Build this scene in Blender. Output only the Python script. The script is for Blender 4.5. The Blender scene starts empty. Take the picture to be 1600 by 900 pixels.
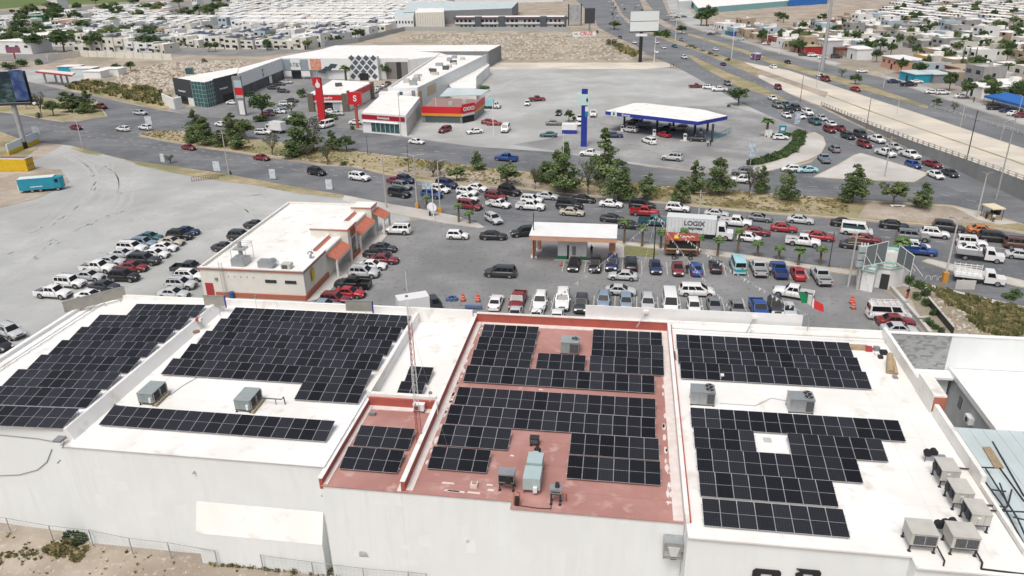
import bpy, math, random
from mathutils import Vector, Matrix
sc = bpy.context.scene
COL = sc.collection
R = math.radians
# ---------------------------------------------------------------- camera
FPX, PITCH, ROLL, YAW, CH = 1184.6, .41394, -.0194, .15354, 45.0
_F = Vector((0, math.cos(PITCH), -math.sin(PITCH))); _U = Vector((0, math.sin(PITCH), math.cos(PITCH))); _X = Vector((1, 0, 0))
_XR = _X*math.cos(ROLL) + _U*math.sin(ROLL); _UR = _U*math.cos(ROLL) - _X*math.sin(ROLL)
cam = bpy.data.objects.new('camera', bpy.data.cameras.new('camera')); COL.objects.link(cam)
cam.data.sensor_width = 36; cam.data.lens = FPX/1600*36
cam.data.clip_start = .5; cam.data.clip_end = 20000
cam.matrix_world = Matrix(((_XR.x, _UR.x, -_F.x, 0), (_XR.y, _UR.y, -_F.y, 0), (_XR.z, _UR.z, -_F.z, CH), (0, 0, 0, 1)))
sc.camera = cam
# ---------------------------------------------------------------- sky, sun, exposure (bright overcast)
SUN_EL, SUN_AZ = 62, 205          # azimuth the light comes from, clockwise from +Y
w = bpy.data.worlds.new("World"); sc.world = w; w.use_nodes = True
nt = w.node_tree; bg = nt.nodes['Background']
sky = nt.nodes.new('ShaderNodeTexSky'); sky.sky_type = 'NISHITA'; sky.sun_disc = False
sky.sun_elevation = R(SUN_EL); sky.sun_rotation = R(SUN_AZ); sky.dust_density = 6.0; sky.air_density = 1.0; sky.ozone_density = .6
hs = nt.nodes.new('ShaderNodeHueSaturation'); hs.inputs['Saturation'].default_value = .62
nt.links.new(sky.outputs[0], hs.inputs['Color']); nt.links.new(hs.outputs[0], bg.inputs[0]); bg.inputs[1].default_value = .13
sl = bpy.data.lights.new('sun', 'SUN'); sl.energy = 1.3; sl.angle = R(20); sl.color = (1, .975, .94)
so = bpy.data.objects.new('sun', sl); COL.objects.link(so)
_sd = Vector((math.sin(R(SUN_AZ))*math.cos(R(SUN_EL)), math.cos(R(SUN_AZ))*math.cos(R(SUN_EL)), math.sin(R(SUN_EL))))
so.rotation_euler = _sd.to_track_quat('Z', 'Y').to_euler()
sc.view_settings.view_transform = 'Standard'; sc.view_settings.look = 'None'; sc.view_settings.gamma = 1
sc.view_settings.exposure = 0.08
sc.cycles.max_bounces = 5; sc.cycles.diffuse_bounces = 3
# ---------------------------------------------------------------- geometry of the place
def ray(px, py): return _XR*((px-800)/FPX) - _UR*((py-450)/FPX) + _F
def P(px, py, z=0.0):
    d = ray(px, py); t = (CH-z)/-d.z
    return Vector((d.x*t, d.y*t, z))
CW = Vector((math.cos(YAW), -math.sin(YAW), 0)); CD = Vector((math.sin(YAW), math.cos(YAW), 0))
def UV(px, py, z=0.0):
    p = P(px, py, z); return p.dot(CW), p.dot(CD)
def W(u, v, z=0.0): return CW*u + CD*v + Vector((0, 0, z))
def ZV(px, py, v):                     # where a sight line meets the upright plane v
    d = ray(px, py); t = v/d.dot(CD); q = d*t; return q.dot(CW), CH+q.z
def proj(p):
    q = Vector(p) - Vector((0, 0, CH)); z = q.dot(_F)
    return (800+FPX*q.dot(_XR)/z, 450-FPX*q.dot(_UR)/z, z) if z > 1 else (-9e3, -9e3, z)
def ZAT(x, y, py):                     # height at which the upright through (x,y) shows at image row py
    lo, hi = -5, 60
    for _ in range(40):
        m = (lo+hi)/2
        if proj((x, y, m))[1] > py: lo = m
        else: hi = m
    return lo
def pscale(p): return FPX/max(1, (Vector(p)-Vector((0, 0, CH))).dot(_F))
# ---------------------------------------------------------------- materials
MATS = {}
def mat(name, c, rough=.85, c2=None, scale=1.0, detail=4, c3=None, scale3=.05, metal=0, bump=0, bscale=None, stretch=None, rot=0, coat=0, spec=None, lo=.35, hi=.65, speck=None, emit=0):
    if name in MATS: return MATS[name]
    m = bpy.data.materials.new(name); m.use_nodes = True; n = m.node_tree; b = n.nodes['Principled BSDF']
    b.inputs['Base Color'].default_value = (*c, 1); b.inputs['Roughness'].default_value = rough; b.inputs['Metallic'].default_value = metal
    if coat: b.inputs['Coat Weight'].default_value = coat; b.inputs['Coat Roughness'].default_value = .08
    if spec is not None: b.inputs['Specular IOR Level'].default_value = spec
    if c2 or bump:
        geo = n.nodes.new('ShaderNodeNewGeometry'); mp = n.nodes.new('ShaderNodeMapping'); mp.vector_type = 'TEXTURE'
        mp.inputs['Rotation'].default_value = (0, 0, rot)
        if stretch: mp.inputs['Scale'].default_value = stretch
        n.links.new(geo.outputs['Position'], mp.inputs[0])
        def noise(s, d, st=True):
            t = n.nodes.new('ShaderNodeTexNoise'); t.inputs['Scale'].default_value = s; t.inputs['Detail'].default_value = d; t.inputs['Roughness'].default_value = .6
            n.links.new(mp.outputs[0] if st else geo.outputs['Position'], t.inputs['Vector']); return t
        def ramp(t, a, z):
            r = n.nodes.new('ShaderNodeMapRange'); r.inputs[1].default_value = a; r.inputs[2].default_value = z; n.links.new(t.outputs['Fac'], r.inputs[0]); return r
        def mix(f, a, bb):
            x = n.nodes.new('ShaderNodeMix'); x.data_type = 'RGBA'; n.links.new(f, x.inputs[0])
            for s, i in ((a, 6), (bb, 7)):
                if isinstance(s, tuple): x.inputs[i].default_value = (*s, 1)
                else: n.links.new(s, x.inputs[i])
            return x.outputs[2]
        col = c
        if c2: col = mix(ramp(noise(scale, detail), lo, hi).outputs[0], c, c2)
        if c3: col = mix(ramp(noise(scale3, 3, False), .42, .62).outputs[0], col, c3)
        if speck: col = mix(ramp(noise(speck[1], 2, False), .58, .75).outputs[0], col, speck[0])
        if not isinstance(col, tuple): n.links.new(col, b.inputs['Base Color'])
        if bump:
            bt = noise(bscale or scale*4, 3); bn = n.nodes.new('ShaderNodeBump'); bn.inputs['Strength'].default_value = bump; bn.inputs['Distance'].default_value = .05
            n.links.new(bt.outputs['Fac'], bn.inputs['Height']); n.links.new(bn.outputs[0], b.inputs['Normal'])
    if emit: b.inputs['Emission Color'].default_value = (*c, 1); b.inputs['Emission Strength'].default_value = emit
    MATS[name] = m; return m
# ---------------------------------------------------------------- mesh builder
class MB:
    def __init__(s): s.v = []; s.f = []; s.m = []; s.sm = []
    def add(s, vs, fs, mi=0, sm=False):
        k = len(s.v); s.v += [tuple(x) for x in vs]
        for f in fs: s.f.append(tuple(k+i for i in f)); s.m.append(mi); s.sm.append(sm)
        return s
    def box(s, x0, x1, y0, y1, z0, z1, mi=0, top=None):
        v = [(x0,y0,z0),(x1,y0,z0),(x1,y1,z0),(x0,y1,z0),(x0,y0,z1),(x1,y0,z1),(x1,y1,z1),(x0,y1,z1)]
        s.add(v, [(3,2,1,0),(0,1,5,4),(1,2,6,5),(2,3,7,6),(3,0,4,7)], mi); s.add(v, [(4,5,6,7)], mi if top is None else top); return s
    def rbox(s, c, sx, sy, sz, rz=0, mi=0):       # box standing on c, turned by rz
        ca, sa = math.cos(rz), math.sin(rz); v = []
        for z in (0, sz):
            for a, b in ((-1,-1),(1,-1),(1,1),(-1,1)):
                x, y = a*sx/2, b*sy/2; v.append((c[0]+x*ca-y*sa, c[1]+x*sa+y*ca, c[2]+z))
        return s.add(v, [(3,2,1,0),(0,1,5,4),(1,2,6,5),(2,3,7,6),(3,0,4,7),(4,5,6,7)], mi)
    def prism(s, pts, z0, z1, mi=0, top=None):    # pts counter-clockwise or not; z0/z1 numbers or lists
        n = len(pts); a = sum(pts[i][0]*pts[(i+1)%n][1]-pts[(i+1)%n][0]*pts[i][1] for i in range(n))
        if a < 0: pts = pts[::-1]
        v = [(p[0], p[1], z0) for p in pts] + [(p[0], p[1], z1) for p in pts]
        s.add(v, [(i, (i+1)%n, n+(i+1)%n, n+i) for i in range(n)] + [tuple(range(n-1, -1, -1))], mi)
        return s.add(v, [tuple(range(n, 2*n))], mi if top is None else top)
    def quad(s, a, b, c, d, mi=0): return s.add([a, b, c, d], [(0,1,2,3)], mi)
    def tube(s, p, q, r0, r1=None, n=6, mi=0, sm=True, caps=True):
        p, q = Vector(p), Vector(q); r1 = r0 if r1 is None else r1; d = (q-p).normalized()
        a = d.orthogonal().normalized(); b = d.cross(a); v = []
        for c, r in ((p, r0), (q, r1)):
            for i in range(n):
                t = 2*math.pi*i/n; v.append(c + a*(r*math.cos(t)) + b*(r*math.sin(t)))
        s.add(v, [(i, (i+1)%n, n+(i+1)%n, n+i) for i in range(n)], mi, sm)
        if caps: s.add(v, [tuple(range(n-1,-1,-1)), tuple(range(n, 2*n))], mi)
        return s
    def path(s, pts, r, n=5, mi=0):
        for a, b in zip(pts, pts[1:]): s.tube(a, b, r, r, n, mi)
        return s
    def disc(s, c, ax, r, n=12, mi=0):
        c = Vector(c); d = Vector(ax).normalized(); a = d.orthogonal().normalized(); b = d.cross(a)
        return s.add([c+a*(r*math.cos(2*math.pi*i/n))+b*(r*math.sin(2*math.pi*i/n)) for i in range(n)], [tuple(range(n))], mi)
    def cyl(s, c, r, h, n=14, mi=0, top=None):
        s.tube(c, (c[0], c[1], c[2]+h), r, r, n, mi); return s
    def mesh(s, name):
        me = bpy.data.meshes.new(name); me.from_pydata(s.v, [], s.f); me.polygons.foreach_set('material_index', s.m); me.polygons.foreach_set('use_smooth', s.sm); me.update(); return me
    def build(s, name, mats, parent=None, loc=None, rz=0, me=None):
        me = me or s.mesh(name)
        for m in (mats if isinstance(mats, (list, tuple)) else [mats]): me.materials.append(m)
        return link(name, me, parent, loc, rz)
def link(name, data, parent=None, loc=None, rz=0):
    o = bpy.data.objects.new(name, data); COL.objects.link(o)
    if parent: o.parent = parent
    if loc is not None: o.location = loc
    if rz: o.rotation_euler = (0, 0, rz)
    return o
def tag(o, label=None, cat=None, group=None, kind=None):
    if label: o['label'] = label
    if cat: o['category'] = cat
    if group: o['group'] = group
    if kind: o['kind'] = kind
    return o
def thing(name, label, cat, loc=(0,0,0), rz=0, group=None):
    o = bpy.data.objects.new(name, None); COL.objects.link(o); o.location = loc; o.rotation_euler = (0, 0, rz); o.empty_display_size = .5
    return tag(o, label, cat, group)
def copy_tree(o, parent=None):
    c = o.copy(); COL.objects.link(c)
    if parent: c.parent = parent
    for ch in o.children: copy_tree(ch, c)
    return c
def textmesh(txt, size, depth=.03, bold=0.0):
    cu = bpy.data.curves.new('t', 'FONT'); cu.body = txt; cu.size = size; cu.extrude = depth; cu.align_x = 'CENTER'; cu.align_y = 'CENTER'; cu.offset = bold
    o = bpy.data.objects.new('t', cu); me = bpy.data.meshes.new_from_object(o); bpy.data.objects.remove(o); return me
def text(txt, size, m, parent, pos, rx=90, rz=0, name='lettering', depth=.03, bold=0.0, sx=1):
    me = textmesh(txt, size, depth, bold); me.materials.clear(); me.materials.append(m)
    for p in me.polygons: p.material_index = 0
    o = link(name, me, parent, pos); o.rotation_euler = (R(rx), 0, rz); o.scale = (sx, 1, 1); return o
def XY(pts): return [tuple(P(x, y)[:2]) for x, y in pts]
ORD = ['', 'second ', 'third ', 'fourth ', 'fifth ', 'sixth ', 'seventh ', 'eighth ', 'ninth ', 'tenth ', '11th ', '12th ', '13th ', '14th ', '15th ', '16th ', '17th ', '18th ', '19th ', '20th ']
def autolabel(items, where, side='from the left'):
    # items: list of (object, look, sortkey): look-alikes in one place are told apart by their order
    by = {}
    for o, look, k in items: by.setdefault(look, []).append((k, o))
    for look, l in by.items():
        l.sort(key=lambda t: t[0])
        for i, (k, o) in enumerate(l):
            if len(l) == 1: o['label'] = 'only %s %s' % (look, where)
            else: o['label'] = '%s%s from left, %s' % (('leftmost ' if i == 0 else ORD[i] if i < 20 else '%dth ' % (i+1)), look, where) if i else 'leftmost %s %s' % (look, where)
rnd = random.Random(7)
# shared materials
M = dict(
 asphalt=mat('worn_asphalt', (.145,.152,.16), .9, (.20,.207,.214), .5, 5, (.118,.125,.133), .09, stretch=(9,1,1), rot=-.16, speck=((.21,.21,.21), .9)),
 asphalt_lot=mat('old_lot_asphalt', (.215,.218,.217), .92, (.275,.276,.272), .18, 8, (.18,.184,.185), .06, speck=((.12,.12,.12), 1.3)),
 asphalt_hwy=mat('highway_asphalt', (.16,.168,.178), .9, (.21,.218,.227), .5, 5, (.138,.146,.155), .05, stretch=(9,1,1), rot=-.75),
 gravel=mat('pale_caliche_gravel', (.385,.395,.385), .95, (.47,.48,.47), .12, 9, (.33,.335,.32), .035, bump=.4, bscale=2, speck=((.35,.34,.32), .7)),
 dirt=mat('sandy_dirt', (.35,.295,.235), .97, (.45,.39,.32), .35, 8, (.275,.225,.175), .07, bump=.5, bscale=2.5, speck=((.5,.46,.41), 1.6)),
 rocky=mat('rubble_dirt', (.35,.295,.225), .97, (.46,.40,.33), .45, 9, (.27,.245,.18), .05, bump=.8, bscale=1.2, speck=((.18,.16,.12), .8)),
 drygrass=mat('dry_grass_soil', (.33,.27,.16), .97, (.42,.35,.235), .5, 8, (.22,.21,.10), .08, bump=.5, bscale=3, speck=((.17,.17,.08), .7)),
 concrete=mat('pale_concrete', (.50,.485,.45), .88, (.58,.565,.53), .4, 6, (.43,.41,.375), .07),
 concrete_road=mat('cream_concrete_road', (.60,.54,.44), .9, (.68,.62,.52), .3, 6, (.50,.47,.41), .05, stretch=(7,1,1), rot=-.75),
 kerb=mat('worn_kerb_paint', (.52,.44,.27), .9, (.50,.47,.42), .8, 5),
 kerbc=mat('bare_kerb', (.50,.47,.42), .9, (.40,.37,.32), .8, 5),
 roofwhite=mat('white_roof_coating', (.80,.785,.75), .8, (.72,.70,.65), .3, 8, (.82,.815,.80), .12, bump=.15, bscale=2, speck=((.60,.57,.51), .5), lo=.42, hi=.75),
 wallwhite=mat('weathered_white_wall', (.80,.835,.835), .9, (.70,.735,.73), 1.6, 8, (.76,.795,.79), .22, stretch=(1,1,9), lo=.48, hi=.85, bump=.15, bscale=3),
 white=mat('white_paint', (.80,.80,.79), .6, (.74,.74,.73), .7, 4),
 redroof=mat('faded_red_roof_coating', (.40,.20,.17), .9, (.47,.265,.235), .5, 8, (.35,.175,.15), .14, bump=.15, bscale=3, speck=((.50,.32,.28), .8)),
 redpaint=mat('red_parapet_paint', (.42,.10,.07), .8, (.35,.085,.065), .9, 5),
 sealant=mat('pinkish_sealant', (.66,.57,.53), .9, (.72,.68,.65), 1.5, 5),
 metal=mat('galvanised_metal', (.42,.44,.45), .45, (.36,.38,.39), 2, 3, metal=.5),
 beige_metal=mat('beige_unit_metal', (.52,.51,.46), .6, (.45,.44,.40), 1.2, 4),
 dark=mat('dark_metal', (.035,.035,.038), .6), black=mat('black_rubber', (.018,.018,.02), .7),
 grille=mat('dark_coil_grille', (.11,.115,.12), .7, (.06,.065,.07), 14, 2),
 glass=mat('dark_window_glass', (.025,.03,.035), .12, spec=.6), greenglass=mat('green_glazing', (.06,.14,.14), .15, (.03,.08,.09), 1.2, 3, spec=.6),
 grey=mat('grey_paint', (.25,.26,.27), .7, (.21,.22,.23), 1, 4), darkgrey=mat('charcoal_cladding', (.05,.055,.065), .5),
 cream=mat('cream_wall', (.72,.70,.64), .9, (.66,.64,.58), .8, 5), terracotta=mat('terracotta', (.38,.13,.085), .85, (.38,.13,.08), 1.5, 5),
 block=mat('grey_concrete_block', (.33,.34,.34), .95, (.41,.42,.41), 1.6, 6),
 bark=mat('bark', (.12,.09,.065), .95, (.17,.13,.095), 4, 4), palmbark=mat('palm_bark', (.20,.14,.10), .95, (.13,.09,.065), 3, 4),
 pine1=mat('pine_needles_dark', (.08,.12,.045), .9), pine2=mat('pine_needles_mid', (.125,.175,.065), .9), pine3=mat('pine_needles_light', (.19,.24,.10), .9),
 leaf1=mat('leaves_dark', (.045,.08,.03), .8), leaf2=mat('leaves_mid', (.07,.12,.04), .8), leaf3=mat('leaves_light', (.12,.18,.06), .8),
 palm1=mat('palm_fronds', (.08,.14,.045), .7), palm2=mat('palm_fronds_light', (.15,.22,.07), .7),
 yellow=mat('yellow_paint', (.75,.52,.02), .6, (.66,.44,.02), 1, 4), bluep=mat('blue_paint', (.02,.04,.30), .5), cyanp=mat('turquoise_paint', (.02,.30,.42), .5, (.02,.25,.36), 1, 3),
 redsign=mat('red_sign', (.55,.02,.03), .45), orangesign=mat('orange_sign', (.75,.30,.03), .5), lines=mat('road_marking', (.62,.61,.57), .85, (.4,.4,.38), 1.5, 5), yline=mat('yellow_marking', (.60,.42,.12), .85, (.5,.42,.25), 1, 4),
 dust=mat('tyre_track_dust', (.44,.448,.438), .97, (.39,.398,.388), .8, 7), greymetal=mat('grey_zinc_pole', (.40,.41,.41), .6, (.34,.35,.35), 2, 3),
 wood=mat('weathered_wood', (.42,.32,.20), .9, (.33,.25,.16), 3, 4), bluemetal=mat('pale_blue_sheet_roof', (.52,.60,.61), .6, (.58,.65,.66), .4, 5, (.47,.54,.54), .2),
 pinkwall=mat('salmon_render', (.62,.34,.23), .9, (.55,.29,.20), 1, 5), brown=mat('brown_render', (.26,.15,.10), .9, (.22,.12,.085), 1, 5),
)
# ================================================================ THE GROUND AND ROADS
def sheet(name, pts, m, z, world=False):
    p = pts if world else XY(pts)
    mb = MB(); mb.add([(x, y, z) for x, y in p], [tuple(range(len(p)))])
    o = mb.build(name, m); 
    if o.data.polygons[0].normal.z < 0: o.data.flip_normals()
    o['kind'] = 'structure'; return o
g = MB().add([(-6000,-300,-.03),(6000,-300,-.03),(6000,9000,-.03),(-6000,9000,-.03)], [(0,1,2,3)]).build('ground', M['dirt']); g['kind'] = 'structure'
# pale gravel lot on the left and the bare lots beyond
sheet('gravel_lot', [(-260,520),(-180,330),(-60,300),(0,275),(75,240),(100,226),(160,241),(200,252),(275,262),(350,273),(400,281),(475,296),(560,312),(640,330),(640,470),(640,520),(-100,580)], M['gravel'], 0.0)
sheet('gravel_ground', [(540,198),(640,215),(740,229),(1040,262),(1180,272),(1300,240),(1275,190),(1240,168),(1200,152),(1160,132),(1110,118),(1042,106),(760,108),(735,150),(640,160),(560,170)], M['gravel'], 0.0)
sheet('parking_lot', [(640,345),(700,340),(752,352),(772,347),(835,352),(975,378),(1200,402),(1340,425),(1420,480),(1465,560),(1300,580),(420,560),(430,505),(600,372),(615,350)], M['asphalt_lot'], .012)
# near carriageway and the left junction
ROAD = [(-200,182),(0,205),(30,217),(70,223),(110,227),(155,239),(200,250),(275,260),(350,271),(400,280),(475,294),(537,304),(600,316),(637,323),(712,337),(752,352),(830,358),(900,365),(975,376),(1100,388),(1200,402),(1275,414),(1340,420),(1425,438),(1500,462),(1600,482),(1760,520),
        (1760,395),(1600,366),(1550,358),(1450,354),(1275,340),(1200,335),(1037,319),(900,306),(800,295),(700,291),(650,283),(600,273),(550,261),(500,259),(400,243),(330,234),(250,220),(215,213),(240,205),(400,219),(550,237),(700,256),(745,262),(785,266),(970,286),(1037,292),(1200,303),(1325,313),(1450,320),(1487,322),(1537,333),(1600,352),(1760,380),
        (1760,330),(1600,296),(1530,285),(1450,272),(1425,268),(1330,283),(1230,262),(1170,275),(1100,270),(1020,262),(870,238),(740,229),(640,216),(555,202),(430,192),(300,180),(250,172),(200,162),(150,151),(100,141),(45,128),(-60,118),(-60,140),(37,150),(100,160),(167,181),(120,190),(97,191),(37,180),(-40,168),(-200,150)]
sheet('road', ROAD, M['asphalt'], .022)
# medians
def median(name, pts, m=None, h=.13, kerb=True):
    p = XY(pts); mb = MB().prism(p, -.02, h, 1, 0); o = mb.build(name, [m or M['drygrass'], M['kerbc']]); o['kind'] = 'structure'
    if kerb:
        kb = MB(); n = len(p); cx = sum(a for a, b in p)/n; cy = sum(b for a, b in p)/n
        for i in range(n):
            a, b = Vector((*p[i], 0)), Vector((*p[(i+1)%n], 0)); d = b-a; L = d.length
            if L < .3: continue
            kb.rbox(((a.x+b.x)/2, (a.y+b.y)/2, -.01), L+.1, .28, h+.035, math.atan2(d.y, d.x))
        k = kb.build('kerb', M['kerb']); k['kind'] = 'structure'
    return o
MED = [(217,211),(240,205),(290,206),(400,219),(550,237),(650,249),(745,262),(785,266),(970,286),(1037,292),(1200,303),(1325,313),(1450,320),(1487,322),(1537,333),(1600,352),(1760,382),(1760,393),(1600,364),(1550,356),(1450,352),(1275,338),(1200,333),(1037,317),(900,304),(800,293),(700,289),(650,281),(600,271),(550,259),(400,241),(330,232),(250,219)]
median('median_strip', MED)
median('median_strip', [(-200,152),(-20,152),(40,150),(100,158),(150,158),(167,182),(135,186),(100,191),(60,185),(37,180),(-40,170),(-200,152.5)])
median('median_strip', [(1442,409),(1452,406),(1600,440),(1760,478),(1760,486),(1600,450),(1500,428)], M['concrete'])
# bare soil and pavement patches on the median
def patch(name, pts, m, z): return sheet(name, pts, m, z)
patch('bare_soil', [(640,262),(740,266),(850,285),(860,296),(700,285),(600,266)], M['dirt'], .145)
patch('bare_soil', [(1355,317),(1480,324),(1535,336),(1560,350),(1450,349),(1340,341)], M['dirt'], .145)
patch('bare_soil', [(800,292),(1040,311),(1280,329),(1280,333),(1040,315),(900,303)], M['dirt'], .146)
patch('pavement', [(1487,323),(1537,335),(1590,350),(1560,352),(1530,345)], M['concrete'], .148)
# verge along the near side of the road
patch('verge', [(203,251),(275,261),(350,272),(400,281),(475,295),(537,305),(530,309),(470,303),(400,290),(340,282),(280,272),(215,258)], M['drygrass'], .035)
patch('verge', [(110,232),(120,230),(160,240),(155,243),(135,240)], M['drygrass'], .035)
patch('verge', [(-120,190),(0,206),(25,215),(60,230),(40,245),(-120,250)], M['drygrass'], .035)
patch('verge', [(-120,250),(0,235),(45,262),(95,265),(110,285),(60,310),(0,325),(-200,360)], M['dirt'], .03)
median('pavement', [(538,306),(600,318),(650,326),(712,338),(748,350),(757,356),(748,357),(700,350),(660,343),(600,331),(560,322),(535,314)], M['concrete'], .13, False)
median('pavement', [(962,378),(1100,391),(1200,405),(1290,419),(1340,426),(1345,432),(1290,424),(1200,411),(1100,397),(1040,391),(975,383)], M['concrete'], .13)
patch('lawn', [(975,385),(1020,389),(1030,398),(1020,402),(976,398)], mat('green_lawn', (.16,.17,.06), .95, (.22,.22,.10), 1.5, 6), .03)
median('pavement', [(1345,430),(1415,438),(1450,445),(1520,462),(1600,480),(1700,505),(1700,512),(1600,488),(1510,470),(1440,453),(1360,440)], M['concrete'], .13, False)
# light dusty entrances on asphalt
patch('concrete_apron', [(975,380),(958,376),(905,370),(905,404),(975,402)], M['concrete'], .03)
# right hand waste lot
sheet('waste_lot', [(1415,445),(1450,447),(1530,470),(1600,490),(1720,520),(1720,640),(1450,600),(1455,540)], M['rocky'], .02)
# filling station forecourt, islands and corner pavement
sheet('forecourt', [(880,190),(940,182),(1010,166),(1140,166),(1240,190),(1270,205),(1255,236),(1190,250),(1170,268),(1100,268),(1020,258),(870,236),(800,226),(860,216),(905,206)], mat('forecourt_concrete', (.29,.292,.288), .9, (.37,.37,.36), .15, 8, (.22,.222,.22), .07, speck=((.2,.2,.19), .8)), .014)
median('pavement', [(1186,262),(1215,252),(1240,242),(1256,228),(1258,212),(1272,207),(1285,214),(1290,226),(1282,240),(1264,250),(1225,262),(1190,270)], M['concrete'])
median('pavement', [(1272,277),(1310,258),(1335,243),(1345,240),(1420,262),(1450,272),(1428,285),(1380,283),(1330,281)], M['concrete'])
# highway corridor: near service road, carriageways, strips between
HW = 'asphalt_hwy'
sheet('highway', [(880,-60),(900,0),(929,29),(934,42),(961,57),(994,71.5),(1010,84),(1042,98),(1067,110),(1114,136),(1160,162),(1195,178),(1230,192),(1262,203),(1285,215),(1288,228),(1280,242),(1268,254),(1230,264),(1330,284),(1425,270),(1500,300),(1580,302),(1505,270),(1430,237),(1363,207),(1320,187),(1282,168),(1235,148),(1186,122),(1137,99),(1097,83),(1061,70),(1020,55),(985,40),(965,20),(955,0),(950,-60)], M[HW], .03)
sheet('highway', [(952,-60),(960,0),(975,25),(1000,42),(1045,59),(1087,74),(1137,90),(1162,96),(1232,113),(1272,130),(1300,138),(1420,176),(1510,206),(1600,240),(1700,275),(1700,240),(1600,209),(1454,167),(1400,151),(1312,124),(1275,119),(1200,97),(1162,82),(1125,70),(1075,54),(1040,43),(1010,25),(1000,0),(985,-60)], M[HW], .03)
sheet('service_road', [(1000,-60),(1008,0),(1030,28),(1075,54),(1125,66),(1162,78),(1200,90),(1312,121),(1375,139),(1450,166),(1600,209),(1700,240),(1700,226),(1600,197),(1500,163),(1450,147),(1375,121),(1300,103),(1200,80),(1175,70),(1112,54),(1075,42),(1045,24),(1035,0),(1030,-60)], M[HW], .034)
median('median_strip', [(1072,86.5),(1078,86),(1137,114),(1181,131),(1219,151),(1235,161),(1216,156),(1202,151),(1154,136),(1105,110)], None, .12, False)
median('median_strip', [(1000,45),(1050,60),(1087,75),(1137,91),(1162,97),(1178,106),(1186,121),(1160,109),(1137,98),(1097,82),(1061,69),(1020,54)], None, .12, False)
median('median_strip', [(1075,52),(1125,66),(1162,78),(1200,91),(1312,121),(1375,140),(1450,166),(1450,170),(1350,141),(1275,119),(1200,98),(1162,83),(1125,71),(1075,55)], None, .12, False)
# verge between the far service road and the houses
sheet('verge', [(1035,-20),(1048,22),(1078,41),(1112,52),(1175,68),(1200,78),(1300,101),(1375,119),(1450,145),(1500,161),(1600,195),(1760,250),(1760,190),(1600,150),(1450,118),(1340,100),(1200,66),(1100,40),(1062,0)], M['gravel'], .01)
sheet('bare_ground', [(1300,103),(1375,119),(1400,112),(1330,95)], M['rocky'], .02)
# raised approach ramp of the bridge: near wall, concrete carriageways, kerbs and balustrades
RST = [((1283,165),(1300,133),0.0),((1350,193),(1375,158),.9),((1425,222),(1450,182),1.7),((1497,247),(1515,204),2.6),((1562,270),(1600,232),3.2),((1640,300),(1700,268),3.6),((1800,350),(1860,322),3.9)]
near = [P(a[0], a[1], z) for a, b, z in RST]; far = [P(b[0], b[1], z) for a, b, z in RST]
def lerp(a, b, t): return a+(b-a)*t
mb = MB()
for i in range(len(RST)-1):
    for t0, t1, mi in ((0,.46,0),(.46,.5,2),(.5,.98,0),(.98,1,1)):
        mb.add([lerp(near[i],far[i],t0)+Vector((0,0,.05)), lerp(near[i+1],far[i+1],t0)+Vector((0,0,.05)), lerp(near[i+1],far[i+1],t1)+Vector((0,0,.05)), lerp(near[i],far[i],t1)+Vector((0,0,.05))], [(0,1,2,3)], mi)
deck = mb.build('concrete_carriageway', [M['concrete_road'], M['kerb'], M['drygrass']]); deck['kind'] = 'structure'
# concrete strips before the ramp
sheet('concrete_carriageway', [(1181,118),(1188,117),(1240,134),(1300,157),(1292,163),(1283,166),(1235,147),(1186,122)], M['concrete_road'], .05)
sheet('concrete_carriageway', [(1160,96.5),(1232,110),(1300,133),(1300,146),(1272,138),(1178,105)], M['concrete_road'], .05)
sheet('median_strip', [(1178,105),(1272,138),(1300,146),(1300,157),(1240,134),(1188,117)], M['dirt'], .04)
rw = thing('retaining_wall', 'grey concrete retaining wall holding up the bridge approach ramp beside the queue', 'wall', near[0])
mb = MB(); far2 = []
for i in range(len(RST)-1):
    a, b = near[i], near[i+1]; o = near[0]
    A, B = a-o, b-o; mb.quad((A.x,A.y,-.1), (B.x,B.y,-.1), B+Vector((0,0,.25)), A+Vector((0,0,.25)))
    d = (far[i]-near[i]).normalized()*.3
    mb.quad(A+Vector((0,0,.25)), B+Vector((0,0,.25)), B+d+Vector((0,0,.25)), A+d+Vector((0,0,.25)))
    mb.quad(B+d+Vector((0,0,.25)), A+d+Vector((0,0,.25)), A+d, B+d)
mb.build('wall', mat('retaining_wall_concrete', (.27,.275,.265), .95, (.33,.335,.325), .3, 6, (.23,.235,.225), .06), rw)
def balustrade(pts, label):
    t = thing('balustrade', label, 'railing', pts[0]); o = pts[0]; mb = MB(); bars = MB(); post = MB().box(-.13,.13,-.13,.13,0,.95).mesh('post'); post.materials.append(M['concrete']); k = 0
    for a, b in zip(pts, pts[1:]):
        L = (b-a).length; n = max(1, int(L/2.2))
        for i in range(n):
            p = lerp(a, b, i/n)-o
            if k < 280: link('post', post, t, p, math.atan2((b-a).y, (b-a).x))
            k += 1
        for h in (.42,.86): bars.tube(a-o+Vector((0,0,h)), b-o+Vector((0,0,h)), .07, .07, 4)
    bars.build('rail', M['concrete'], t)
balustrade([p+Vector((0,0,.28)) for p in near], 'concrete balustrade on the edge of the bridge approach nearest the queue')
balustrade([P(1454,167,.05),P(1500,181,.05),P(1550,196,.05),P(1600,211,.05),P(1700,243,.05)], 'far concrete balustrade beside the blue awning yard and service road')
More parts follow.
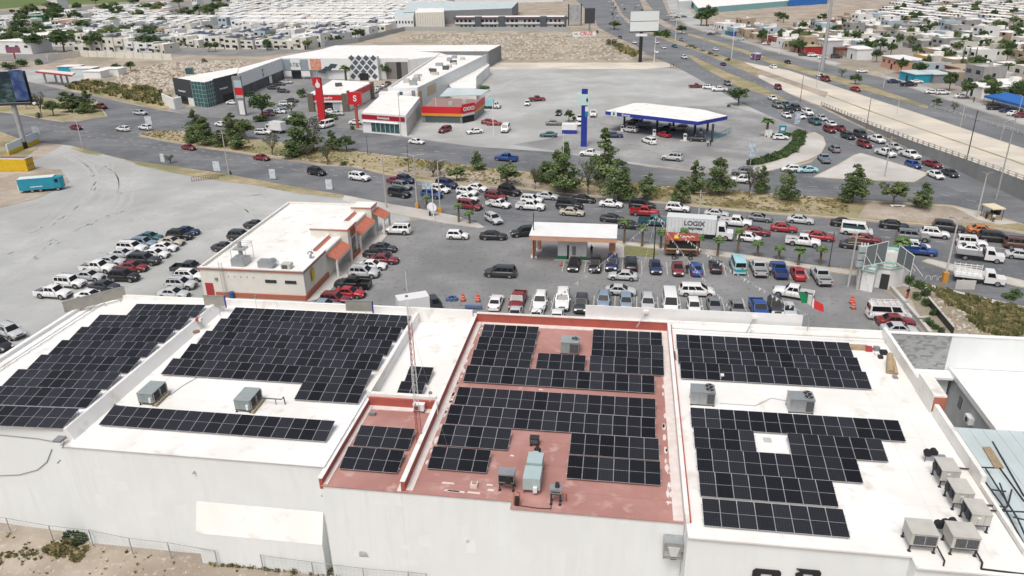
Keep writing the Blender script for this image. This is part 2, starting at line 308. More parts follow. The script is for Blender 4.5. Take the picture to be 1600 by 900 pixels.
# markings
def dashes(pts, n, m=M['lines'], wd=.14, frac=.35, z=.032):
    mb = MB(); q = [P(*p) for p in pts]; L = [0]
    for a, b in zip(q, q[1:]): L.append(L[-1]+(b-a).length)
    def at(s):
        for i in range(len(q)-1):
            if s <= L[i+1]: return lerp(q[i], q[i+1], (s-L[i])/max(.01, L[i+1]-L[i]))
        return q[-1]
    step = L[-1]/n
    for i in range(n):
        a, b = at(i*step), at((i+frac)*step); d = (b-a).normalized(); s = Vector((-d.y, d.x, 0))*wd/2
        mb.add([Vector((v.x, v.y, z)) for v in (a-s, b-s, b+s, a+s)], [(0,1,2,3)])
    o = mb.build('lane_marking', m); o['kind'] = 'structure'
dashes([(60,200),(250,232),(400,256),(550,278),(700,302),(900,323),(1200,356),(1450,376),(1600,392)], 60)
dashes([(60,192),(250,226),(400,249),(550,270),(700,296),(900,314),(1200,345),(1450,365),(1600,378)], 60)
dashes([(250,190),(400,206),(560,222),(740,244),(1000,274),(1200,288),(1450,300),(1600,330)], 46)
dashes([(1067,97),(1137,131),(1200,166),(1262,196),(1350,232),(1440,268)], 26, z=.04)
dashes([(1085,85),(1160,118),(1230,152),(1300,184)], 22, z=.04)
dashes([(1100,67),(1200,97),(1300,128),(1400,158),(1510,190)], 30, z=.04)
# tyre marks on the gravel lot
def smooth(q, n=8):
    out = []
    for i in range(len(q)-1):
        p0, p1, p2, p3 = q[max(0,i-1)], q[i], q[i+1], q[min(len(q)-1,i+2)]
        for k in range(n): t = k/n; out.append(.5*((2*p1)+(p2-p0)*t+(2*p0-5*p1+4*p2-p3)*t*t+(3*p1-p0-3*p2+p3)*t**3))
    return out+[q[-1]]
def arc(pts, wd, z=.006, m=M['dust'], world=False):
    q = smooth([P(*p) for p in pts]); mb = MB(); l = []
    for i, p in enumerate(q):
        d = (q[min(i+1, len(q)-1)]-q[max(i-1, 0)]).normalized(); l.append((p, Vector((-d.y, d.x, 0))*wd/2))
    for (a, s), (b, t) in zip(l, l[1:]): mb.add([Vector((v.x, v.y, z)) for v in (a-s, b-t, b+t, a+s)], [(0,1,2,3)])
    o = mb.build('tyre_track', m); o['kind'] = 'structure'
arc([(205,337),(212,341),(211,348),(200,356),(188,361)], .5); arc([(218,337),(223,342),(221,349),(208,358),(192,363)], .4)
rk_ = random.Random(31)
for pts in ([(0,400),(60,370),(110,325),(150,285),(170,262),(175,250)],[(-20,350),(60,320),(140,300),(230,298),(330,300),(420,300)],[(20,440),(90,380),(170,340),(240,320),(330,312),(430,306)],[(120,245),(160,262),(175,290),(150,330),(90,370),(20,395)],[(90,240),(130,262),(135,300),(80,345),(0,375)],[(220,265),(200,290),(190,320),(150,350),(60,400)],[(330,300),(380,330),(370,360),(330,385),(300,400)]):
    for k in range(3):
        dx, dy = rk_.uniform(-14,14), rk_.uniform(-6,6)
        for o_ in (0, 3.2): arc([(x+dx+o_*.8, y+dy+o_*.7) for x, y in pts], rk_.uniform(.16,.3), .006+.0007*rk_.randrange(8))
arc([(720,205),(735,180),(752,158),(775,140),(800,126),(830,118)], 1.2)
# parking bay lines
mb = MB()
for i, x in enumerate((878,913,944,972,1003,1043,1078,1102,1135,1170,1203,1236,1264,1300)):
    a, b = P(x, 424+.03*(x-878)), P(x, 404+.02*(x-878)); d = CD*.0; s = CW*.06; e = a+CD*5.2
    mb.add([Vector((v.x,v.y,.018)) for v in (a-s, a+s, e+s, e-s)], [(0,1,2,3)])
for i, x in enumerate((760,793,827,861,896,926,960,995,1029,1065,1100,1134,1168,1204)):
    a = P(x, 484+.02*(x-760)); e = a+CD*5.4; s = CW*.06
    mb.add([Vector((v.x,v.y,.018)) for v in (a-s, a+s, e+s, e-s)], [(0,1,2,3)])
o = mb.build('bay_marking', M['lines']); o['kind'] = 'structure'
sheet('suburb_ground', [(70,95),(130,83),(400,88),(478,81),(612,57),(650,26),(700,10),(640,-5),(215,2),(150,9),(60,14),(-60,20),(-60,96)], mat('suburb_streets_and_shade', (.20,.20,.19), .95, (.27,.26,.24), .1, 6), .012)  # dark ground between house rows: street asphalt and painted shadow in one tone
sheet('quarter_ground', [(1100,44),(1180,68),(1320,100),(1450,136),(1600,182),(1700,215),(1700,-5),(1420,-6),(1370,12),(1310,34),(1200,50)], mat('quarter_ground', (.25,.22,.19), .95, (.33,.30,.265), .1, 6), .016)
# rubble lots and the bare slopes beyond
sheet('rubble_lot', [(95,135),(130,84),(270,90),(400,92),(430,98),(380,112),(300,126),(268,150),(262,170),(200,160),(150,148)], M['rocky'], .02)
sheet('rubble_lot', [(560,62),(620,52),(700,48),(900,48),(935,50),(965,62),(1000,84),(1040,97),(1000,99),(760,99),(780,72),(600,72)], M['rocky'], .02)
sheet('track', [(748,97),(760,98),(1000,98),(1045,97),(1055,104),(1010,108),(760,108),(752,108)], M['concrete_road'], .026)
sheet('bare_ground', [(740,30),(745,8),(850,-5),(960,-20),(935,10),(925,30),(900,48),(900,20),(830,14)], M['dirt'], .02)
sheet('bare_ground', [(1105,22),(1180,10),(1420,12),(1360,30),(1300,38),(1200,44),(1120,42)], M['dirt'], .02)
sheet('field', [(-200,10),(0,14),(60,9),(150,6),(215,2),(220,-30),(-200,-30)], mat('green_field', (.09,.14,.035), .95, (.13,.17,.05), .02, 6), .02)
sheet('waste_grass', [(100,136),(150,148),(200,160),(262,172),(268,150),(240,130),(130,128)], M['drygrass'], .03)
sheet('street', [(70,100),(140,82),(400,86),(470,78),(600,58),(600,54),(470,73),(400,80),(140,77),(60,92)], M['asphalt_lot'], .03)
sheet('car_park', [(262,172),(300,180),(430,192),(555,202),(560,172),(640,150),(560,128),(480,118),(440,122),(380,140),(370,160),(310,166)], M['asphalt_lot'], .026)
sheet('car_park', [(0,132),(48,128),(100,140),(140,126),(110,108),(0,108)], M['gravel'], .026)
sheet('front_dirt', [(-100,790),(140,830),(320,860),(520,890),(700,905),(700,960),(-100,960)], M['dirt'], .01)
# ================================================================ THE ROOFS WITH THE PANELS
ZB, ZR, ZC = 10.0, 9.15, 9.2        # white roofs, red roofs, corridor roof
BR = -YAW
def bld(label, cat='building', loc=(0,0)): return thing('commercial_building', label, cat, W(loc[0], loc[1]), BR)
def rel(u, v): return (u, v)
class BB:                            # builder in building coordinates relative to an origin
    def __init__(s, label, u, v, name='commercial_building', cat='building', group=None): s.t = thing(name, label, cat, W(u, v), BR, group); s.u, s.v = u, v
    def box(s, name, u0, u1, v0, v1, z0, z1, m, top=None):
        ms = [m] + ([top] if top else []); return MB().box(u0-s.u, u1-s.u, v0-s.v, v1-s.v, z0, z1, 0, 1 if top else None).build(name, ms, s.t)
    def part(s, name, mb, m):
        for i, v in enumerate(mb.v): mb.v[i] = (v[0]-s.u, v[1]-s.v, v[2])
        return mb.build(name, m, s.t)
WW, RW = M['wallwhite'], M['roofwhite']
# --- west block
b = BB('white block at the left with the panel rows nearest the gravel lot', -57.7, 45.6)
mb = MB().prism([(-57.7,45.8),(-43.45,45.2),(-43.45,69.6),(-57.7,69.6)], 0, 1, 0)
mb.v = [(x, y, 0 if z == 0 else 10.42+.035*(x+57.7)) for x, y, z in mb.v]; b.part('wall', mb, WW)
mb = MB().add([(-57.7,45.6,10.44),(-43.45,45.0,10.94),(-43.45,69.6,10.94),(-57.7,69.6,10.44)], [(0,1,2,3)]); mb.add([(-57.7,45.6,10.44),(-43.45,45.0,10.94),(-43.45,45.2,10.6),(-57.7,45.8,10.2)], [(3,2,1,0)]); b.part('roof', mb, RW)
b.box('parapet', -58.0,-57.6,45.6,69.9,9.5,10.95, RW); b.box('parapet', -57.6,-43.5,69.55,69.9,9.5,11.15, RW); b.box('ledge', -57.6,-56.9,45.8,69.5,10.3,10.6, RW)
mb = MB()
for i in range(14): mb.path([(-56.5+ .02*i, 46+i*1.6, 10.62),(-56.4+.02*i,46+(i+1)*1.6,10.6)], .03)
b.part('cable', mb, M['grey'])
# --- second block
c = BB('white block left of the red roof with two grey coolers on it', -43.4, 44.3)
c.box('wall', -43.4,-21.4,44.3,70.6,0,ZB-.05, WW); c.box('roof', -43.4,-21.4,44.15,70.6,ZB-.05,ZB, RW)
c.part('ridge', MB().add([(u,v,z) for v in (45.05,69.9) for u,z in ((-43.5,9.8),(-43.5,11.05),(-43.2,11.05),(-42.7,10.005),(-42.7,9.8))], [(0,1,6,5),(1,2,7,6),(2,3,8,7),(3,4,9,8),(4,3,2,1,0),(5,6,7,8,9)][::1]), RW); c.box('parapet', -43.1,-15.2,70.62,70.95,8,10.75, RW); c.box('parapet', -21.4,-21.05,54.4,70.6,8.9,10.35, RW)
c.box('wall', -21.05,-15.25,54.7,70.6,0,ZC-.05, WW); c.box('roof', -21.05,-15.25,54.7,70.6,ZC-.05,ZC, RW)
c.box('parapet', -21.05,-15.25,54.3,54.68,8.9,10.25, RW)
rp_ = random.Random(12)
for _ in range(16):
    u_ = rp_.uniform(-42,-8); z_ = rp_.uniform(1.5,8.0); w_ = rp_.uniform(.5,2.2); h_ = rp_.uniform(.4,1.8); vf = 44.3 if u_ < -21.6 else 43.12
    if -33.5 < u_ < -21 or (u_ < -7.2 and u_+w_ > -7.2): continue
    c.part('paint_patch', MB().add([(u_,vf-.006,z_),(u_+w_,vf-.006,z_+rp_.uniform(-.1,.1)),(u_+w_*rp_.uniform(.85,1),vf-.006,z_+h_),(u_+.08,vf-.006,z_+h_*rp_.uniform(.8,1))], [(0,1,2,3)]), mat('fresh_paint_patch', (.83,.85,.845), .85, (.78,.81,.805), .8, 6))
# lean-to against the back wall
uL, _ = ZV(308, 785, 44.3); uR, zt = ZV(505, 800, 44.28); _, zb = ZV(408, 842, 43.35)
mb = MB().add([(uL,44.28,zt),(uR,44.28,zt),(uR,43.3,zb),(uL,43.3,zb)], [(0,3,2,1)]); c.part('lean_to_roof', mb, RW)
mb = MB().add([(uL,43.32,zb),(uR,43.32,zb),(uR,43.32,0),(uL,43.32,0),(uL,44.28,zt-.01),(uR,44.28,zt-.01),(uL,44.28,0),(uR,44.28,0)], [(0,3,2,1),(0,4,6,3),(1,2,7,5)]); c.part('lean_to_wall', mb, WW)
for x in (88, 300, 502):              # rain spouts and their stains
    u, z = ZV(x, 706 if x < 200 else 722 if x < 400 else 757, 44.25); mb = MB().tube((u,44.4,z-.9),(u,44.05,z-.95),.07,.07,8); c.part('rain_spout', mb, M['metal'])
# --- red roof
d = BB('block with the brick red roof between the two white blocks', -15.2, 42.3)
d.box('wall', -21.35,-15.21,43.12,54.3,0,ZR-.05, WW); d.box('roof', -21.35,-15.21,43.02,54.3,ZR-.05,ZR, M['redroof'])
d.box('wall', -15.2,-7.0,43.12,71.6,0,ZR-.05, WW); d.box('roof', -15.2,-7.0,43.02,71.6,ZR-.05,ZR, M['redroof'])
d.box('wall', -7.0,5.1,42.35,71.6,0,ZR-.06, WW); d.box('roof', -6.995,5.1,42.25,71.6,ZR-.055,ZR-.003, M['redroof'])
RP, SE = M['redpaint'], M['sealant']
d.box('parapet', -15.2,-14.9,43.2,71.6,8.8,9.95, RP); d.box('parapet_cap', -15.24,-14.86,43.2,71.65,9.95,10.02, RW)
d.box('parapet', -21.45,-21.2,43.1,54.3,8.8,9.75, RP); d.box('parapet_cap', -21.5,-21.15,43.05,54.3,9.75,9.82, RW)
d.box('parapet', -21.2,-15.25,54.05,54.29,9,9.97, RP); 
d.box('parapet', -14.9,5.1,71.3,71.6,8.8,10.15, RP); d.box('parapet_cap', -14.9,5.1,71.25,71.66,10.15,10.22, SE)
for (u0,u1,v0,v1) in ((-14.9,-14.35,43.3,71.3),(-21.2,-20.85,43.2,54.05),(-15.5,-15.2,43.1,54.0),(4.35,5.05,42.4,71.3),(-14.3,4.3,70.6,71.3),(-20.8,-15.6,53.5,54.05)): d.box('sealant_strip', u0,u1,v0,v1,ZR,ZR+.06, SE)
r2 = random.Random(3)
mb = MB()
for (u0,u1,v0,v1) in ((-14.35,-14.1,44,71),(4.1,4.35,43,71)) :
    for i in range(26):
        u, v = r2.uniform(u0-.05,u1+.05), r2.uniform(v0,v1); s = r2.uniform(.08,.26)
        mb.prism([(u+s*math.cos(a)*r2.uniform(.5,1), v+s*3.2*math.sin(a)*r2.uniform(.5,1)) for a in (0,1,2,3,4,5)], ZR, ZR+.03)
d.part('sealant_patches', mb, SE)['kind'] = 'stuff'
mb = MB()
for (x, y, s) in ((700,755,.5),(712,768,.7),(706,767,.6),(740,770,.5),(767,766,.25),(765,758,.25),(1045,785,.2),(1048,740,.15),(800,712,.15),(765,592,.25),(845,609,.2)):
    u, v = UV(x, y, ZR); mb.prism([(u-s,v-.07),(u+s,v-.1),(u+s*.9,v+.08),(u-s*.8,v+.1)], ZR, ZR+.02)
d.part('sealant_patches', mb, SE)['kind'] = 'stuff'
# --- right block
e = BB('white block on the right carrying five beige condensers near its front corner', 5.15, 39.9)
e.box('wall', 5.12,18.85,40.0,70.9,0,ZB-.05, WW); e.box('wall', 18.86,25.7,39.1,70.9,0,ZB-.06, WW)
e.box('roof', 5.12,18.85,39.85,70.9,ZB-.05,ZB, RW); e.box('roof', 18.851,25.7,38.9,70.9,ZB-.052,ZB-.002, RW);
e.box('kerb_edge', 5.15,18.9,39.8,40.05,ZB,ZB+.12, RW); e.box('kerb_edge', 18.9,25.9,38.85,39.1,ZB-.02,ZB+.1, RW)
e.box('parapet', 5.05,5.32,41.2,71.4,9.0,10.18, M['sealant']); e.box('parapet_stripe', 5.33,5.42,41.3,70.8,ZB,10.2, RP); e.box('parapet_cap', 5.02,5.32,42,71.4,10.18,10.24, RW)
e.box('parapet', 5.1,26.1,70.9,71.2,8,10.5, RW); e.box('ledge', 5.5,25.7,70.3,70.9,ZB,10.2, RW)
e.box('parapet', 25.72,26.05,47.6,70.9,8,11.0, RW); e.box('parapet', 25.75,26.0,41.0,47.6,8,10.35, RW)
u0, v0 = UV(1447, 600, 11.6); e.box('chimney_block', 25.6,26.6,57.0,60.6,8,11.75, M['roofwhite']); e.box('chimney_face', 25.62,26.58,56.9,57.0,10.3,11.6, M['terracotta'])
mb = MB()
for v in (66.5,62,57.6,53.3,49,45): mb.box(18 if v < 60 else 22.5,25.7,v,v+.05,ZB-.001,ZB+.008)
for u in (21.4,23.7): mb.box(u,u+.05,41,70,ZB-.001,ZB+.009)
mb2 = MB()
for v in (47.5,49.9,51.8,60): mb2.box(-42.4,-21.6,v,v+.04,ZB,ZB+.006)
for u in (-38,-33.1,-28.6,-24.9): mb2.box(u,u+.04,44.4,51.5,ZB,ZB+.007)
c.part('membrane_seam', mb2, mat('seam', (.70,.68,.64), .9))
mb2 = MB()
for k_ in range(9): mb2.box(-14.3,4.2,44.5+k_*3.0,44.53+k_*3.0,ZR,ZR+.005)
d.part('membrane_seam', mb2, mat('red_seam', (.36,.16,.14), .9))
e.part('membrane_seam', mb, mat('seam', (.66,.64,.59), .9))
# wall sign letters below (only their tops reach the picture)
for (x0, x1, nt_) in ((1177,1222,0),(1245,1285,1)):
    (ua, za), (ub, zb) = ZV(x0, 896, 39.7), ZV(x1, 896, 39.7); zt = ZV(x1, 892, 39.95)[1]
    mb = MB(); w_ = ub-ua
    pts = [(0,-1.6),(.3*w_,-1.6),(.3*w_,-.35),(.7*w_,-.35),(.7*w_,-1.6),(w_,-1.6),(w_,-.15),(w_-.12,0),((.1*w_) if not nt_ else 0,0)] + ([(0,-.2)] if not nt_ else [(.22*w_,-.22),(0,-.4)])
    n = len(pts); mb.add([(ua+a, 39.88, zt+h) for a, h in pts]+[(ua+a, 39.98, zt+h) for a, h in pts], [tuple(range(n)), tuple(range(2*n-1, n-1, -1))]+[(i, (i+1)%n, n+(i+1)%n, n+i) for i in range(n)])
    e.part('wall_letter', mb, M['black'])
# --- parapet wall to the right: bare blocks, then white render
nb = BB('tall party wall behind the right block, bare grey blocks turning to white render', 26.1, 71.0, 'party_wall', 'wall')
uE, zE = ZV(1480, 560, 71.0)
nb.box('block_wall', 26.1,uE,71.02,71.35,0,10.3, M['block'])
mb = MB(); rb_ = random.Random(4)
for j in range(30):
    zz = 4.3+j*.2; off = .2*(j % 2); uu = 26.12
    while uu < uE-.02:
        u2 = min(uE, uu+(.4 if uu > 26.12 or not off else .2)); mb.box(uu,u2-.015,71.02-rb_.uniform(.015,.03),71.02,zz,zz+.185,rb_.choice((0,0,1,2))); uu = u2
nb.part('blocks', mb, [M['block'], mat('block_light', (.42,.43,.43), .95), mat('block_dark', (.27,.28,.28), .95)])['kind'] = 'stuff'
nb.box('rendered_wall', uE,52,71.0,71.36,0,10.32, WW); nb.box('coping', 26.1,52,70.93,71.42,10.32,10.4, RW)
u_, zn = ZV(1500, 576, 71.0)
# neighbour building roof, court and facade
n1 = BB('low neighbour building with a flat cream roof and a grey side facade onto the court', 30, 50, 'neighbour_building', 'building')
uw, vw = UV(1485, 580, zn); 
n1.box('roof', uw,52,46.3,70.9,zn-.35,zn, RW); n1.box('wall', uw+.25,52,46.5,70.9,0,zn-.35, mat('grey_render', (.40,.42,.44), .9, (.46,.48,.49), .8, 5)); n1.box('roof_edge', uw,uw+.3,46.3,70.9,zn,zn+.18, M['white'])
n1.box('wall', 26.1,uw,70.2,70.9,0,zn-.2, WW); n1.box('roof', 26.1,uw,69.4,70.9,zn-.5,zn-.25, WW)
n1.box('window', uw+.2,uw+.26,67.2,67.9,zn-2.4,zn-1.3, M['glass']); n1.box('window', uw+.2,uw+.26,61.9,62.5,zn-4.4,zn-3.4, M['glass'])
ac = MB().box(uw-.25,uw+.24,64.2,65.2,zn-2.2,zn-1.5).tube((uw-.26,64.7,zn-1.85),(uw-.3,64.7,zn-1.85),.25,.25,10,1); n1.part('wall_ac_unit', ac, [M['white'], M['dark']])
for i in range(9): n1.box('louvre', uw+.16,uw+.27,57.2+i*.42,57.38+i*.42,zn-4.6,zn-.6, M['dark'])
n1.box('louvre_panel', uw+.22,uw+.26,57.0,61.2,zn-4.8,zn-.5, M['grey'])
sh = BB('sheet of pale blue metal roofing right of the right block with timber lying on it', 27, 42, 'sheet_roof', 'roof')
z5 = 9.55; vs = UV(1500, 668, z5)[1]; print('zn', zn, 'vs', vs, 'uw', uw)
sh.box('roof', 26.15,46,36,vs,z5-.12,z5, M['bluemetal']); sh.box('wall', 26.2,46,36.2,vs-.2,0,z5-.12, WW)
mb = MB()
for i in range(18): mb.box(26.2+i*1.0,26.24+i*1.0,36,vs,z5,z5+.04)
sh.part('sheet_ribs', mb, M['bluemetal'])
# pipes and frames lying over the sheet roof edge
fr = BB('black steel pipe frame lying along the edge of the pale blue sheet roof', 28, 47, 'roof_piping', 'pipes')
def PQ(x, y, z): return (*UV(x, y, z), z)
mb = MB(); zf = 10.15
for a in ([(1495,731),(1516,733)],[(1512,728),(1518,722),(1522,727)],[(1524,731),(1570,795),(1600,850)],[(1540,732),(1590,810),(1612,860)],[(1528,730),(1553,731)],[(1531,788),(1570,792)],[(1536,797),(1600,800)],[(1562,755),(1575,790),(1581,765)],[(1575,790),(1563,800)],[(1583,808),(1600,812)],[(1549,765),(1572,768)]):
    mb.path([PQ(x, y, zf) for x, y in a], .06, 5)
fr.part('pipe', mb, M['dark'])
tm = BB('bundle of pale timber planks resting on the blue sheet roof', 30, 50, 'timber_bundle', 'timber')
for k in range(4):
    a, b_ = P(1537+k*3, 699, z5+.1), P(1556+k*3.5, 731, z5+.1); a2, b2 = (a.dot(CW), a.dot(CD), a.z), (b_.dot(CW), b_.dot(CD), b_.z); tm.part('plank', MB().tube(a2, b2, .1, .1, 4), M['wood'])
for a_ in ([(1551,690),(1600,775)],[(1560,728),(1600,783)]):
    p0, p1 = [PQ(x, y, z5+.08) for x, y in a_]; BB('long dark rail lying on the blue sheet roof, %s one' % ('upper' if a_[0][0] == 1551 else 'lower'), p0[0], p0[1], 'metal_rail', 'rail').part('rail', MB().tube(p0, p1, .06, .06, 5), M['dark'])
# --- big sign seen from behind on the rear edge, and three hoardings
sg = BB('long white sign board standing on the rear edge, seen from behind', -3.4, 71.3, 'sign_board', 'sign')
sg.box('board', -3.4,18.3,71.62,71.75,9.75,11.55, M['white'])
for u in (2.8,13.6):
    sg.part('brace', MB().path([(u,71.6,11.0),(u-.9,70.0,ZB+.1)], .05, 5), M['greymetal'])
    sg.part('floodlight', MB().box(u-.25,u+.25,71.35,71.6,11.0,11.3), M['white'])
for lab, p0, p1, h, a in (('long grey hoarding leaning on the far left corner parapet', (101,487), (197,462), 1.1, 1), ('small grey brown hoarding by the blue barrel', (320,476), (352,476.5), 1.05, 0), ('grey brown hoarding above the dark red car', (541,484), (582,485), 1.05, 0)):
    A, B_ = P(*p0, 11.0), P(*p1, 11.0); d_ = B_-A; t = thing('hoarding', lab, 'sign board', A, math.atan2(d_.y, d_.x)); L = d_.length
    MB().box(0,L,-.05,.05,-.1,h).build('panel', mat('hoarding_back', (.36,.34,.29), .9, (.30,.29,.26), 1.5, 4), t); MB().box(-.05,L+.05,-.07,.07,h,h+.06).build('frame', M['metal'], t)
    if not a: MB().box(L,L+.12,-.06,.06,-.3,h).build('edge_trim', M['bluep'], t)
    for k in range(4 if a else 2): MB().tube((L*(k+.5)/(4 if a else 2),0,0),(L*(k+.5)/(4 if a else 2)+.1,-.7,-1.0),.04,.04,5).build('brace', M['metal'], t)
# ---------------------------------------------------------------- solar arrays
PW, PL, TILT = 1.134, 2.278, R(11.6)
cell = bpy.data.materials.new('solar_cells'); cell.use_nodes = True; n = cell.node_tree; b_ = n.nodes['Principled BSDF']
tc = n.nodes.new('ShaderNodeTexCoord'); sp = n.nodes.new('ShaderNodeSeparateXYZ'); n.links.new(tc.outputs['Object'], sp.inputs[0])
def wav(out, per, wd):
    a = n.nodes.new('ShaderNodeMath'); a.operation = 'DIVIDE'; a.inputs[1].default_value = per; n.links.new(sp.outputs[out], a.inputs[0])
    f = n.nodes.new('ShaderNodeMath'); f.operation = 'FRACT'; n.links.new(a.outputs[0], f.inputs[0])
    l = n.nodes.new('ShaderNodeMath'); l.operation = 'LESS_THAN'; l.inputs[1].default_value = wd; n.links.new(f.outputs[0], l.inputs[0]); return l.outputs[0]
mx = n.nodes.new('ShaderNodeMath'); mx.operation = 'MAXIMUM'; n.links.new(wav(0, 1.11/6, .06), mx.inputs[0]); n.links.new(wav(1, 1.13/6, .05), mx.inputs[1])
oi = n.nodes.new('ShaderNodeObjectInfo'); rp = n.nodes.new('ShaderNodeMapRange'); n.links.new(oi.outputs['Random'], rp.inputs[0]); rp.inputs[3].default_value = .6; rp.inputs[4].default_value = 1.9
cm = n.nodes.new('ShaderNodeMix'); cm.data_type = 'RGBA'; cm.inputs[6].default_value = (.0115,.012,.015,1); cm.inputs[7].default_value = (.045,.047,.055,1); n.links.new(mx.outputs[0], cm.inputs[0])
vm = n.nodes.new('ShaderNodeVectorMath'); vm.operation = 'SCALE'; n.links.new(cm.outputs[2], vm.inputs[0]); n.links.new(rp.outputs[0], vm.inputs['Scale']); n.links.new(vm.outputs[0], b_.inputs['Base Color'])
b_.inputs['Roughness'].default_value = .22; b_.inputs['Specular IOR Level'].default_value = .26
alu = mat('aluminium_frame', (.52,.53,.55), .5, metal=.3)
pm = MB().box(0,PW,0,PL,-.035,0,0)
for y0, y1 in ((.016,PL/2-.012),(PL/2+.012,PL-.016)): pm.box(.014,PW-.014,y0,y1,-.01,.004,1)
pme = pm.mesh('solar_panel'); pme.materials.append(alu); pme.materials.append(cell)
# (front left px, front right px, n, roof z, place)
RB_, RM_, RL_ = ZB, ZR, ZB
def arr(pts, z, where):
    res = []
    for (a, b, n_) in pts: res.append((a, b, n_, z, where))
    return res
ARR = arr([((1057.6,545.2),(1334,560),14),((1060,568.5),(1348.7,584.5),14),((1063.8,591),(1363.7,610),14)], ZB+.2, 'rear block, right white roof') \
 + arr([((1080.7,667.7),(1419.3,690.7),14),((1085.7,700.4),(1181.2,706.6),4),((1236.7,710.8),(1390.8,723.3),6),((1090,735.6),(1353.3,757.3),10),((1094.3,775),(1314.4,795),8),((1100,821),(1333.8,843.4),8)], ZB+.2, 'stepped front block, right white roof') \
 + arr([((750.6,527.7),(837.7,530),5),((742.8,548.2),(834.3,552),5),((733.8,570),(828.7,574.5),5),((925,536.3),(1035.3,540.8),6),((923.4,557.6),(1036.8,563.3),6),((920,580),(1037.5,586.9),6),((836.8,575.6),(913.3,579),4),((723.2,596),(1024,612.3),15)], ZR+.2, 'rear red roof block round air conditioner') \
 + arr([((708.8,632),(1027,651.7),15),((695,662),(1029.2,683),15),((682,695),(794.8,702.8),5),((889.3,709.4),(1032.4,718.6),6),((667,731.7),(760.7,737),4),((884.9,747),(1036.3,758.5),6)], ZR+.2, 'front block, red roof') \
 + arr([((550.7,696.2),(638.7,701.2),4),((529.5,732),(622.5,738),4)], ZR+.2, 'small red roof under the mast') \
 + arr([((631,597.5),(671,600),2),((616.7,622.5),(655.5,624),2)], ZC+.2, 'narrow white roof behind the mast') \
 + arr([((353.6,500),(631,513.8),17),((330,518.3),(620,532.2),17),((306,538.7),(607.5,554),17),((280.7,560.3),(593,578),17),((251,584.7),(573.3,601.7),17),((459.2,624),(559,628.8),5),((153.7,663.7),(515,689),17)], ZB+.2, 'white roof left of the mast') \
 + arr([((195.7,494.5),(322.5,495.5),7),((136.3,512.5),(297.5,514.5),9),((106.3,532.5),(270,536),9),((74.3,554.5),(240,559.5),9),((40,578.7),(211.3,583.7),9),((2.5,603),(179.5,609.5),9),((-36,631),(145,637),9),((-80,662),(107.5,670),9)], -1, 'leftmost white roof')
groups = {}
for a_, b2, n_, z, wh in ARR: groups.setdefault(wh, []).append((a_, b2, n_, z))
UFIX = {'rear block, right white roof': None}
for wh, rows in groups.items():
    rows.sort(key=lambda r_: UV(*r_[0], 10)[1], reverse=True)
    look = {}
    lvl, lastv = 0, None
    for i, (a_, b2, n_, z) in enumerate(rows):
        slope = 0
        if z < 0:
            z = 10.75; slope = .035
        u0, v0 = UV(*a_, z)
        if slope: z = 10.2 + .035*(u0+57.7)+.38; u0, v0 = UV(*a_, z)
        pos = {0: 'rearmost row'}.get(i, '%srow back' % ORD[i]) if i < len(rows)-1 else 'frontmost row'
        if len(rows) == 1: pos = 'only row'
        side_ = '' if sum(1 for q in rows if abs(UV(*q[0],10)[1]-v0) < .9) < 2 else ' left' if a_[0] == min(q[0][0] for q in rows if abs(UV(*q[0],10)[1]-UV(*a_,10)[1]) < .9) else ' right' if a_[0] == max(q[0][0] for q in rows if abs(UV(*q[0],10)[1]-UV(*a_,10)[1]) < .9) else ' middle'
        t = thing('solar_array', 'row of %d%s solar panels, %s, %s' % (n_, side_, pos, wh), 'solar panels', W(u0, v0, z), BR, 'tilted rows of solar panels on the roofs')
        for k in range(n_):
            p = link('solar_panel', pme, t, (k*(PW+.02), 0, k*(PW+.02)*slope)); p.rotation_euler = (TILT, -slope, 0)
        L = n_*(PW+.02)-.02; h = PL*math.sin(TILT); dd = PL*math.cos(TILT); rk = MB()
        for y, zz in ((.5,.5*math.tan(TILT)),(dd-.5,(dd-.5)*math.tan(TILT))): rk.add([(-.08,y-.03,zz-.09),(L+.08,y-.03,zz-.09+L*slope),(L+.08,y+.03,zz-.05+L*slope),(-.08,y+.03,zz-.05)], [(0,1,2,3)]); rk.tube((-.08,y,zz-.07),(L+.08,y,zz-.07+L*slope),.025,.025,4)
        rk.build('rail', M['metal'], t)
        ft = MB(); m_ = max(2, n_//2+1)
        for k in range(m_):
            x = L*k/(m_-1)*.98+.01*L
            for y in (.15,dd-.12): ft.tube((x,y,-.2+x*slope),(x,y,y*math.tan(TILT)-.03+x*slope),.025,.025,4)
        ft.build('support_legs', M['metal'], t)
# ================================================================ VEHICLES
PAINT = {}
for k, c in dict(white=(.78,.78,.77), silver=(.50,.52,.53), grey=(.20,.21,.22), dark=(.04,.043,.048), black=(.018,.018,.02), red=(.38,.025,.03), dred=(.20,.025,.03), blue=(.025,.075,.27), dblue=(.02,.035,.10), lblue=(.22,.29,.36), beige=(.48,.44,.36), teal=(.04,.12,.14), orange=(.55,.16,.03), purple=(.16,.06,.20), brown=(.12,.06,.045), cyan=(.35,.62,.66)).items():
    PAINT[k] = mat('car_paint_'+k, c, .35, coat=.6, spec=.5)
CN = dict(dark='dark grey', dred='dark red', dblue='dark blue', lblue='grey blue', cyan='pale turquoise')
TYRE = M['black']; RIM = mat('wheel_rim', (.38,.39,.40), .4, metal=.6); HL = mat('headlight_lens', (.62,.64,.66), .2); TL = mat('tail_light_lens', (.35,.015,.015), .3); TRIM = mat('dark_trim', (.03,.03,.032), .6)
CGLASS = mat('car_glass', (.012,.015,.018), .1, spec=.3)
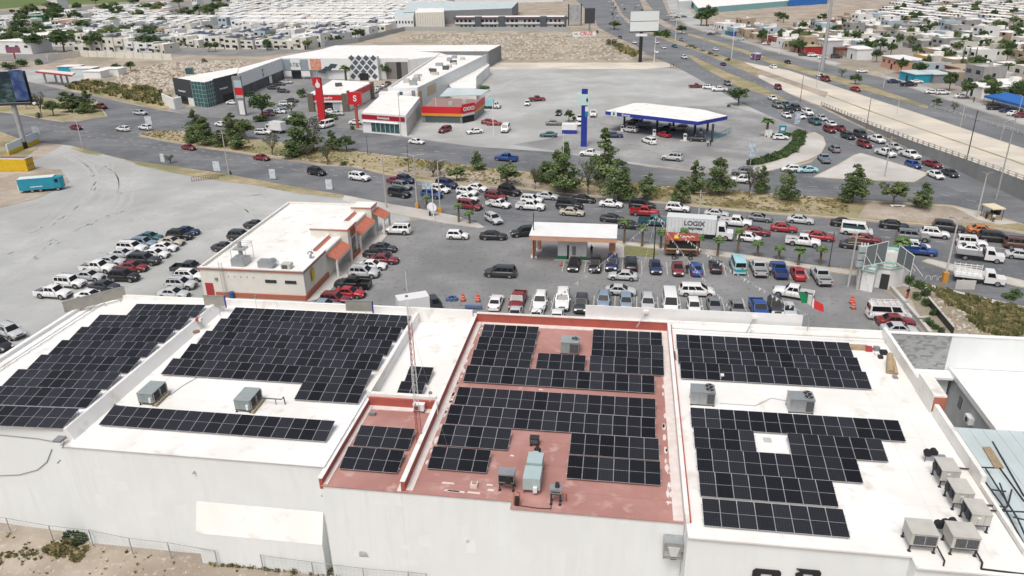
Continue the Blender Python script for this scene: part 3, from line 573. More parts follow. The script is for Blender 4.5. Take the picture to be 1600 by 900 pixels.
SPEC = {   # length, width, hood z, belt z, roof z, cabin base rear/front, roof rear/front, tumblehome, wheel radius, trunk z
 's': dict(L=4.6, W=1.78, hood=.86, belt=.93, roof=1.44, b=(-1.75,1.05), r=(-1.0,.22), th=.17, wr=.32, tail=1.0, name='sedan', cat='car'),
 'h': dict(L=4.0, W=1.72, hood=.90, belt=.95, roof=1.52, b=(-1.9,1.0), r=(-1.6,.3), th=.15, wr=.31, tail=.97, name='hatchback', cat='car'),
 'u': dict(L=4.6, W=1.86, hood=1.02, belt=1.08, roof=1.70, b=(-2.18,1.05), r=(-1.85,.30), th=.16, wr=.37, tail=1.08, name='suv', cat='car'),
 'U': dict(L=5.1, W=1.98, hood=1.12, belt=1.20, roof=1.86, b=(-2.42,1.15), r=(-2.2,.50), th=.13, wr=.40, tail=1.2, name='large_suv', cat='car'),
 'j': dict(L=4.5, W=1.82, hood=1.05, belt=1.10, roof=1.82, b=(-2.15,.78), r=(-2.08,.50), th=.08, wr=.40, tail=1.1, name='boxy_off_roader', cat='car'),
 'v': dict(L=5.05, W=1.95, hood=.98, belt=1.06, roof=1.74, b=(-2.4,1.55), r=(-2.1,.50), th=.16, wr=.34, tail=1.06, name='minivan', cat='car'),
 'w': dict(L=5.3, W=1.95, hood=1.15, belt=1.22, roof=2.2, b=(-2.6,1.95), r=(-2.55,1.25), th=.10, wr=.35, tail=1.22, name='van', cat='van'),
 'p': dict(L=5.5, W=1.95, hood=1.12, belt=1.18, roof=1.84, b=(-.85,1.25), r=(-.65,.68), th=.13, wr=.40, tail=1.15, name='pickup_truck', cat='pickup truck'),
 'q': dict(L=4.9, W=1.75, hood=1.0, belt=1.04, roof=1.62, b=(-.25,1.15), r=(-.12,.58), th=.12, wr=.34, tail=1.0, name='small_pickup_truck', cat='pickup truck'),
}
CNAME = dict(s='sedan', h='hatchback', u='SUV', U='large SUV', j='boxy off-roader', v='minivan', w='van', p='crew cab pickup', q='small pickup')
def loft(mb, st, mi=0):
    rings = []
    for x, w_, zb, zt, cr in st:
        h = [(w_*.90, zb), (w_*.985, zb+.13), (w_, zb+(zt-zb)*.55), (w_*.965, zt-.09), (w_*.86, zt-.015), (w_*.45, zt+cr*.8), (0, zt+cr)]
        rings.append([(x, y, z) for y, z in h] + [(x, -y, z) for y, z in h[-2::-1]])
    n = len(rings[0]); v = [p for r_ in rings for p in r_]; f = []
    for i in range(len(rings)-1):
        for j in range(n-1): f.append((i*n+j, i*n+j+1, (i+1)*n+j+1, (i+1)*n+j))
        f.append((i*n+n-1, i*n, (i+1)*n, (i+1)*n+n-1))
    mb.add(v, f, mi, True); mb.add(rings[0], [tuple(range(n))], mi); mb.add(rings[-1], [tuple(range(n-1,-1,-1))], mi)
def wheel_mb(x, y, r, side):
    mb = MB(); o = side*.005
    mb.tube((x, y-side*.22, r), (x, y+o, r), r, r*.96, 14, 0); return mb
def rim_mb(x, y, r, side): return MB().disc((x, y+side*.012, r), (0, side, 0), r*.62, 10, 1).disc((x, y+side*.016, r), (0, side, 0), r*.16, 6, 0)
def bil(q, s, t):
    a, b, c, d = q; return (a.lerp(b, s)).lerp(d.lerp(c, s), t)
def pane(mb, q, s0, s1, t0, t1, off=.012, mi=0):
    n_ = (q[1]-q[0]).cross(q[3]-q[0]).normalized()*off; mb.add([bil(q,s0,t0)+n_, bil(q,s1,t0)+n_, bil(q,s1,t1)+n_, bil(q,s0,t1)+n_], [(0,1,2,3)], mi)
def car_meshes(k):
    S = SPEC[k]; L, Wd, hd, bt, rf = S['L']/2, S['W']/2, S['hood'], S['belt'], S['roof']; out = {}
    mb = MB(); zb = .2 if k in 'shv' else .3
    pick = k in 'pq'
    if pick:
        xb = S['b'][0]
        loft(mb, [(xb-.02, Wd, zb, bt, .0), (xb+.4, Wd, zb, bt, .0), (S['b'][1], Wd*.99, zb, bt-.01, .03), (L*.72, Wd*.97, zb, hd, .04), (L*.93, Wd*.93, zb, hd-.07, .02), (L, Wd*.84, zb+.08, hd-.3, 0)])
        t_ = .09; zt = S['tail']
        mb.box(-L, xb-.03, -Wd*.98, -Wd*.98+t_, zb+.15, zt); mb.box(-L, xb-.03, Wd*.98-t_, Wd*.98, zb+.15, zt); mb.box(-L, -L+t_, -Wd*.98+t_, Wd*.98-t_, zb+.2, zt-.02); mb.box(-L+t_, xb-.03, -Wd*.98+t_, Wd*.98-t_, zb+.2, zt-.5, 1)
    else:
        tz = S['tail']
        loft(mb, [(-L, Wd*.84, zb+.1, tz-.32, 0), (-L+.1, Wd*.93, zb, tz-.06, .01), (-L+.45, Wd*.98, zb, tz, .02), (S['b'][0]+.5, Wd, zb, bt, .02), (0, Wd, zb, bt, .02), (S['b'][1], Wd*.985, zb, bt-.02, .03), (L*.74, Wd*.965, zb, hd, .04), (L*.92, Wd*.91, zb, hd-.1, .02), (L, Wd*.80, zb+.08, hd-.34, 0)])
    for sx in (-1, 1):                      # arches, sills, bumpers
        for sy in (-1, 1): mb.disc((wx(k, sx), sy*(Wd+.002), S['wr']+.02), (0, sy, 0), S['wr']+.07, 14, 1)
    mb.box(-L-.02, -L+.12, -Wd*.8, Wd*.8, zb+.08, zb+.28, 1 if k in 'pjq' else 0); mb.box(L-.12, L+.03, -Wd*.72, Wd*.72, zb+.06, zb+.26, 1)
    mb.box(L-.06, L+.012, -Wd*.42, Wd*.42, hd-.36, hd-.2, 1)
    for sy in (-1, 1):
        for xx in (S['b'][1]-.15, (S['b'][0]+S['b'][1])*.5, S['b'][0]+.55): mb.box(xx-.012, xx+.012, sy*(Wd+.001)-.006, sy*(Wd+.001)+.006, zb+.18, bt-.1, 1)
        mb.box(-L*.5, L*.45, sy*(Wd*.985)-.012, sy*(Wd*.985)+.012, zb+.02, zb+.13, 1)
    # cabin
    x0, x1 = S['b']; r0, r1 = S['r']; th = S['th']; wb, wr_ = Wd*.93, Wd*.93-th; zr = rf-.05
    B = [Vector((x0,-wb,bt-.03)), Vector((x1,-wb,bt-.05)), Vector((x1,wb,bt-.05)), Vector((x0,wb,bt-.03))]
    T = [Vector((r0,-wr_,zr)), Vector((r1,-wr_,zr)), Vector((r1,wr_,zr)), Vector((r0,wr_,zr))]
    i_ = .14; T2 = [Vector((r0+i_,-wr_+i_,rf)), Vector((r1-i_,-wr_+i_,rf)), Vector((r1-i_,wr_-i_,rf)), Vector((r0+i_,wr_-i_,rf))]
    F = [(0,1),(1,2),(2,3),(3,0)]
    mb.add(B+T, [(a, b, b+4, a+4) for a, b in F], 0); mb.add(T+T2, [(a, b, b+4, a+4) for a, b in F]+[(4,5,6,7)], 0, True)
    mb.box(x1-.35, x1-.2, Wd-.02, Wd+.17, bt-.02, bt+.13, 0); mb.box(x1-.35, x1-.2, -Wd-.17, -Wd+.02, bt-.02, bt+.13, 0)
    if k in 'uUj':
        for sy in (-1, 1): mb.box(r0+.25, r1-.25, sy*(wr_-.08)-.02, sy*(wr_-.08)+.02, rf, rf+.05, 1)
    out['body'] = mb
    g1 = MB(); pane(g1, [B[1],B[2],T[2],T[1]], .05, .95, .1, .96); out['windscreen'] = g1
    g2 = MB(); pane(g2, [B[3],B[0],T[0],T[3]], .07, .93, .22 if not pick else .15, .93); out['rear_window'] = g2
    sides = [[B[0],B[1],T[1],T[0]], [B[2],B[3],T[3],T[2]]]; cuts = {'s':(.14,.47,.50,.86), 'h':(.08,.47,.50,.86), 'p':(.06,.44,.48,.84), 'q':(.08,.80,0,0), 'w':(.05,.60,.64,.90)}.get(k)
    three = k in 'uUjv'
    for si, q in enumerate(sides):
        cs = [(.05,.27),(.31,.57),(.60,.88)] if three else [(cuts[0],cuts[1])] + ([(cuts[2],cuts[3])] if cuts[3] else [])
        for ci, (a, b_) in enumerate(cs):
            if si == 1: a, b_ = 1-b_, 1-a
            m2 = MB(); pane(m2, q, a, b_, .16, .88); out['side_window%d%d' % (si, ci)] = m2
    for sx in (-1, 1):
        for sy in (-1, 1): out['wheel%d%d' % (sx, sy)] = wheel_mb(wx(k, sx), sy*Wd, S['wr'], sy)
    for sy in (-1, 1):
        hm = MB(); y0, y1 = sorted((sy*Wd*.52, sy*Wd*.86)); hm.add([(L*.985,y0,hd-.33),(L*.985,y1,hd-.33),(L*.90,y1,hd-.12),(L*.94,y0,hd-.12)], [(0,1,2,3)]); hm.v = [(x+.05,y,z) for x, y, z in hm.v]; out['headlight%d' % sy] = hm
        tm_ = MB(); zt = S['tail'] if not pick else S['tail']-.02; y0, y1 = sorted((sy*Wd*.62, sy*Wd*.93)); tm_.box(-L-.012, -L+.06, y0, y1, zt-.38, zt-.14); out['tail_light%d' % sy] = tm_
    return out
def wx(k, sx):
    S = SPEC[k]; L = S['L']/2; return L-.86 if sx > 0 else -L+(.95 if k not in 'pq' else 1.15)
CM, CF, RIMS = {}, {}, {}
def S_W(k): return SPEC[k]['W']/2
mats_for = lambda nm, paint: [paint, TRIM] if nm == 'body' else [CGLASS] if 'window' in nm or nm == 'windscreen' else [TYRE, RIM] if 'wheel' in nm else [HL] if 'head' in nm else [TL]
import re
def clean(nm): return re.sub(r'[-\d]+$', '', nm)
for k in SPEC:
    ms = car_meshes(k); CM[k] = {}
    for nm, mb in ms.items():
        me = mb.mesh(clean(nm))
        for m in mats_for(nm, PAINT['white']): me.materials.append(m)
        if 'wheel' in nm: sx_, sy_ = (-1 if nm[5:7] == '-1' else 1), (-1 if nm.endswith('-1') else 1); rm = rim_mb(wx(k, sx_), sy_*S_W(k), SPEC[k]['wr'], sy_).mesh('rim'); rm.materials.append(TYRE); rm.materials.append(RIM); RIMS[me.name] = rm
        CM[k][nm] = me
    fm = MB(); idx = {'body': (0,1), 'g': (2,), 'w': (1,3), 'h': (4,), 't': (5,)}   # distant version: few parts
    bodyonly = MB()
    for nm, mb in ms.items():
        if 'wheel' in nm:
            sx_, sy_ = (-1 if nm[5:7] == '-1' else 1), (-1 if nm.endswith('-1') else 1); r0_ = rim_mb(wx(k, sx_), sy_*S_W(k), SPEC[k]['wr'], sy_); o_ = len(mb.v); mb.v += r0_.v; mb.f += [tuple(i+o_ for i in f) for f in r0_.f]; mb.m += r0_.m; mb.sm += r0_.sm
        if nm == 'body' or 'wheel' in nm or 'light' in nm:
            mp = [0,1] if nm == 'body' else [1,2] if 'wheel' in nm else [3] if 'head' in nm else [4]
            off = len(bodyonly.v); bodyonly.v += mb.v; bodyonly.f += [tuple(i+off for i in f) for f in mb.f]; bodyonly.m += [mp[i] for i in mb.m]; bodyonly.sm += mb.sm
    me = bodyonly.mesh('body')
    for m in (PAINT['white'], TRIM, RIM, HL, TL): me.materials.append(m)
    gl = MB()
    for nm, mb in ms.items():
        if 'window' in nm or nm == 'windscreen':
            off = len(gl.v); gl.v += mb.v; gl.f += [tuple(i+off for i in f) for f in mb.f]; gl.m += mb.m; gl.sm += mb.sm
    mg = gl.mesh('windows'); mg.materials.append(CGLASS); CF[k] = (me, mg)
def car(kind, color, loc, ang, group=None, roofcol=None):
    S = SPEC[kind]; t = thing(S['name'], 'x', S['cat'], loc, ang, group)
    sc_ = rnd.uniform(.97, 1.03); t.scale = (sc_, sc_, rnd.uniform(.98, 1.04))
    def put(nm, me):
        o = link(clean(nm), me, t)
        if me.name in RIMS: link('rim', RIMS[me.name], o)
        if nm == 'body': o.material_slots[0].link = 'OBJECT'; o.material_slots[0].material = PAINT[color]
    if pscale(loc) < 5.2:
        put('body', CF[kind][0]); put('windows', CF[kind][1])
    else:
        for nm, me in CM[kind].items(): put(nm, me)
    return t
def hdg(px, py, line, sgn=1):
    p = P(px, py); best = None
    for a, b in zip(line, line[1:]):
        A, B_ = P(*a), P(*b); d = B_-A; tt = max(0, min(1, (p-A).dot(d)/d.length_squared)); dist = (p-(A+d*tt)).length
        if best is None or dist < best[0]: best = (dist, d)
    d = best[1]*sgn; return math.atan2(d.y, d.x)
LN = dict(E=[(0,190),(110,208),(300,240),(560,283),(800,323),(1100,346),(1340,370),(1600,396),(1800,430)], w=[(150,180),(300,200),(560,226),(800,252),(1060,276),(1330,297),(1500,320)], N=[(935,20),(960,50),(1010,75),(1067,100),(1137,135),(1200,166),(1262,196),(1350,232),(1440,262),(1490,285)], F=[(1060,48),(1100,67),(1200,97),(1300,128),(1400,158),(1510,190)], B=[(1000,50),(1061,64),(1100,75),(1186,115),(1235,140),(1300,175)])
def heading(h, x, y):
    base = dict(R=-YAW, L=-YAW+math.pi, U=-YAW+math.pi/2, D=-YAW-math.pi/2)
    s = h[0]
    if s in base: a = base[s]
    elif s == 'G': a = -YAW+R(35)          # slanting bays in the gravel lot
    else: a = hdg(x, y, LN[s], 1)
    m_ = re.match(r'.(-?\d+)?', h)
    if m_ and m_.group(1): a += R(int(m_.group(1)))
    return a + R(rnd.uniform(-2.5, 2.5))
ZONES = {}
def fleet(where, group, rows, side='from the left'):
    items = []
    for r_ in rows.split(';'):
        r_ = r_.split()
        if not r_: continue
        x, y, k, c, h = float(r_[0]), float(r_[1]), r_[2], r_[3], r_[4]
        z = SPEC[k]['roof']*.45; p = P(x, y, z); base = Vector((p.x, p.y, .025 + (float(r_[5]) if len(r_) > 5 else 0)))
        o = car(k, c, base, heading(h, x, y), group); items.append((o, '%s %s' % (CN.get(c, c), CNAME[k]), x))
    autolabel(items, where, side); return items
fleet('parked in the left column on the gravel lot', 'vehicles parked on the gravel lot', '235 370 s teal R;225 379 u lblue R;206 386 U white R;192 396 s silver R;174 407 s silver R;153 417 p white R;140 431 s silver R;110 440 j white R;83 456 p white R')
fleet('parked in the right column on the gravel lot', 'vehicles parked on the gravel lot', '292 361 s dblue R;281 367 u black R;268 377 s beige R;257 386 s white R;243 396 s white R;225 405 U dark R;208 417 s dred R;194 431 u black R;164 447 s dark R;142 461 s white R')
fleet('close to the west side of the restaurant', 'vehicles parked beside the restaurant', '297 430 u white R;283 443 u silver R;271 458 s silver R;296 418 p dark R;352 386 s dark R;377 368 u dark R;401 351 s dark R')
fleet('at the far left edge below the gravel lot', None, '16 517 u silver R-20;-3 537 s black R-20')
fleet('in the bays east of the restaurant', 'vehicles in the restaurant bays', '599 387 s dark R;589 396 s black R;600 405 s dred R;582 414 s white R;569 425 u silver R;551 442 p black L;546 457 s red R;524 467 u dred R;508 477 s lblue R')
fleet('on the open asphalt of the main lot', None, '620 358 U white L;715 367 h white R;771 368 s black R;771 341 u silver E-28;818 362 u black L20;782 424 v dark L;973 430 s silver L;970 453 s silver R;1089 453 v white R;1240 456 p white L-18')
fleet('in the upper bay row of the main lot', 'vehicles in the upper bay row', '897 412 s black D;930 413 u black D;956 411 u dblue D;986 411 U black U;1024 416 s dblue D;1059 419 s dred D;1087 419 s blue U;1118 415 s black U;1217 420 p blue U;1247 426 s red U;1283 430 p silver U;1185 417 p silver U')
fleet('in the lower bay row beside the building', 'vehicles in the lower bay row', '775 471 s white U;809 468 p dred D;844 470 u white D;879 468 U white D;908 474 u dark D;943 469 u lblue D;978 471 h lblue D;1012 473 u silver D;1047 471 w white D;1084 478 h white D;1116 477 s grey D;1152 481 s grey D;1186 481 p blue D;1212 478 u dark D;1232 484 s silver D;805 491 s silver D;838 494 s white D;870 497 s white D')
fleet('in the corner by the planted bank', None, '1400 501 s dred R;1406 514 s silver R')
fleet('on the near carriageway left of the traffic jam', None, '119 199 s dred E;295 230 s dred E;409 246 s dred E;495 268 u black E;562 276 U white E')
fleet('at the head of the jam beside the tall poles', 'vehicles queueing on the near carriageway', '619 282 s dred E;634 280 u dblue E;629 290 u grey E;624 301 U black E;687 295 u white E;698 287 U dblue E;675 303 u blue E;730 299 u white E;746 293 s white E;731 309 s white E;734 320 v dred E;775 306 u dred E;779 318 q white E')
fleet('in the jam behind the white canopy', 'vehicles queueing on the near carriageway', '796 298 U black E;831 311 u white E;829 321 p white E;855 306 s silver E;890 320 U black E;912 311 s black E;894 331 s beige E;955 318 s white E;1004 320 U black E;1007 330 p red E;957 341 s dark E;984 351 s dark E;1022 345 p teal E')
fleet('in the jam around the white box lorry', 'vehicles queueing on the near carriageway', '1059 324 u white E;1120 333 s silver E;1150 346 p white E;1187 340 s grey E;1182 361 s dred E;1171 371 h white E;1251 343 s silver E;1225 356 s red E;1281 369 s red E;1255 376 p white E')
fleet('in the jam right of the green and white van', 'vehicles queueing on the near carriageway', '1319 348 s black E;1354 373 s dred E;1335 382 s dark E;1397 351 s black E;1461 364 u white E;1482 354 U dark E;1427 368 U grey E;1430 384 u white E;1438 391 q blue E;1535 359 s orange E;1556 370 v black E;1519 378 j white E;1597 381 U brown E;1595 398 s silver E;1520 389 s white E')
fleet('on the upper carriageway and its verge', None, '791 246 p blue w180;1050 245 U silver w180;923 239 p white w180;1158 280 u white w180;1160 268 u grey w180;1235 263 h white w190;1261 265 s cyan w200;1288 247 p lblue N160;1304 232 u grey N170;651 221 s white w;347 194 s white w;219 176 u silver w10;192 201 u white w180;227 199 u white w180;157 166 p dred E;50 160 w white w')
fleet('outside the shops and banks', 'vehicles outside the shops and banks', '364 160 s white R;428 137 s dark R;437 131 s dark R;448 128 s silver R;443 142 s dark R;456 157 s black R;447 162 u white R;440 168 s lblue R;436 174 s white R;423 175 s black R;418 178 s dred R;517 174 s white R;526 177 s silver R;510 194 w white D-20;411 206 u white R;557 191 s white R;592 137 s silver U;586 142 s white U;600 133 s silver U;606 130 s dark U;462 182 s white R', )
fleet('on the ground round the red and yellow shop', None, '695 202 u dred D-25;742 205 s white D-60;772 192 s red R;764 190 s dred R;790 200 w white D;771 165 q white R')
fleet('on the bare lot west of the filling station', None, '824 161 h white D;839 154 p dred R15;873 176 s dark D;865 192 s grey R;857 210 s teal L;906 184 s white D;927 177 p white D;907 192 s white D')
fleet('at the filling station', 'vehicles at the filling station', '984 202 u white L-30;989 190 u dark L-20;1006 195 u grey L-20;1014 219 v white L-60;1036 210 s red L-40;1040 200 s dark L-20;1062 200 u beige L-20;960 211 s dblue R;1089 216 u dark L-10;1220 214 h white R')
fleet('by the lone round tree beside the highway', None, '1087 134 q dred R10;1108 136 u white R-20;1124 139 p white L')
fleet('on the near highway road above the round tree', None, '1137 130 u grey N;1130 100 s dblue B180;1069 89 u white N;1054 72 s teal B;1025 81 s white N180;1037 74 s white N;991 66 u white N;1026 66 u white N;969 58 s dark N;933 50 s dark N;1065 62 s grey F;1118 77 s white F;1216 136 u dred B')
fleet('on the far highway carriageway', None, '1208 104 h white F180;1231 97 s black F;1290 123 U dred F;1282 118 s white F;1337 139 s red F;1347 111 s white R;1397 127 s dblue R')
fleet('in the highway queue beside the ramp', 'vehicles queueing beside the bridge ramp', '1207 153 s white N;1215 164 U grey N;1228 163 s teal N;1232 172 s dark N;1244 169 U dark N;1229 180 s white N;1251 181 s white N;1262 175 U white N;1273 189 p teal N;1284 184 s silver N;1299 194 s white N;1296 202 u dred N;1312 200 q dred N;1325 212 u dark N;1345 210 U dark N;1370 217 p white N;1351 225 u dred N;1384 238 p white N;1397 229 s silver N;1422 241 p white N;1427 257 h blue N;1457 256 s dred N;1462 273 s white N;1485 270 s dark N')
fleet('parked by the houses beyond the highway', 'vehicles parked beyond the highway', '1256 85 s dark R;1270 86 u white R;1285 90 s white R;1307 88 U dark R;1420 131 p black R;1432 127 s white R;1457 143 s white R;1473 144 u white R;1503 150 s white R;1557 167 U black R;1575 172 s dblue R;1586 177 s white R15;1599 180 s dred R;1111 53 s dblue R;1121 52 s grey R;1157 61 s cyan R;1198 68 s white R')
# distant jam at the very top, two roads
fleet('on the main avenue at the very top', 'cars in the far jam at the top', ';'.join('%.1f %.1f %s %s N' % (x, y, k, c) for x, y, k, c in [(952,3,'s','white'),(958,6,'s','lblue'),(955,10,'u','silver'),(962,12,'s','dark'),(954,16,'s','white'),(963,18,'s','silver'),(957,22,'u','dark'),(965,25,'s','white'),(958,28,'s','lblue'),(969,31,'s','silver'),(961,34,'s','dark'),(972,8,'s','white'),(976,14,'s','dark'),(991,4,'s','silver'),(997,9,'s','white'),(993,13,'s','lblue'),(1003,16,'s','dark'),(998,20,'u','white')]))
fleet('at the roadside yard, top of picture', 'cars in the far jam at the top', '1046 25 s silver R;1058 27 s dark R;1051 19 s white R;1062 22 u white R;1069 26 s dark R;1041 30 s grey R;1052 32 s silver R')
# ---- lorries and odd vehicles
def add_wheels(t, xs, y, r, w_=.3):
    for x in xs:
        for sy in (-1, 1): o = wheel_mb(x, sy*y, r, sy).build('wheel', [TYRE, RIM], t); rim_mb(x, sy*y, r, sy).build('rim', [TYRE, RIM], o)
def cab(t, x0, x1, wd, zr, paint, hood=1.3, nose=None):
    mb = MB(); nose = nose or 0
    mb.prism([(x0,-wd),(x1-.1,-wd*.97),(x1,-wd*.8),(x1,wd*.8),(x1-.1,wd*.97),(x0,wd)], .45, hood, 0)
    B = [Vector((x0,-wd,hood)), Vector((x1-.1-nose,-wd,hood)), Vector((x1-.1-nose,wd,hood)), Vector((x0,wd,hood))]; T = [Vector((x0+.05,-wd+.12,zr)), Vector((x1-.55-nose,-wd+.12,zr)), Vector((x1-.55-nose,wd-.12,zr)), Vector((x0+.05,wd-.12,zr))]
    mb.add(B+T, [(0,1,5,4),(1,2,6,5),(2,3,7,6),(3,0,4,7),(4,5,6,7)], 0); mb.box(x1-.1, x1+.08, -wd*.85, wd*.85, .4, .7, 1); mb.build('cab', [paint, TRIM], t)
    g_ = MB(); pane(g_, [B[1],B[2],T[2],T[1]], .06,.94,.12,.92,.015); g_.build('windscreen', [CGLASS], t)
    for q in ([B[0],B[1],T[1],T[0]], [B[2],B[3],T[3],T[2]]): g_ = MB(); pane(g_, q, .2,.86,.12,.85,.015); g_.build('side_window', [CGLASS], t)
    for sy in (-1, 1): y0, y1 = sorted((sy*wd*.5, sy*wd*.78)); MB().box(x1-.02, x1+.02, y0, y1, .8, 1.0).build('headlight', [HL], t)
def place(x, y, z=.9): p = P(x, y, z); return Vector((p.x, p.y, .025))
WP = PAINT['white']
t = thing('box_lorry', 'long white box lorry with dark lettering on its side, stuck in the jam', 'lorry', place(1090, 357, 1.6), heading('E', 1090, 355))
MB().box(-5.2,3.0,-1.25,1.25,1.05,3.65).build('cargo_box', [mat('lorry_box', (.74,.77,.77), .6, (.68,.71,.72), .8, 4)], t); MB().box(-5.22,3.02,-1.27,1.27,3.65,3.72).build('box_roof', [mat('lorry_box_roof', (.60,.64,.63), .7)], t)
MB().box(-5.1,5.0,-.45,.45,.6,1.04).build('chassis', [TRIM], t); cab(t, 3.15, 5.9, 1.15, 2.75, WP, 1.5, .9); add_wheels(t, (-3.6,-2.5,4.7), 1.15, .5)
text('LOGIX', 1.15, M['darkgrey'], t, (-.6,-1.27,2.8), 90, 0, 'lettering', .02, .03); text('express', .8, M['darkgrey'], t, (-.4,-1.27,2.0), 90, 0, 'lettering', .02, .02)
for i in range(14): MB().box(-5.0+i*.6,-4.96+i*.6,-1.28,-1.25,1.1,3.6).build('box_rib', [M['metal']], t)
def flatbed(label, px, py, h, stake=False):
    t = thing('flatbed_truck' if not stake else 'stake_truck', label, 'truck', place(px, py, .9), heading(h, px, py))
    MB().box(-3.4,.3,-1.1,1.1,.95,1.1).build('flat_bed', [M['grey'] if not stake else M['white']], t); MB().box(-3.3,2.2,-.4,.4,.55,.95).build('chassis', [TRIM], t); cab(t, .5, 3.2, .98, 2.1, WP, 1.25, .95); add_wheels(t, (-2.1,2.2), 1.0, .42)
    if stake:
        for sy in (-1, 1):
            for k in range(4): MB().box(-3.4,.3,sy*1.08-.02,sy*1.08+.02,1.2+k*.32,1.3+k*.32).build('side_slat', [M['white']], t)
            for k in range(6): MB().box(-3.4+k*.73,-3.33+k*.73,sy*1.12-.03,sy*1.12+.03,1.1,2.4).build('stake', [M['white']], t)
        for k in range(4): MB().box(-3.42,-3.38,-1.08,1.08,1.2+k*.32,1.3+k*.32).build('end_slat', [M['white']], t)
    else: MB().box(.3,.36,-1.05,1.05,1.1,1.9).build('headboard', [TRIM], t)
    return t
flatbed('white flatbed truck with an empty grey deck in the jam', 1532, 398, 'E'); flatbed('white stake truck with slatted sides on the slip road', 1531, 433, 'E', True)
def van(label, px, py, h, stripe=None, rack=False, L=2.7, H=2.25):
    t = car('w', 'white', place(px, py, 1.0), heading(h, px, py)); t['label'] = label
    if stripe:
        for sy in (-1, 1): MB().box(-2.3,1.2,sy*.985-.01,sy*.985+.01,1.3,1.75).build('window_band', [stripe], t)
    if rack:
        for k in range(9): MB().box(-2.2+k*.4,-2.14+k*.4,-.8,.8,2.27,2.33).build('rack_bar', [PAINT['red'] if k % 2 else WP], t)
        for y in (-.75,-.25,.25,.75): MB().box(-2.3,1.3,y-.03,y+.03,2.33,2.4).build('ladder_rail', [WP], t)
    return t
van('white minibus with a green tinted window band in the jam', 1339, 358, 'E', M['greenglass']); van('white work van with a red and white ladder rack by the planted bank', 1389, 487, 'R', None, True)
t = car('w', 'cyan', place(1153, 412, 1.0), heading('U', 1153, 411)); t['label'] = 'pale turquoise van with a painted sea scene on its back in the upper bays'
MB().box(-2.68,-2.64,-.75,.75,.7,1.1).build('painted_wave', [mat('teal_picture', (.02,.35,.40), .5)], t); MB().box(-2.68,-2.64,-.4,-.1,1.2,1.5).build('painted_spot', [PAINT['orange']], t)
t = thing('box_truck', 'white box truck half hidden by trees outside the banks', 'truck', place(435, 199, 1.6), heading('w', 435, 199)); MB().box(-2.3,1.8,-1.1,1.1,.9,3.2).build('cargo_box', [WP], t); cab(t, -3.9+.0, -2.35, 1.0, 2.3, WP, 1.4); MB().box(-3.6,1.7,-.4,.4,.5,.9).build('chassis', [TRIM], t); add_wheels(t, (-3.1,.9), 1.0, .42)
t = thing('box_truck', 'truck with a pale blue box parked beside the red and yellow shop', 'truck', place(764, 162, 1.5), -YAW); MB().box(-2.6,1.6,-1.1,1.1,.9,3.0).build('cargo_box', [PAINT['cyan']], t); cab(t, 1.75, 3.6, 1.0, 2.0, WP, 1.3, .5); add_wheels(t, (-1.4,2.6), 1.0, .42)
t = thing('open_truck', 'truck with a purple body and white cab guard on the far carriageway', 'truck', place(1180, 88, 1.4), heading('F180', 1180, 88)); MB().box(-3.2,.6,-1.2,1.2,.9,2.6).build('body', [PAINT['purple']], t); MB().box(-3.0,.4,-1.1,1.1,2.6,3.1).build('load_cover', [WP], t); cab(t, .8, 2.9, 1.1, 2.4, WP, 1.4); add_wheels(t, (-2.2,1.9), 1.1, .48)
# white box truck beside the cones (roof seen from above)
t = thing('box_truck', 'white box truck seen from above by the blue bags and red barriers', 'truck', place(650, 474, 1.5), -YAW+R(28)); MB().box(-2.6,1.7,-1.05,1.05,.8,2.7).build('cargo_box', [WP], t); cab(t, 1.8, 3.5, .98, 2.1, PAINT['dark'], 1.3); add_wheels(t, (-1.5,2.5), 1.0, .42)
# blue concession trailer and yellow container
t = thing('box_trailer', 'bright turquoise box van body parked on the bare soil at the left', 'trailer', place(64, 289, 1.3), -YAW+R(24)); MB().box(-4.0,2.9,-1.2,1.2,.6,3.1,0,1).build('body', [M['cyanp'], mat('trailer_roof', (.62,.68,.68), .7)], t); MB().prism([(2.9,-1.15),(4.0,-1.1),(4.5,-.6),(4.5,.6),(4.0,1.1),(2.9,1.15)], .6, 2.95).build('nose', [M['cyanp']], t); MB().box(3.1,3.7,-1.2,-1.12,1.9,2.6).build('small_window', [CGLASS], t); add_wheels(t, (-1.6,.0,3.4), 1.15, .42); MB().box(-1.8,.6,-1.24,-1.2,1.2,1.35).build('side_stripe', [WP], t); MB().box(-4.3,-4.0,-.9,.9,.5,1.6).build('rear_frame', [WP], t)
p = P(44, 268); a = -YAW+R(3); t = thing('shipping_container', 'yellow container with dark end doors at the left edge', 'container', p, a); MB().box(-13,0,0,2.6,.1,2.9).build('body', [M['yellow']], t)
for k in range(34): MB().box(-12.9+k*.38,-12.75+k*.38,-.05,0,.2,2.8).build('corrugation', [M['yellow']], t)
for k in range(2): MB().box(0,.05,.1+k*1.25,1.25+k*1.25,.2,2.8).build('door', [M['yellow']], t)
for k in range(5): MB().box(.05,.09,.12+k*.55,.2+k*.55,.1,2.85).build('door_bar', [M['brown']], t)
for z in (.1,1.4,2.8): MB().box(.05,.1,0,2.6,z,z+.1).build('door_rail', [M['brown']], t)
MB().box(-13,0,-.06,2.66,2.9,3.1).build('top_rail', [WP], t); MB().box(-12.8,-.4,.2,2.4,3.1,3.12).build('cover', [M['brown']], t)
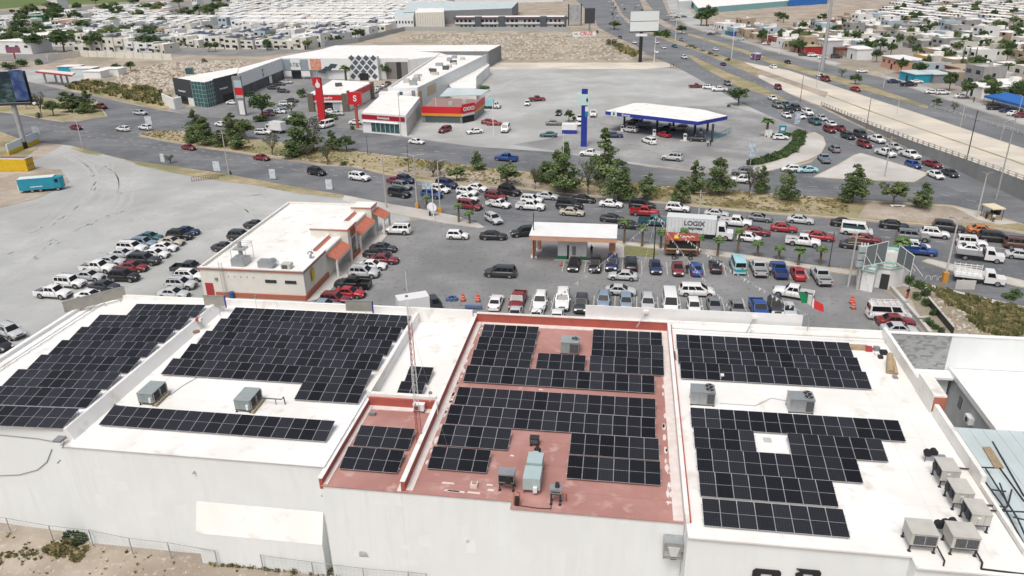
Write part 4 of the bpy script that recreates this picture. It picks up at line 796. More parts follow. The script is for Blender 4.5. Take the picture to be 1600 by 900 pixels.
# ================================================================ BUILDINGS ROUND THE LOT
def HT(bx, by, ty, tx=None): p = P(bx, by); return ZAT(p.x, p.y, ty)
class PX:                            # a thing whose parts are given by world points
    def __init__(s, name, label, cat, org, rz=0, group=None): s.o = Vector((org[0], org[1], 0)); s.t = thing(name, label, cat, s.o, rz, group); s.rz = rz; s.inv = Matrix.Rotation(-rz, 3, 'Z')
    def part(s, name, mb, m, stuff=False, par=None):
        mb.v = [tuple(s.inv @ (Vector(v)-s.o)) for v in mb.v]; o = mb.build(name, m, par or s.t)
        if stuff: o['kind'] = 'stuff'
        return o
    def prism(s, name, pts, z0, z1, m, top=None): return s.part(name, MB().prism([(p[0], p[1]) for p in pts], z0, z1, 0, 1 if top else None), [m]+([top] if top else []))
def facade_quad(a, b, s0, s1, z0, z1, off=.05):   # rectangle on the upright plane through a,b (metres from a), pushed towards the viewer side
    d = (b-a); d.z = 0; L = d.length; d.normalize(); n = Vector((d.y, -d.x, 0)); return [a+d*s0+n*off+Vector((0,0,z0-a.z)), a+d*s1+n*off+Vector((0,0,z0-a.z)), a+d*s1+n*off+Vector((0,0,z1-a.z)), a+d*s0+n*off+Vector((0,0,z1-a.z))]
def fbox(a, b, s0, s1, z0, z1, off=.06, th=.12, mi=0, mb=None):
    mb = mb or MB(); q = facade_quad(a, b, s0, s1, z0, z1, off); q2 = facade_quad(a, b, s0, s1, z0, z1, off-th)
    return mb.add(q+q2, [(0,1,2,3),(1,5,6,2),(3,2,6,7),(4,0,3,7),(5,4,7,6),(0,4,5,1)], mi)
def ftext(X, a, b, s, z, txt, size, m, off=.1, bold=.01, name='lettering'):
    d = (b-a); d.z = 0; d.normalize(); n = Vector((d.y, -d.x, 0)); p = a+d*s+n*off; p.z = z; o = text(txt, size, m, X.t, tuple(X.inv @ (p-X.o)), 90, 0, name, .02, bold); o.rotation_euler = (R(90), 0, math.atan2(d.y, d.x)-X.rz); return o
V2 = lambda u, v, z=0: W(u, v, z)
# ---- restaurant
r_ = BB('cream single storey restaurant with terracotta porches and a flat white roof', -60.2, 93.7, 'restaurant', 'restaurant')
CR, TC = M['cream'], M['terracotta']
r_.box('wall', -60.2,-44.4,93.7,125.2,0,4.15, CR); r_.box('roof', -60.0,-44.6,93.9,125.0,4.15,4.2, RW)
for a in ((-60.25,-44.35,93.65,93.95),(-60.25,-59.95,93.95,125.2),(-60.0,-44.5,124.9,125.2),(-44.7,-44.35,93.95,102.2),(-46.6,-46.3,102.2,109.0),(-46.6,-46.3,113.4,121.2)): r_.box('parapet', *a,4.15,4.62, CR, RW)
for a in ((-60.33,-44.27,93.55,93.66),(-44.36,-44.26,93.6,102.2)): r_.box('cornice', *a,4.22,4.36, TC); r_.box('cornice', a[0]-.03,a[1]+.03,a[2]-.03,a[3],4.5,4.64, M['sealant'])
r_.box('plinth', -58.2,-44.25,93.5,93.7,0,.75, TC); r_.box('plinth', -44.4,-44.2,93.5,102.2,0,.95, TC)
r_.box('door', -59.7,-58.5,93.62,93.7,0,2.1, PAINT['red'])
for u0 in (-50.3,-47.3): r_.box('window', u0,u0+1.7,93.62,93.7,2.55,3.0, M['glass']); r_.part('window_bars', MB().box(u0+.4,u0+.45,93.58,93.62,2.55,3.0).box(u0+.85,u0+.9,93.58,93.62,2.55,3.0).box(u0+1.3,u0+1.35,93.58,93.62,2.55,3.0), M['dark'])
for k in range(5): r_.box('wall_vent', -55.9+k*.95,-55.8+k*.95,93.64,93.7,3.2,3.32, M['dark'])
r_.part('yellow_emblem', MB().add([(-44.2,95.9+a,1.9+b) for a,b in ((0,.2),(.3,0),(.9,.1),(1.2,.5),(1.15,1.2),(1.3,1.7),(.9,2.1),(.6,1.7),(.2,2.0),(.05,1.3),(.25,.8))],[tuple(range(11))]).add([(-44.33,95.9+a,1.9+b) for a,b in ((0,.2),(1.2,.5),(.9,2.1),(.05,1.3))],[(0,1,2,3)]), M['yellow']); r_.box('electric_meter', -58.0,-57.6,93.55,93.7,2.6,3.0, M['grey'])
lm = MB()
for s_ in (0,.5): lm.tube((-56.9+s_,93.4,.2),(-56.9+s_,93.4,5.6),.03,.03,4)
for k in range(17): lm.tube((-56.9,93.4,.5+k*.3),(-56.4,93.4,.5+k*.3),.02,.02,4)
r_.part('ladder', lm, M['metal'])
# entrance tower, second tower, porches with tiles in rows
r_.box('entrance_tower', -49.4,-43.2,109.0,113.0,4.21,5.5, CR, RW); r_.box('entrance_tower', -46.3,-43.2,109.0,113.0,0,4.2, CR); r_.box('tower_band', -49.5,-43.1,108.9,113.1,5.25,5.4, TC)
r_.box('tower_plinth', -43.2,-42.9,108.9,113.1,0,.9, TC); r_.box('tower_arch', -43.2,-43.12,110,112,.9,3.4, M['glass']); r_.box('arch_trim', -43.2,-43.1,109.7,110,.9,3.6, M['white']); r_.box('arch_trim', -43.2,-43.1,112,112.3,.9,3.6, M['white'])
r_.box('round_sign', -43.2,-43.0,110.1,112.0,3.9,5.2, M['redpaint'])
r_.box('north_tower', -47.0,-43.4,121.4,124.6,0,5.2, CR, RW); r_.box('tower_band', -47.1,-43.3,121.3,124.7,4.95,5.1, TC)
def porch(v0, v1, u0=-46.3, u1=-42.6, z0=4.35, z1=2.9):
    mb = MB(); n_ = int((v1-v0)/.3)
    for i in range(n_):
        a, b_ = v0+(v1-v0)*i/n_, v0+(v1-v0)*(i+1)/n_; m_ = (a+b_)/2
        mb.add([(u0,a,z0),(u1,a,z1),(u1,m_,z1+.09),(u0,m_,z0+.09),(u1,b_,z1),(u0,b_,z0)], [(0,1,2,3),(3,2,4,5)])
    o = r_.part('tiled_porch_roof', mb, mat('clay_tiles', (.44,.155,.10), .85, (.34,.11,.07), 2.2, 5)); o['kind'] = 'stuff'
    r_.box('porch_beam', u1-.25,u1-.05,v0,v1,z1-.4,z1-.02, M['cream'])
    for v in (v0+.2, v1-.2): r_.box('porch_column', u1-.4,u1-.1,v-.15,v+.15,0,z1-.35, CR)
    r_.box('shop_window', -46.28,-46.2,v0+.4,v1-.4,.5,2.6, M['glass'])
porch(102.3,108.8); porch(113.2,121.2); porch(121.6,125.4,-43.4,-41.2,4.1,3.0)
r_.box('pavement', -46.2,-40.9,102.3,126.0,.0,.14, M['concrete']); r_.box('pavement', -44.2,-42.2,93.4,102.3,.0,.13, M['concrete'])
r_.box('wall', -46.35,-46.29,102.2,121.4,0,4.15, CR)
def on_roof(label, name, cat, u, v, z): return BB(label, u, v, name, cat), z
X, z = on_roof('kitchen exhaust tower with fan duct on the restaurant roof near the ladder', 'exhaust_fan', 'roof ventilator', -55.2, 95.6, 4.2)
X.box('housing', -56.0,-53.9,95.2,97.2,4.2,5.3, M['metal']); X.part('fan_scroll', MB().tube((-54.6,95.1,4.9),(-54.6,96.4,4.9),.7,.7,14), M['metal']); X.part('duct', MB().tube((-55.4,97.3,4.9),(-55.4,97.3,7.4),.32,.32,8).box(-56.2,-54.4,96.6,98,6.2,6.35), M['greymetal'])
fm_ = MB()
for a_ in ((-56.4,96.3),(-54.1,96.3),(-54.1,98.6),(-56.4,98.6)): fm_.tube((*a_,4.2),(*a_,7.0),.035,.035,4)
for zz in (6.3,6.7,7.0):
    for (a_, b_) in (((-56.4,96.3),(-54.1,96.3)),((-54.1,96.3),(-54.1,98.6)),((-54.1,98.6),(-56.4,98.6)),((-56.4,98.6),(-56.4,96.3))): fm_.tube((*a_,zz),(*b_,zz),.025,.025,4)
X.part('platform_frame', fm_, M['metal'])
X, z = on_roof('squat grey fan unit with a white cowl beside the exhaust tower', 'roof_fan', 'roof ventilator', -51.0, 95.5, 4.2); X.box('housing', -51.8,-49.6,95.0,96.4,4.2,5.2, M['metal']); X.part('fan_scroll', MB().tube((-49.9,94.9,4.9),(-49.9,96.2,4.9),.55,.55,12), M['metal']); X.part('cowl', MB().tube((-50.6,97.2,4.2),(-50.6,97.2,4.9),1.0,.5,12), M['white'])
X, z = on_roof('small white box unit near the restaurant roof corner', 'roof_unit', 'air conditioner', -47.4, 95.2, 4.2); X.box('housing', -48.2,-46.8,94.8,96.0,4.25,5.0, M['beige_metal']); X.box('grille', -48.0,-47.2,94.75,94.8,4.35,4.9, M['grille'])
X, z = on_roof('white mushroom vent behind the cream parapet of the restaurant', 'roof_vent', 'roof ventilator', -45.6, 99.5, 4.2); X.part('pipe', MB().tube((-45.6,99.5,4.2),(-45.6,99.5,5.0),.2,.2,8), M['metal']); X.part('cap', MB().tube((-45.6,99.5,5.0),(-45.6,99.5,5.25),.5,.3,10), M['metal'])
# ---- canopy with kiosk
k = BB('white flat canopy on salmon pillars over a small kiosk at the lot entrance', -14.2, 110.9, 'entrance_canopy', 'canopy'); SW = M['pinkwall']
k.box('roof', -14.3,-.7,110.8,117.4,4.75,4.85, M['white']); k.box('fascia', -14.25,-.75,110.85,117.35,4.05,4.75, SW)
for u, v in ((-13.9,113.9),(-1.6,114.6),(-13.4,117.0),(-1.2,117.2)): k.box('pillar', u-.3,u+.3,v-.3,v+.3,0,4.05, SW); k.box('pillar_base', u-.5,u+.5,v-.5,v+.5,0,.3, M['sealant'])
kk = BB('small white kiosk with a green base band under the canopy', -10, 113.3, 'kiosk', 'kiosk'); kk.box('wall', -10.0,-5.4,113.3,116.0,0,3.2, M['white']); kk.box('base_band', -10.05,-5.35,113.22,113.3,0,.65, mat('green_paint', (.02,.22,.12), .6)); kk.box('door', -8.2,-6.6,113.15,113.22,.1,2.7, M['white']); kk.box('door_opening', -8.5,-8.2,113.2,113.29,.1,2.5, M['black']); kk.box('kerb', -10.5,-4.6,112.7,113.1,0,.15, M['concrete']); kk.box('roof', -10.1,-5.3,113.2,116.1,3.2,3.3, M['white']); kk.box('notice', -7.7,-7.1,113.1,113.15,.9,2.4, M['grey'])
# ---- guard house with mesh screens
u0, v0 = UV(1335, 450); gcx = P(1362, 450)
ga = PX('guard_house', 'small white corner guard house with a stepped green cornice and two tall mesh screens', 'guard house', P(1340,452))
gp = [P(1337,440),P(1343,453),P(1362,457),P(1366,449),P(1386,452),P(1407,448),P(1417,440),P(1392,428),P(1345,425)]
ga.prism('wall', gp, 0, 3.6, M['white'], M['concrete'])
c_ = sum(gp, Vector())/len(gp); gr_ = mat('mint_green_trim', (.28,.55,.45), .7)
for s_, z0, z1, m_ in ((1.05,3.0,3.15,gr_),(1.08,3.15,3.4,M['white']),(1.10,3.4,3.55,gr_),(1.06,3.55,4.0,M['white']),(1.09,4.0,4.12,gr_)):
    mb = MB(); n_ = len(gp); A = [c_+(p-c_)*s_ for p in gp]; B_ = [c_+(p-c_)*.9 for p in gp]
    for i in range(n_): 
        for q in ((A[i],A[(i+1)%n_],z0,z1),): mb.quad((q[0].x,q[0].y,z0),(q[1].x,q[1].y,z0),(q[1].x,q[1].y,z1),(q[0].x,q[0].y,z1))
        a1, a2, b1, b2 = A[i], A[(i+1)%n_], B_[i], B_[(i+1)%n_]
        mb.quad((a1.x,a1.y,z1),(a2.x,a2.y,z1),(b2.x,b2.y,z1),(b1.x,b1.y,z1)); mb.quad((b1.x,b1.y,z0),(b2.x,b2.y,z0),(b2.x,b2.y,z1),(b1.x,b1.y,z1)); mb.quad((a1.x,a1.y,z0),(a2.x,a2.y,z0),(b2.x,b2.y,z0),(b1.x,b1.y,z0))
    ga.part('cornice', mb, m_)
ga.part('door', fbox(P(1366,449.5), P(1386,452.5), .6, 1.7, 0, 2.3, .06), M['dark']); ga.part('window', fbox(P(1337,440), P(1343,453), .6, 1.3, 1.2, 2.2, .06), M['glass'])
net = mat('screen_mesh_cloth', (.16,.19,.19), .9)
for (x0, y0, x1, y1, tl, tr) in ((1349,418,1382,412,385,377),(1400,412,1423,427,383,400)):
    a, b_ = P(x0, y0, 4.0), P(x1, y1, 4.0); za, zb2 = ZAT(a.x,a.y,tl), ZAT(b_.x,b_.y,tr); fm_ = MB()
    for t_ in (0,.5,1): q = lerp(a,b_,t_); zt = lerp(za,zb2,t_); fm_.tube((q.x,q.y,3.6),(q.x,q.y,zt),.05,.05,5); fm_.tube((q.x,q.y,zt*.6+1.6),(q.x+CW.x*1.2-CD.x*.4,q.y-CD.y*1.1,4.0),.035,.035,4)
    fm_.tube((a.x,a.y,za),(b_.x,b_.y,zb2),.05,.05,5); fm_.tube((a.x,a.y,4.2),(b_.x,b_.y,4.2),.05,.05,5); ga.part('screen_frame', fm_, M['white'])
    ga.part('mesh_screen', MB().quad((a.x,a.y,4.25),(b_.x,b_.y,4.25),(b_.x,b_.y,zb2-.05),(a.x,a.y,za-.05)), net)
# kerb wall and planting strip of the corner
sk = PX('planter_wall', 'low pale kerb wall along the planted bank behind the work van', 'wall', P(1410,465)); mb = MB()
def ribbon(mb, pts, wd, z0, z1, mi=0):
    for a, b_ in zip(pts, pts[1:]): m_ = (a+b_)/2; d_ = b_-a; mb.rbox((m_.x, m_.y, z0), d_.length+wd*.6, wd, z1-z0, math.atan2(d_.y, d_.x), mi)
ribbon(mb, [P(1393,452),P(1415,477),P(1437,503),P(1452,522)], .5, 0, .5); ribbon(mb, [P(1436,500),P(1449,499)], .4, 0, .45); sk.part('wall', mb, M['concrete'])
sk = PX('retaining_fence', 'dark low fence along the waste lot above the planted bank', 'fence', P(1450,478)); mb = MB(); ribbon(mb, [P(1449,475),P(1468,498),P(1488,522)], .15, 0, 1.0); sk.part('panel', mb, M['dark']); mb = MB(); ribbon(mb, [P(1449,475),P(1468,498),P(1488,522)], .25, 1.0, 1.1); sk.part('coping', mb, M['concrete'])
# ---- food truck
t = thing('food_stall', 'red roofed food stall trailer with warm counter in the upper bays', 'food stall', P(1064,402), -YAW)
MB().box(-2.6,2.6,.2,2.4,.5,2.9).build('body', [M['brown']], t); MB().add([(-2.7,-.2,3.0),(2.7,-.2,3.0),(2.6,2.5,3.35),(-2.6,2.5,3.35),(-2.7,-.2,2.9),(2.7,-.2,2.9),(2.6,2.5,3.2),(-2.6,2.5,3.2)], [(0,1,2,3),(4,5,1,0),(7,6,5,4),(5,6,2,1),(4,0,3,7)]).build('roof', [mat('dull_red_roof', (.26,.045,.03), .7, (.32,.08,.05), 1.2, 4)], t)
MB().box(-2.2,2.2,.1,.2,1.5,2.5).build('counter_opening', [M['black']], t); MB().box(-2.4,2.4,-.3,.2,1.35,1.45).build('counter', [M['wood']], t); MB().box(-2.7,-2.0,-.2,.2,2.2,2.9).build('side_board', [M['brown']], t); add_wheels(t, (-1.2,1.4), 1.2, .35)
MB().box(-2.2,2.2,.0,.08,2.55,2.95).build('awning', [M['dark']], t)
MB().add([(-1.3,.3,3.09),(-.5,.3,3.09),(-.7,1.5,3.25),(-1.1,1.6,3.26)],[(0,1,2,3)]).build('painted_figure', [M['yellow']], t); MB().path([(.0,.6,3.14),(.3,1.2,3.22),(.6,.7,3.15),(.9,1.2,3.22),(1.2,.7,3.15),(1.6,1.2,3.22),(2.0,.8,3.17)], .07, 4).build('painted_script', [M['white']], t)
# ---- filling station
def zp(x, y, z): return P(x, y, z)
gs = PX('station_canopy', 'angular filling station canopy with a deep blue fascia on slim columns', 'canopy', P(1040,205)); Hc = 5.6
fasc = [zp(946,173.5,Hc), zp(1091,190,Hc), zp(1137,181,Hc), zp(1100,171.5,Hc), zp(1006,161,Hc), zp(990,161,Hc)]
gs.prism('fascia', fasc, Hc-.95, Hc, M['bluep'], M['roofwhite'])
cc = sum(fasc, Vector())/6
gs.prism('roof_sheet', [cc+(p-cc)*.93 for p in fasc[:2]]+[cc+(p-cc)*.93 for p in fasc[2:]], Hc, Hc+.12, M['roofwhite'])
gs.part('logo_panel', fbox(fasc[0]-Vector((0,0,Hc)), fasc[1]-Vector((0,0,Hc)), 1.8, 3.6, Hc-1.1, Hc+.25, .12), M['white']); gs.part('logo_mark', fbox(fasc[0]-Vector((0,0,Hc)), fasc[1]-Vector((0,0,Hc)), 2.4, 3.0, Hc-.8, Hc-.05, .2), mat('teal_mark', (.02,.25,.28), .5))
ftext(gs, fasc[0]-Vector((0,0,Hc)), fasc[1]-Vector((0,0,Hc)), 6.4, Hc-.5, 'Energy', .95, M['white'], .1)
for (x, y) in ((975,201),(1026,208),(1112,222),(1003,192),(1052,198),(1085,213),(1105,205)): p = P(x, y); gs.part('column', MB().box(p.x-.25,p.x+.25,p.y-.25,p.y+.25,0,Hc-.95), M['darkgrey'])
pumps = []
for i, (x, y) in enumerate(((972,206),(1022,213),(1070,220),(1000,197),(1046,203),(1095,211))):
    t = thing('fuel_pump', 'x', 'fuel pump', P(x, y), -YAW, 'fuel pumps under the blue canopy'); MB().box(-.4,.4,-.3,.3,.15,1.9).build('body', [M['white']], t); MB().box(-.3,.3,-.33,-.3,1.1,1.6).build('display', [M['glass']], t); MB().box(-1.3,1.3,-.6,.6,0,.15).build('island', [M['concrete']], t)
    MB().path([(.42,0,1.5),(.6,0,.7),(.45,0,.3)], .03, 4).build('hose', [M['black']], t); pumps.append((t, 'white fuel pump', x))
autolabel(pumps, 'under the blue canopy')
# pylon
p0 = P(912, 229); hp = ZAT(p0.x, p0.y, 139); py_ = PX('fuel_pylon', 'tall blue filling station pylon with a pale box near its top', 'sign', p0, -YAW)
t = py_.t; MB().box(-.75,.75,-.4,.4,0,hp).build('post', [M['bluep']], t); MB().box(-1.9,1.1,-.55,.55,hp-3.9,hp-1.2).build('logo_box', [mat('mint_panel', (.55,.72,.68), .5)], t); MB().box(1.1,1.16,-.5,.5,hp-3.8,hp-1.3).build('side_panel', [M['white']], t)
MB().box(.2,1.0,-.42,-.4,hp-6.6,hp-4.2).build('price_panel', [M['white']], t); MB().box(.2,1.0,-.44,-.42,hp-6.7,hp-5.4).build('shop_panel', [mat('teal_mark', (.02,.25,.28), .5)], t); d_ = MB(); d_.add([(.65,-.57,hp-3.3),(.95,-.57,hp-2.6),(.65,-.57,hp-1.9),(.35,-.57,hp-2.6)], [(0,1,2,3)]); d_.build('emblem', [M['bluep']], t)
t = thing('storage_box', 'white and blue store cabin beside the fuel pylon', 'cabin', P(890,208), -YAW); MB().box(-2,2,-1.2,1.2,0,1.1).build('base', [M['bluep']], t); MB().box(-2.02,2.02,-1.22,1.22,1.1,2.6).build('upper', [M['white']], t)
# station blue fence, price board, service board, hedge
fn = PX('blue_fence', 'blue steel fence on the kerb right of the filling station pumps', 'fence', P(1120,222)); pts = [P(1098,222),P(1115,219),P(1130,214),P(1143,207)]
for a, b_ in zip(pts, pts[1:]):
    for i in range(5): q = lerp(a, b_, i/5); fn.part('post', MB().tube(q, q+Vector((0,0,1.7)), .05, .05, 4), M['cyanp'])
    for h_ in (.4,.9,1.6): fn.part('rail', MB().tube(a+Vector((0,0,h_)), b_+Vector((0,0,h_)), .045, .045, 4), M['cyanp'])
def signpost(label, x, y, ytop, wd, ph, n_, mm, h=-YAW, pole=.08, name='sign_post'):
    p = P(x, y); z = ZAT(p.x, p.y, ytop); t = thing(name, label, 'sign', p, h); MB().tube((0,0,0),(0,0,z),pole,pole,6).build('pole', [M['greymetal']], t)
    for i in range(n_): zt = z-i*(ph+.15); MB().box(-wd/2,wd/2,-.14,-.06,zt-ph,zt).build('panel', [mm], t)
    return t
wp = mat('sign_panel_pale', (.60,.66,.70), .5, (.25,.33,.42), 1.6, 3)
signpost('post of three stacked pale signs in front of the filling station', 1172, 261, 223, 1.5, .95, 3, wp); signpost('post of three stacked signs beside the highway queue', 1243, 209, 174, 1.4, 1.0, 3, wp)
t = thing('service_board', 'teal service board near the palm at the corner', 'sign', P(1222,209), -YAW); MB().box(-.9,.9,-.1,.1,.3,2.2).build('board', [M['cyanp']], t); MB().box(-.5,.5,-.14,-.1,.9,1.7).build('picture', [M['white']], t)
t = thing('utility_cabinet', 'white cabinet at the foot of the corner palm', 'cabinet', P(1200,214), -YAW); MB().box(-.9,.9,-.4,.4,0,2.0).build('body', [M['white']], t); MB().box(-.02,.02,-.42,-.4,.1,1.9).build('door_gap', [M['grey']], t)
# ---- banks, shops, mall
def ring(pts, z): return [P(x, y, z) for x, y in pts]
sb = PX('bank', 'white bank with a bright red fascia and dark stone pillars behind the red pylon', 'bank', P(515,170)); hb = HT(545,174,147)
bf = [P(487,174),P(545,174),P(582,154),P(523,150)]; sb.prism('wall', bf, 0, hb-.2, M['cream'], M['roofwhite'])
RS = M['redsign']; cb = sum(bf, Vector())/4
sb.part('fascia', fbox(bf[0],bf[1],-.3,(bf[1]-bf[0]).length+.3,hb-1.9,hb-.4,.5,.6), RS); sb.part('fascia', fbox(bf[1],bf[2],-.3,(bf[2]-bf[1]).length,hb-1.9,hb-.4,.5,.6), RS)
sb.part('white_band', fbox(bf[0],bf[1],-.3,(bf[1]-bf[0]).length+.3,hb-2.5,hb-1.92,.45,.5), M['white']); sb.prism('roof', [cb+(p-cb)*1.04 for p in bf], hb-.2, hb+.1, M['roofwhite'])
ftext(sb, bf[0], bf[1], 5.2, hb-1.15, 'Santander', 1.15, M['white'], .56, .03); ftext(sb, bf[1], bf[2], 8.0, hb-1.15, 'Santander', 1.0, M['white'], .56, .03)
L1 = (bf[1]-bf[0]).length
for s0 in (-.6, L1-1.6): sb.part('stone_pillar', fbox(bf[0],bf[1],s0,s0+1.9,0,hb+.2,.9,1.2), mat('dark_stone', (.12,.105,.085), .8, (.16,.145,.12), 2, 4))
sb.part('stone_pillar', fbox(bf[1],bf[2],(bf[2]-bf[1]).length-1.5,(bf[2]-bf[1]).length,0,hb+.3,.9,1.2), mat('dark_stone', (.12,.105,.085), .8))
sb.part('glazing', fbox(bf[0],bf[1],2.6,7.2,.2,hb-2.7,.08), M['glass']); sb.part('glazing', fbox(bf[0],bf[1],7.4,9.4,.2,hb-2.7,.08), mat('pale_glazing', (.42,.50,.52), .3))
sb.part('roof_unit', MB().rbox((cb.x-1,cb.y+2,hb+.1),2.2,1.6,1.1,.3), M['grille'])
p0 = P(504,190); hp = ZAT(p0.x,p0.y,121); t = thing('bank_pylon', 'tall tapering bright red pylon with a white flame emblem', 'sign', p0, -YAW); MB().box(-1.0,1.0,-.5,.5,0,hp).build('post', [RS], t)
MB().box(-1.6,1.0,-.4,.4,hp-2.4,hp).build('crown', [RS], t); em = MB(); em.add([(.0+.75*math.cos(a_)*(1 if math.sin(a_) < .5 else .5), -.56, hp-2.1+(.9*math.sin(a_) if a_ < 3.2 or True else 0)) for a_ in [i*math.pi/6 for i in range(12)]], [tuple(range(12))]); em.add([(-.35,-.57,hp-1.6),(.35,-.57,hp-1.6),(0,-.57,hp-.2)], [(0,1,2)]); em.build('flame_emblem', [M['white']], t)
p0 = P(559,200); hp = ZAT(p0.x,p0.y,144); t = thing('bank_pylon', 'shorter dark red square pylon with a white round mark', 'sign', p0, -YAW); MB().box(-.35,.35,-.35,.35,0,hp-3).build('post', [M['redpaint']], t); MB().box(-2.0,2.0,-.6,.6,hp-3.4,hp).build('box', [RS], t); MB().box(-2.1,-1.7,-.7,.7,hp-2.2,hp+.4).build('side_fin', [M['brown']], t); text('S', 2.3, M['white'], t, (.2,-.63,hp-1.7), 90, 0, 'lettering', .02, .06)
b2 = PX('bank', 'white bank with a dark red band and green windows by the road', 'bank', P(600,209)); h2 = HT(636,212,180)
bf = [P(568,207),P(636,212.5),P(658,180),P(600,174)]; b2.prism('wall', bf, 0, h2, M['white'], M['roofwhite']); dr = mat('dark_red_sign', (.33,.012,.03), .5); L1 = (bf[1]-bf[0]).length
b2.part('band', fbox(bf[0],bf[1],0,L1-.3,h2-1.75,h2-.5,.12), dr); ftext(b2, bf[0], bf[1], L1*.5, h2-1.12, 'Scotiabank', .9, M['white'], .2, .02); b2.part('glazing', fbox(bf[0],bf[1],L1*.2,L1*.84,.5,h2-2.5,.06), M['greenglass'])
for k_ in range(1,6): b2.part('mullion', fbox(bf[0],bf[1],L1*(.2+.64*k_/6)-.05,L1*(.2+.64*k_/6)+.05,.5,h2-2.5,.1), M['white'])
b2.part('canopy_ledge', fbox(bf[0],bf[1],0,L1*.82,h2-2.5,h2-2.3,.5,.5), M['white']); b2.part('side_wall', fbox(bf[1],bf[2],.5,(bf[2]-bf[1]).length,0,h2-1.6,.05), M['concrete']); b2.part('parapet_block', MB().rbox((*(lerp(bf[3],bf[0],.12)+CW*3)[:2],h2),6,3,1.1,-YAW), M['white'])
ox = PX('convenience_store', 'convenience store with a red and orange fascia and a brown flat roof', 'shop', P(700,190)); ho = HT(660,191.5,166)
bf = [P(660,191.5),P(722,193),P(741,189),P(757,175),P(678,172)]; ox.prism('wall', [bf[0],bf[1],bf[2],bf[3],bf[4]], 0, ho-.9, M['grey'], mat('brown_gravel_roof', (.26,.17,.16), .9, (.32,.22,.2), 1.5, 4))
for i, (a, b_) in enumerate(((bf[0],bf[1]),(bf[1],bf[2]),(bf[2],bf[3]))):
    L1 = (b_-a).length; ox.part('red_fascia', fbox(a,b_,0,L1,ho-1.9,ho,.3,.3), RS); ox.part('orange_fascia', fbox(a,b_,0,L1,ho-2.7,ho-1.92,.28,.3), mat('orange_band', (.62,.28,.02), .5) if i != 1 else M['white'])
ox.part('logo_box', fbox(bf[1],bf[2],0,(bf[2]-bf[1]).length,ho-1.9,ho+.7,.5,.4), RS); ftext(ox, bf[1], bf[2], (bf[2]-bf[1]).length/2, ho-.75, 'OXXO', 1.45, M['white'], .56, .05)
ox.part('glazing', fbox(bf[0],bf[1],1.0,(bf[1]-bf[0]).length-.5,.3,ho-2.9,.06), mat('shaded_glass', (.07,.10,.11), .2)); ox.part('entrance', fbox(bf[1],bf[2],.2,(bf[2]-bf[1]).length,.1,ho-2.9,.06), M['black'])  # store glazing is one even dark blue-green
for k_ in range(2): ox.part('roof_unit', MB().rbox((*(lerp(bf[0],bf[3],.45+.22*k_))[:2],ho-.9),1.1,1.1,.9,0), M['beige_metal'])
ox.part('rear_shed_roof', MB().prism([tuple(P(x,y,ho-.1)[:2]) for x,y in ((687,150),(752,148),(765,140),(700,137))], ho-.3, ho-.1), M['bluemetal'])
# black glazed shop
bk = PX('corner_shop', 'black clad two storey shop with a folded green glass corner', 'shop', P(320,165)); hk = 8.3; f_ = [P(277,160),P(305,165.5),P(325.5,168),P(339,163.5),P(376,152.5)]
rr = [P(372,104,hk),P(278,120,hk)]; bk.prism('wall', f_+[Vector((q.x,q.y,0)) for q in rr], 0, hk-.3, M['white'], M['roofwhite'])
DG = M['darkgrey']
for a, b_, m_ in ((f_[0],f_[1],DG),(f_[1],f_[2],M['greenglass']),(f_[2],f_[3],M['greenglass']),(f_[3],f_[4],DG)):
    L1 = (b_-a).length; bk.part('cladding' if m_ is DG else 'glass_wall', fbox(a,b_,0,L1,0 if m_ is not DG or a is f_[3] else 2.6,hk+.2 if m_ is DG else hk-.1,.1), m_)
    if m_ is not DG:
        for k_ in range(4): bk.part('mullion', fbox(a,b_,L1*k_/4,L1*k_/4+.12,0,hk-.1,.16), mat('pale_mullion', (.35,.48,.48), .4))
        for z_ in (1.4,2.8,4.2,5.6,7.0): bk.part('transom', fbox(a,b_,0,L1,z_,z_+.1,.15), mat('pale_mullion', (.35,.48,.48), .4))
ftext(bk, f_[0], f_[1], 5.2, 4.4, 'Innovasport', .95, M['white'], .2, .02); ftext(bk, f_[3], f_[4], 5.0, 4.8, 'Innovasport', .95, M['white'], .2, .02)
bk.part('shopfront', fbox(f_[0],f_[1],1.5,8,0,2.6,.05), M['glass']); bk.part('shopfront', fbox(f_[3],f_[4],4,12,0,2.6,.14), M['black'])
bk.part('roof_tank', MB().rbox((*P(297,114,hk)[:2],hk-.3),2.6,2.2,2.0,.2), M['greenglass'])
sw_ = PX('screen_wall', 'short white folded wall at the end of the black shop', 'wall', P(268,168)); sw_.prism('wall', [P(255,163),P(274,171.5),P(286,168.5),P(285,167.5),P(274,170.3),P(256,162)], 0, 3.6, M['white'])
# mall
ml = PX('shopping_centre', 'long white L shaped shopping centre with a diamond lattice entrance', 'shopping centre', P(500,122)); hm = 8.2; WH = mat('mall_white', (.76,.78,.78), .7, (.70,.72,.72), .4, 4)
w1 = [P(376,152.5),P(444,123),P(490,122.5),P(548,124),P(640,124),P(606,155)]
back = [P(783,71,hm),P(640,70,hm),P(525,71,hm),P(440,86,hm),P(372,104,hm)]
low = lambda q: Vector((q.x,q.y,0))
ml.prism('wall', [w1[0],w1[1],w1[2],w1[3],w1[4]]+[low(P(700,84,hm))]+[low(P(687,80,hm))]+[low(q) for q in back[2:]], 0, hm-.6, WH, M['roofwhite'])
for a, b_ in ((w1[0],w1[1]),(w1[1],w1[3]),(w1[3],w1[4])):
    L1 = (b_-a).length; ml.part('parapet', fbox(a,b_,0,L1,hm-4.6 if a is w1[0] or a is w1[1] else 0,hm,.4,.5), WH)
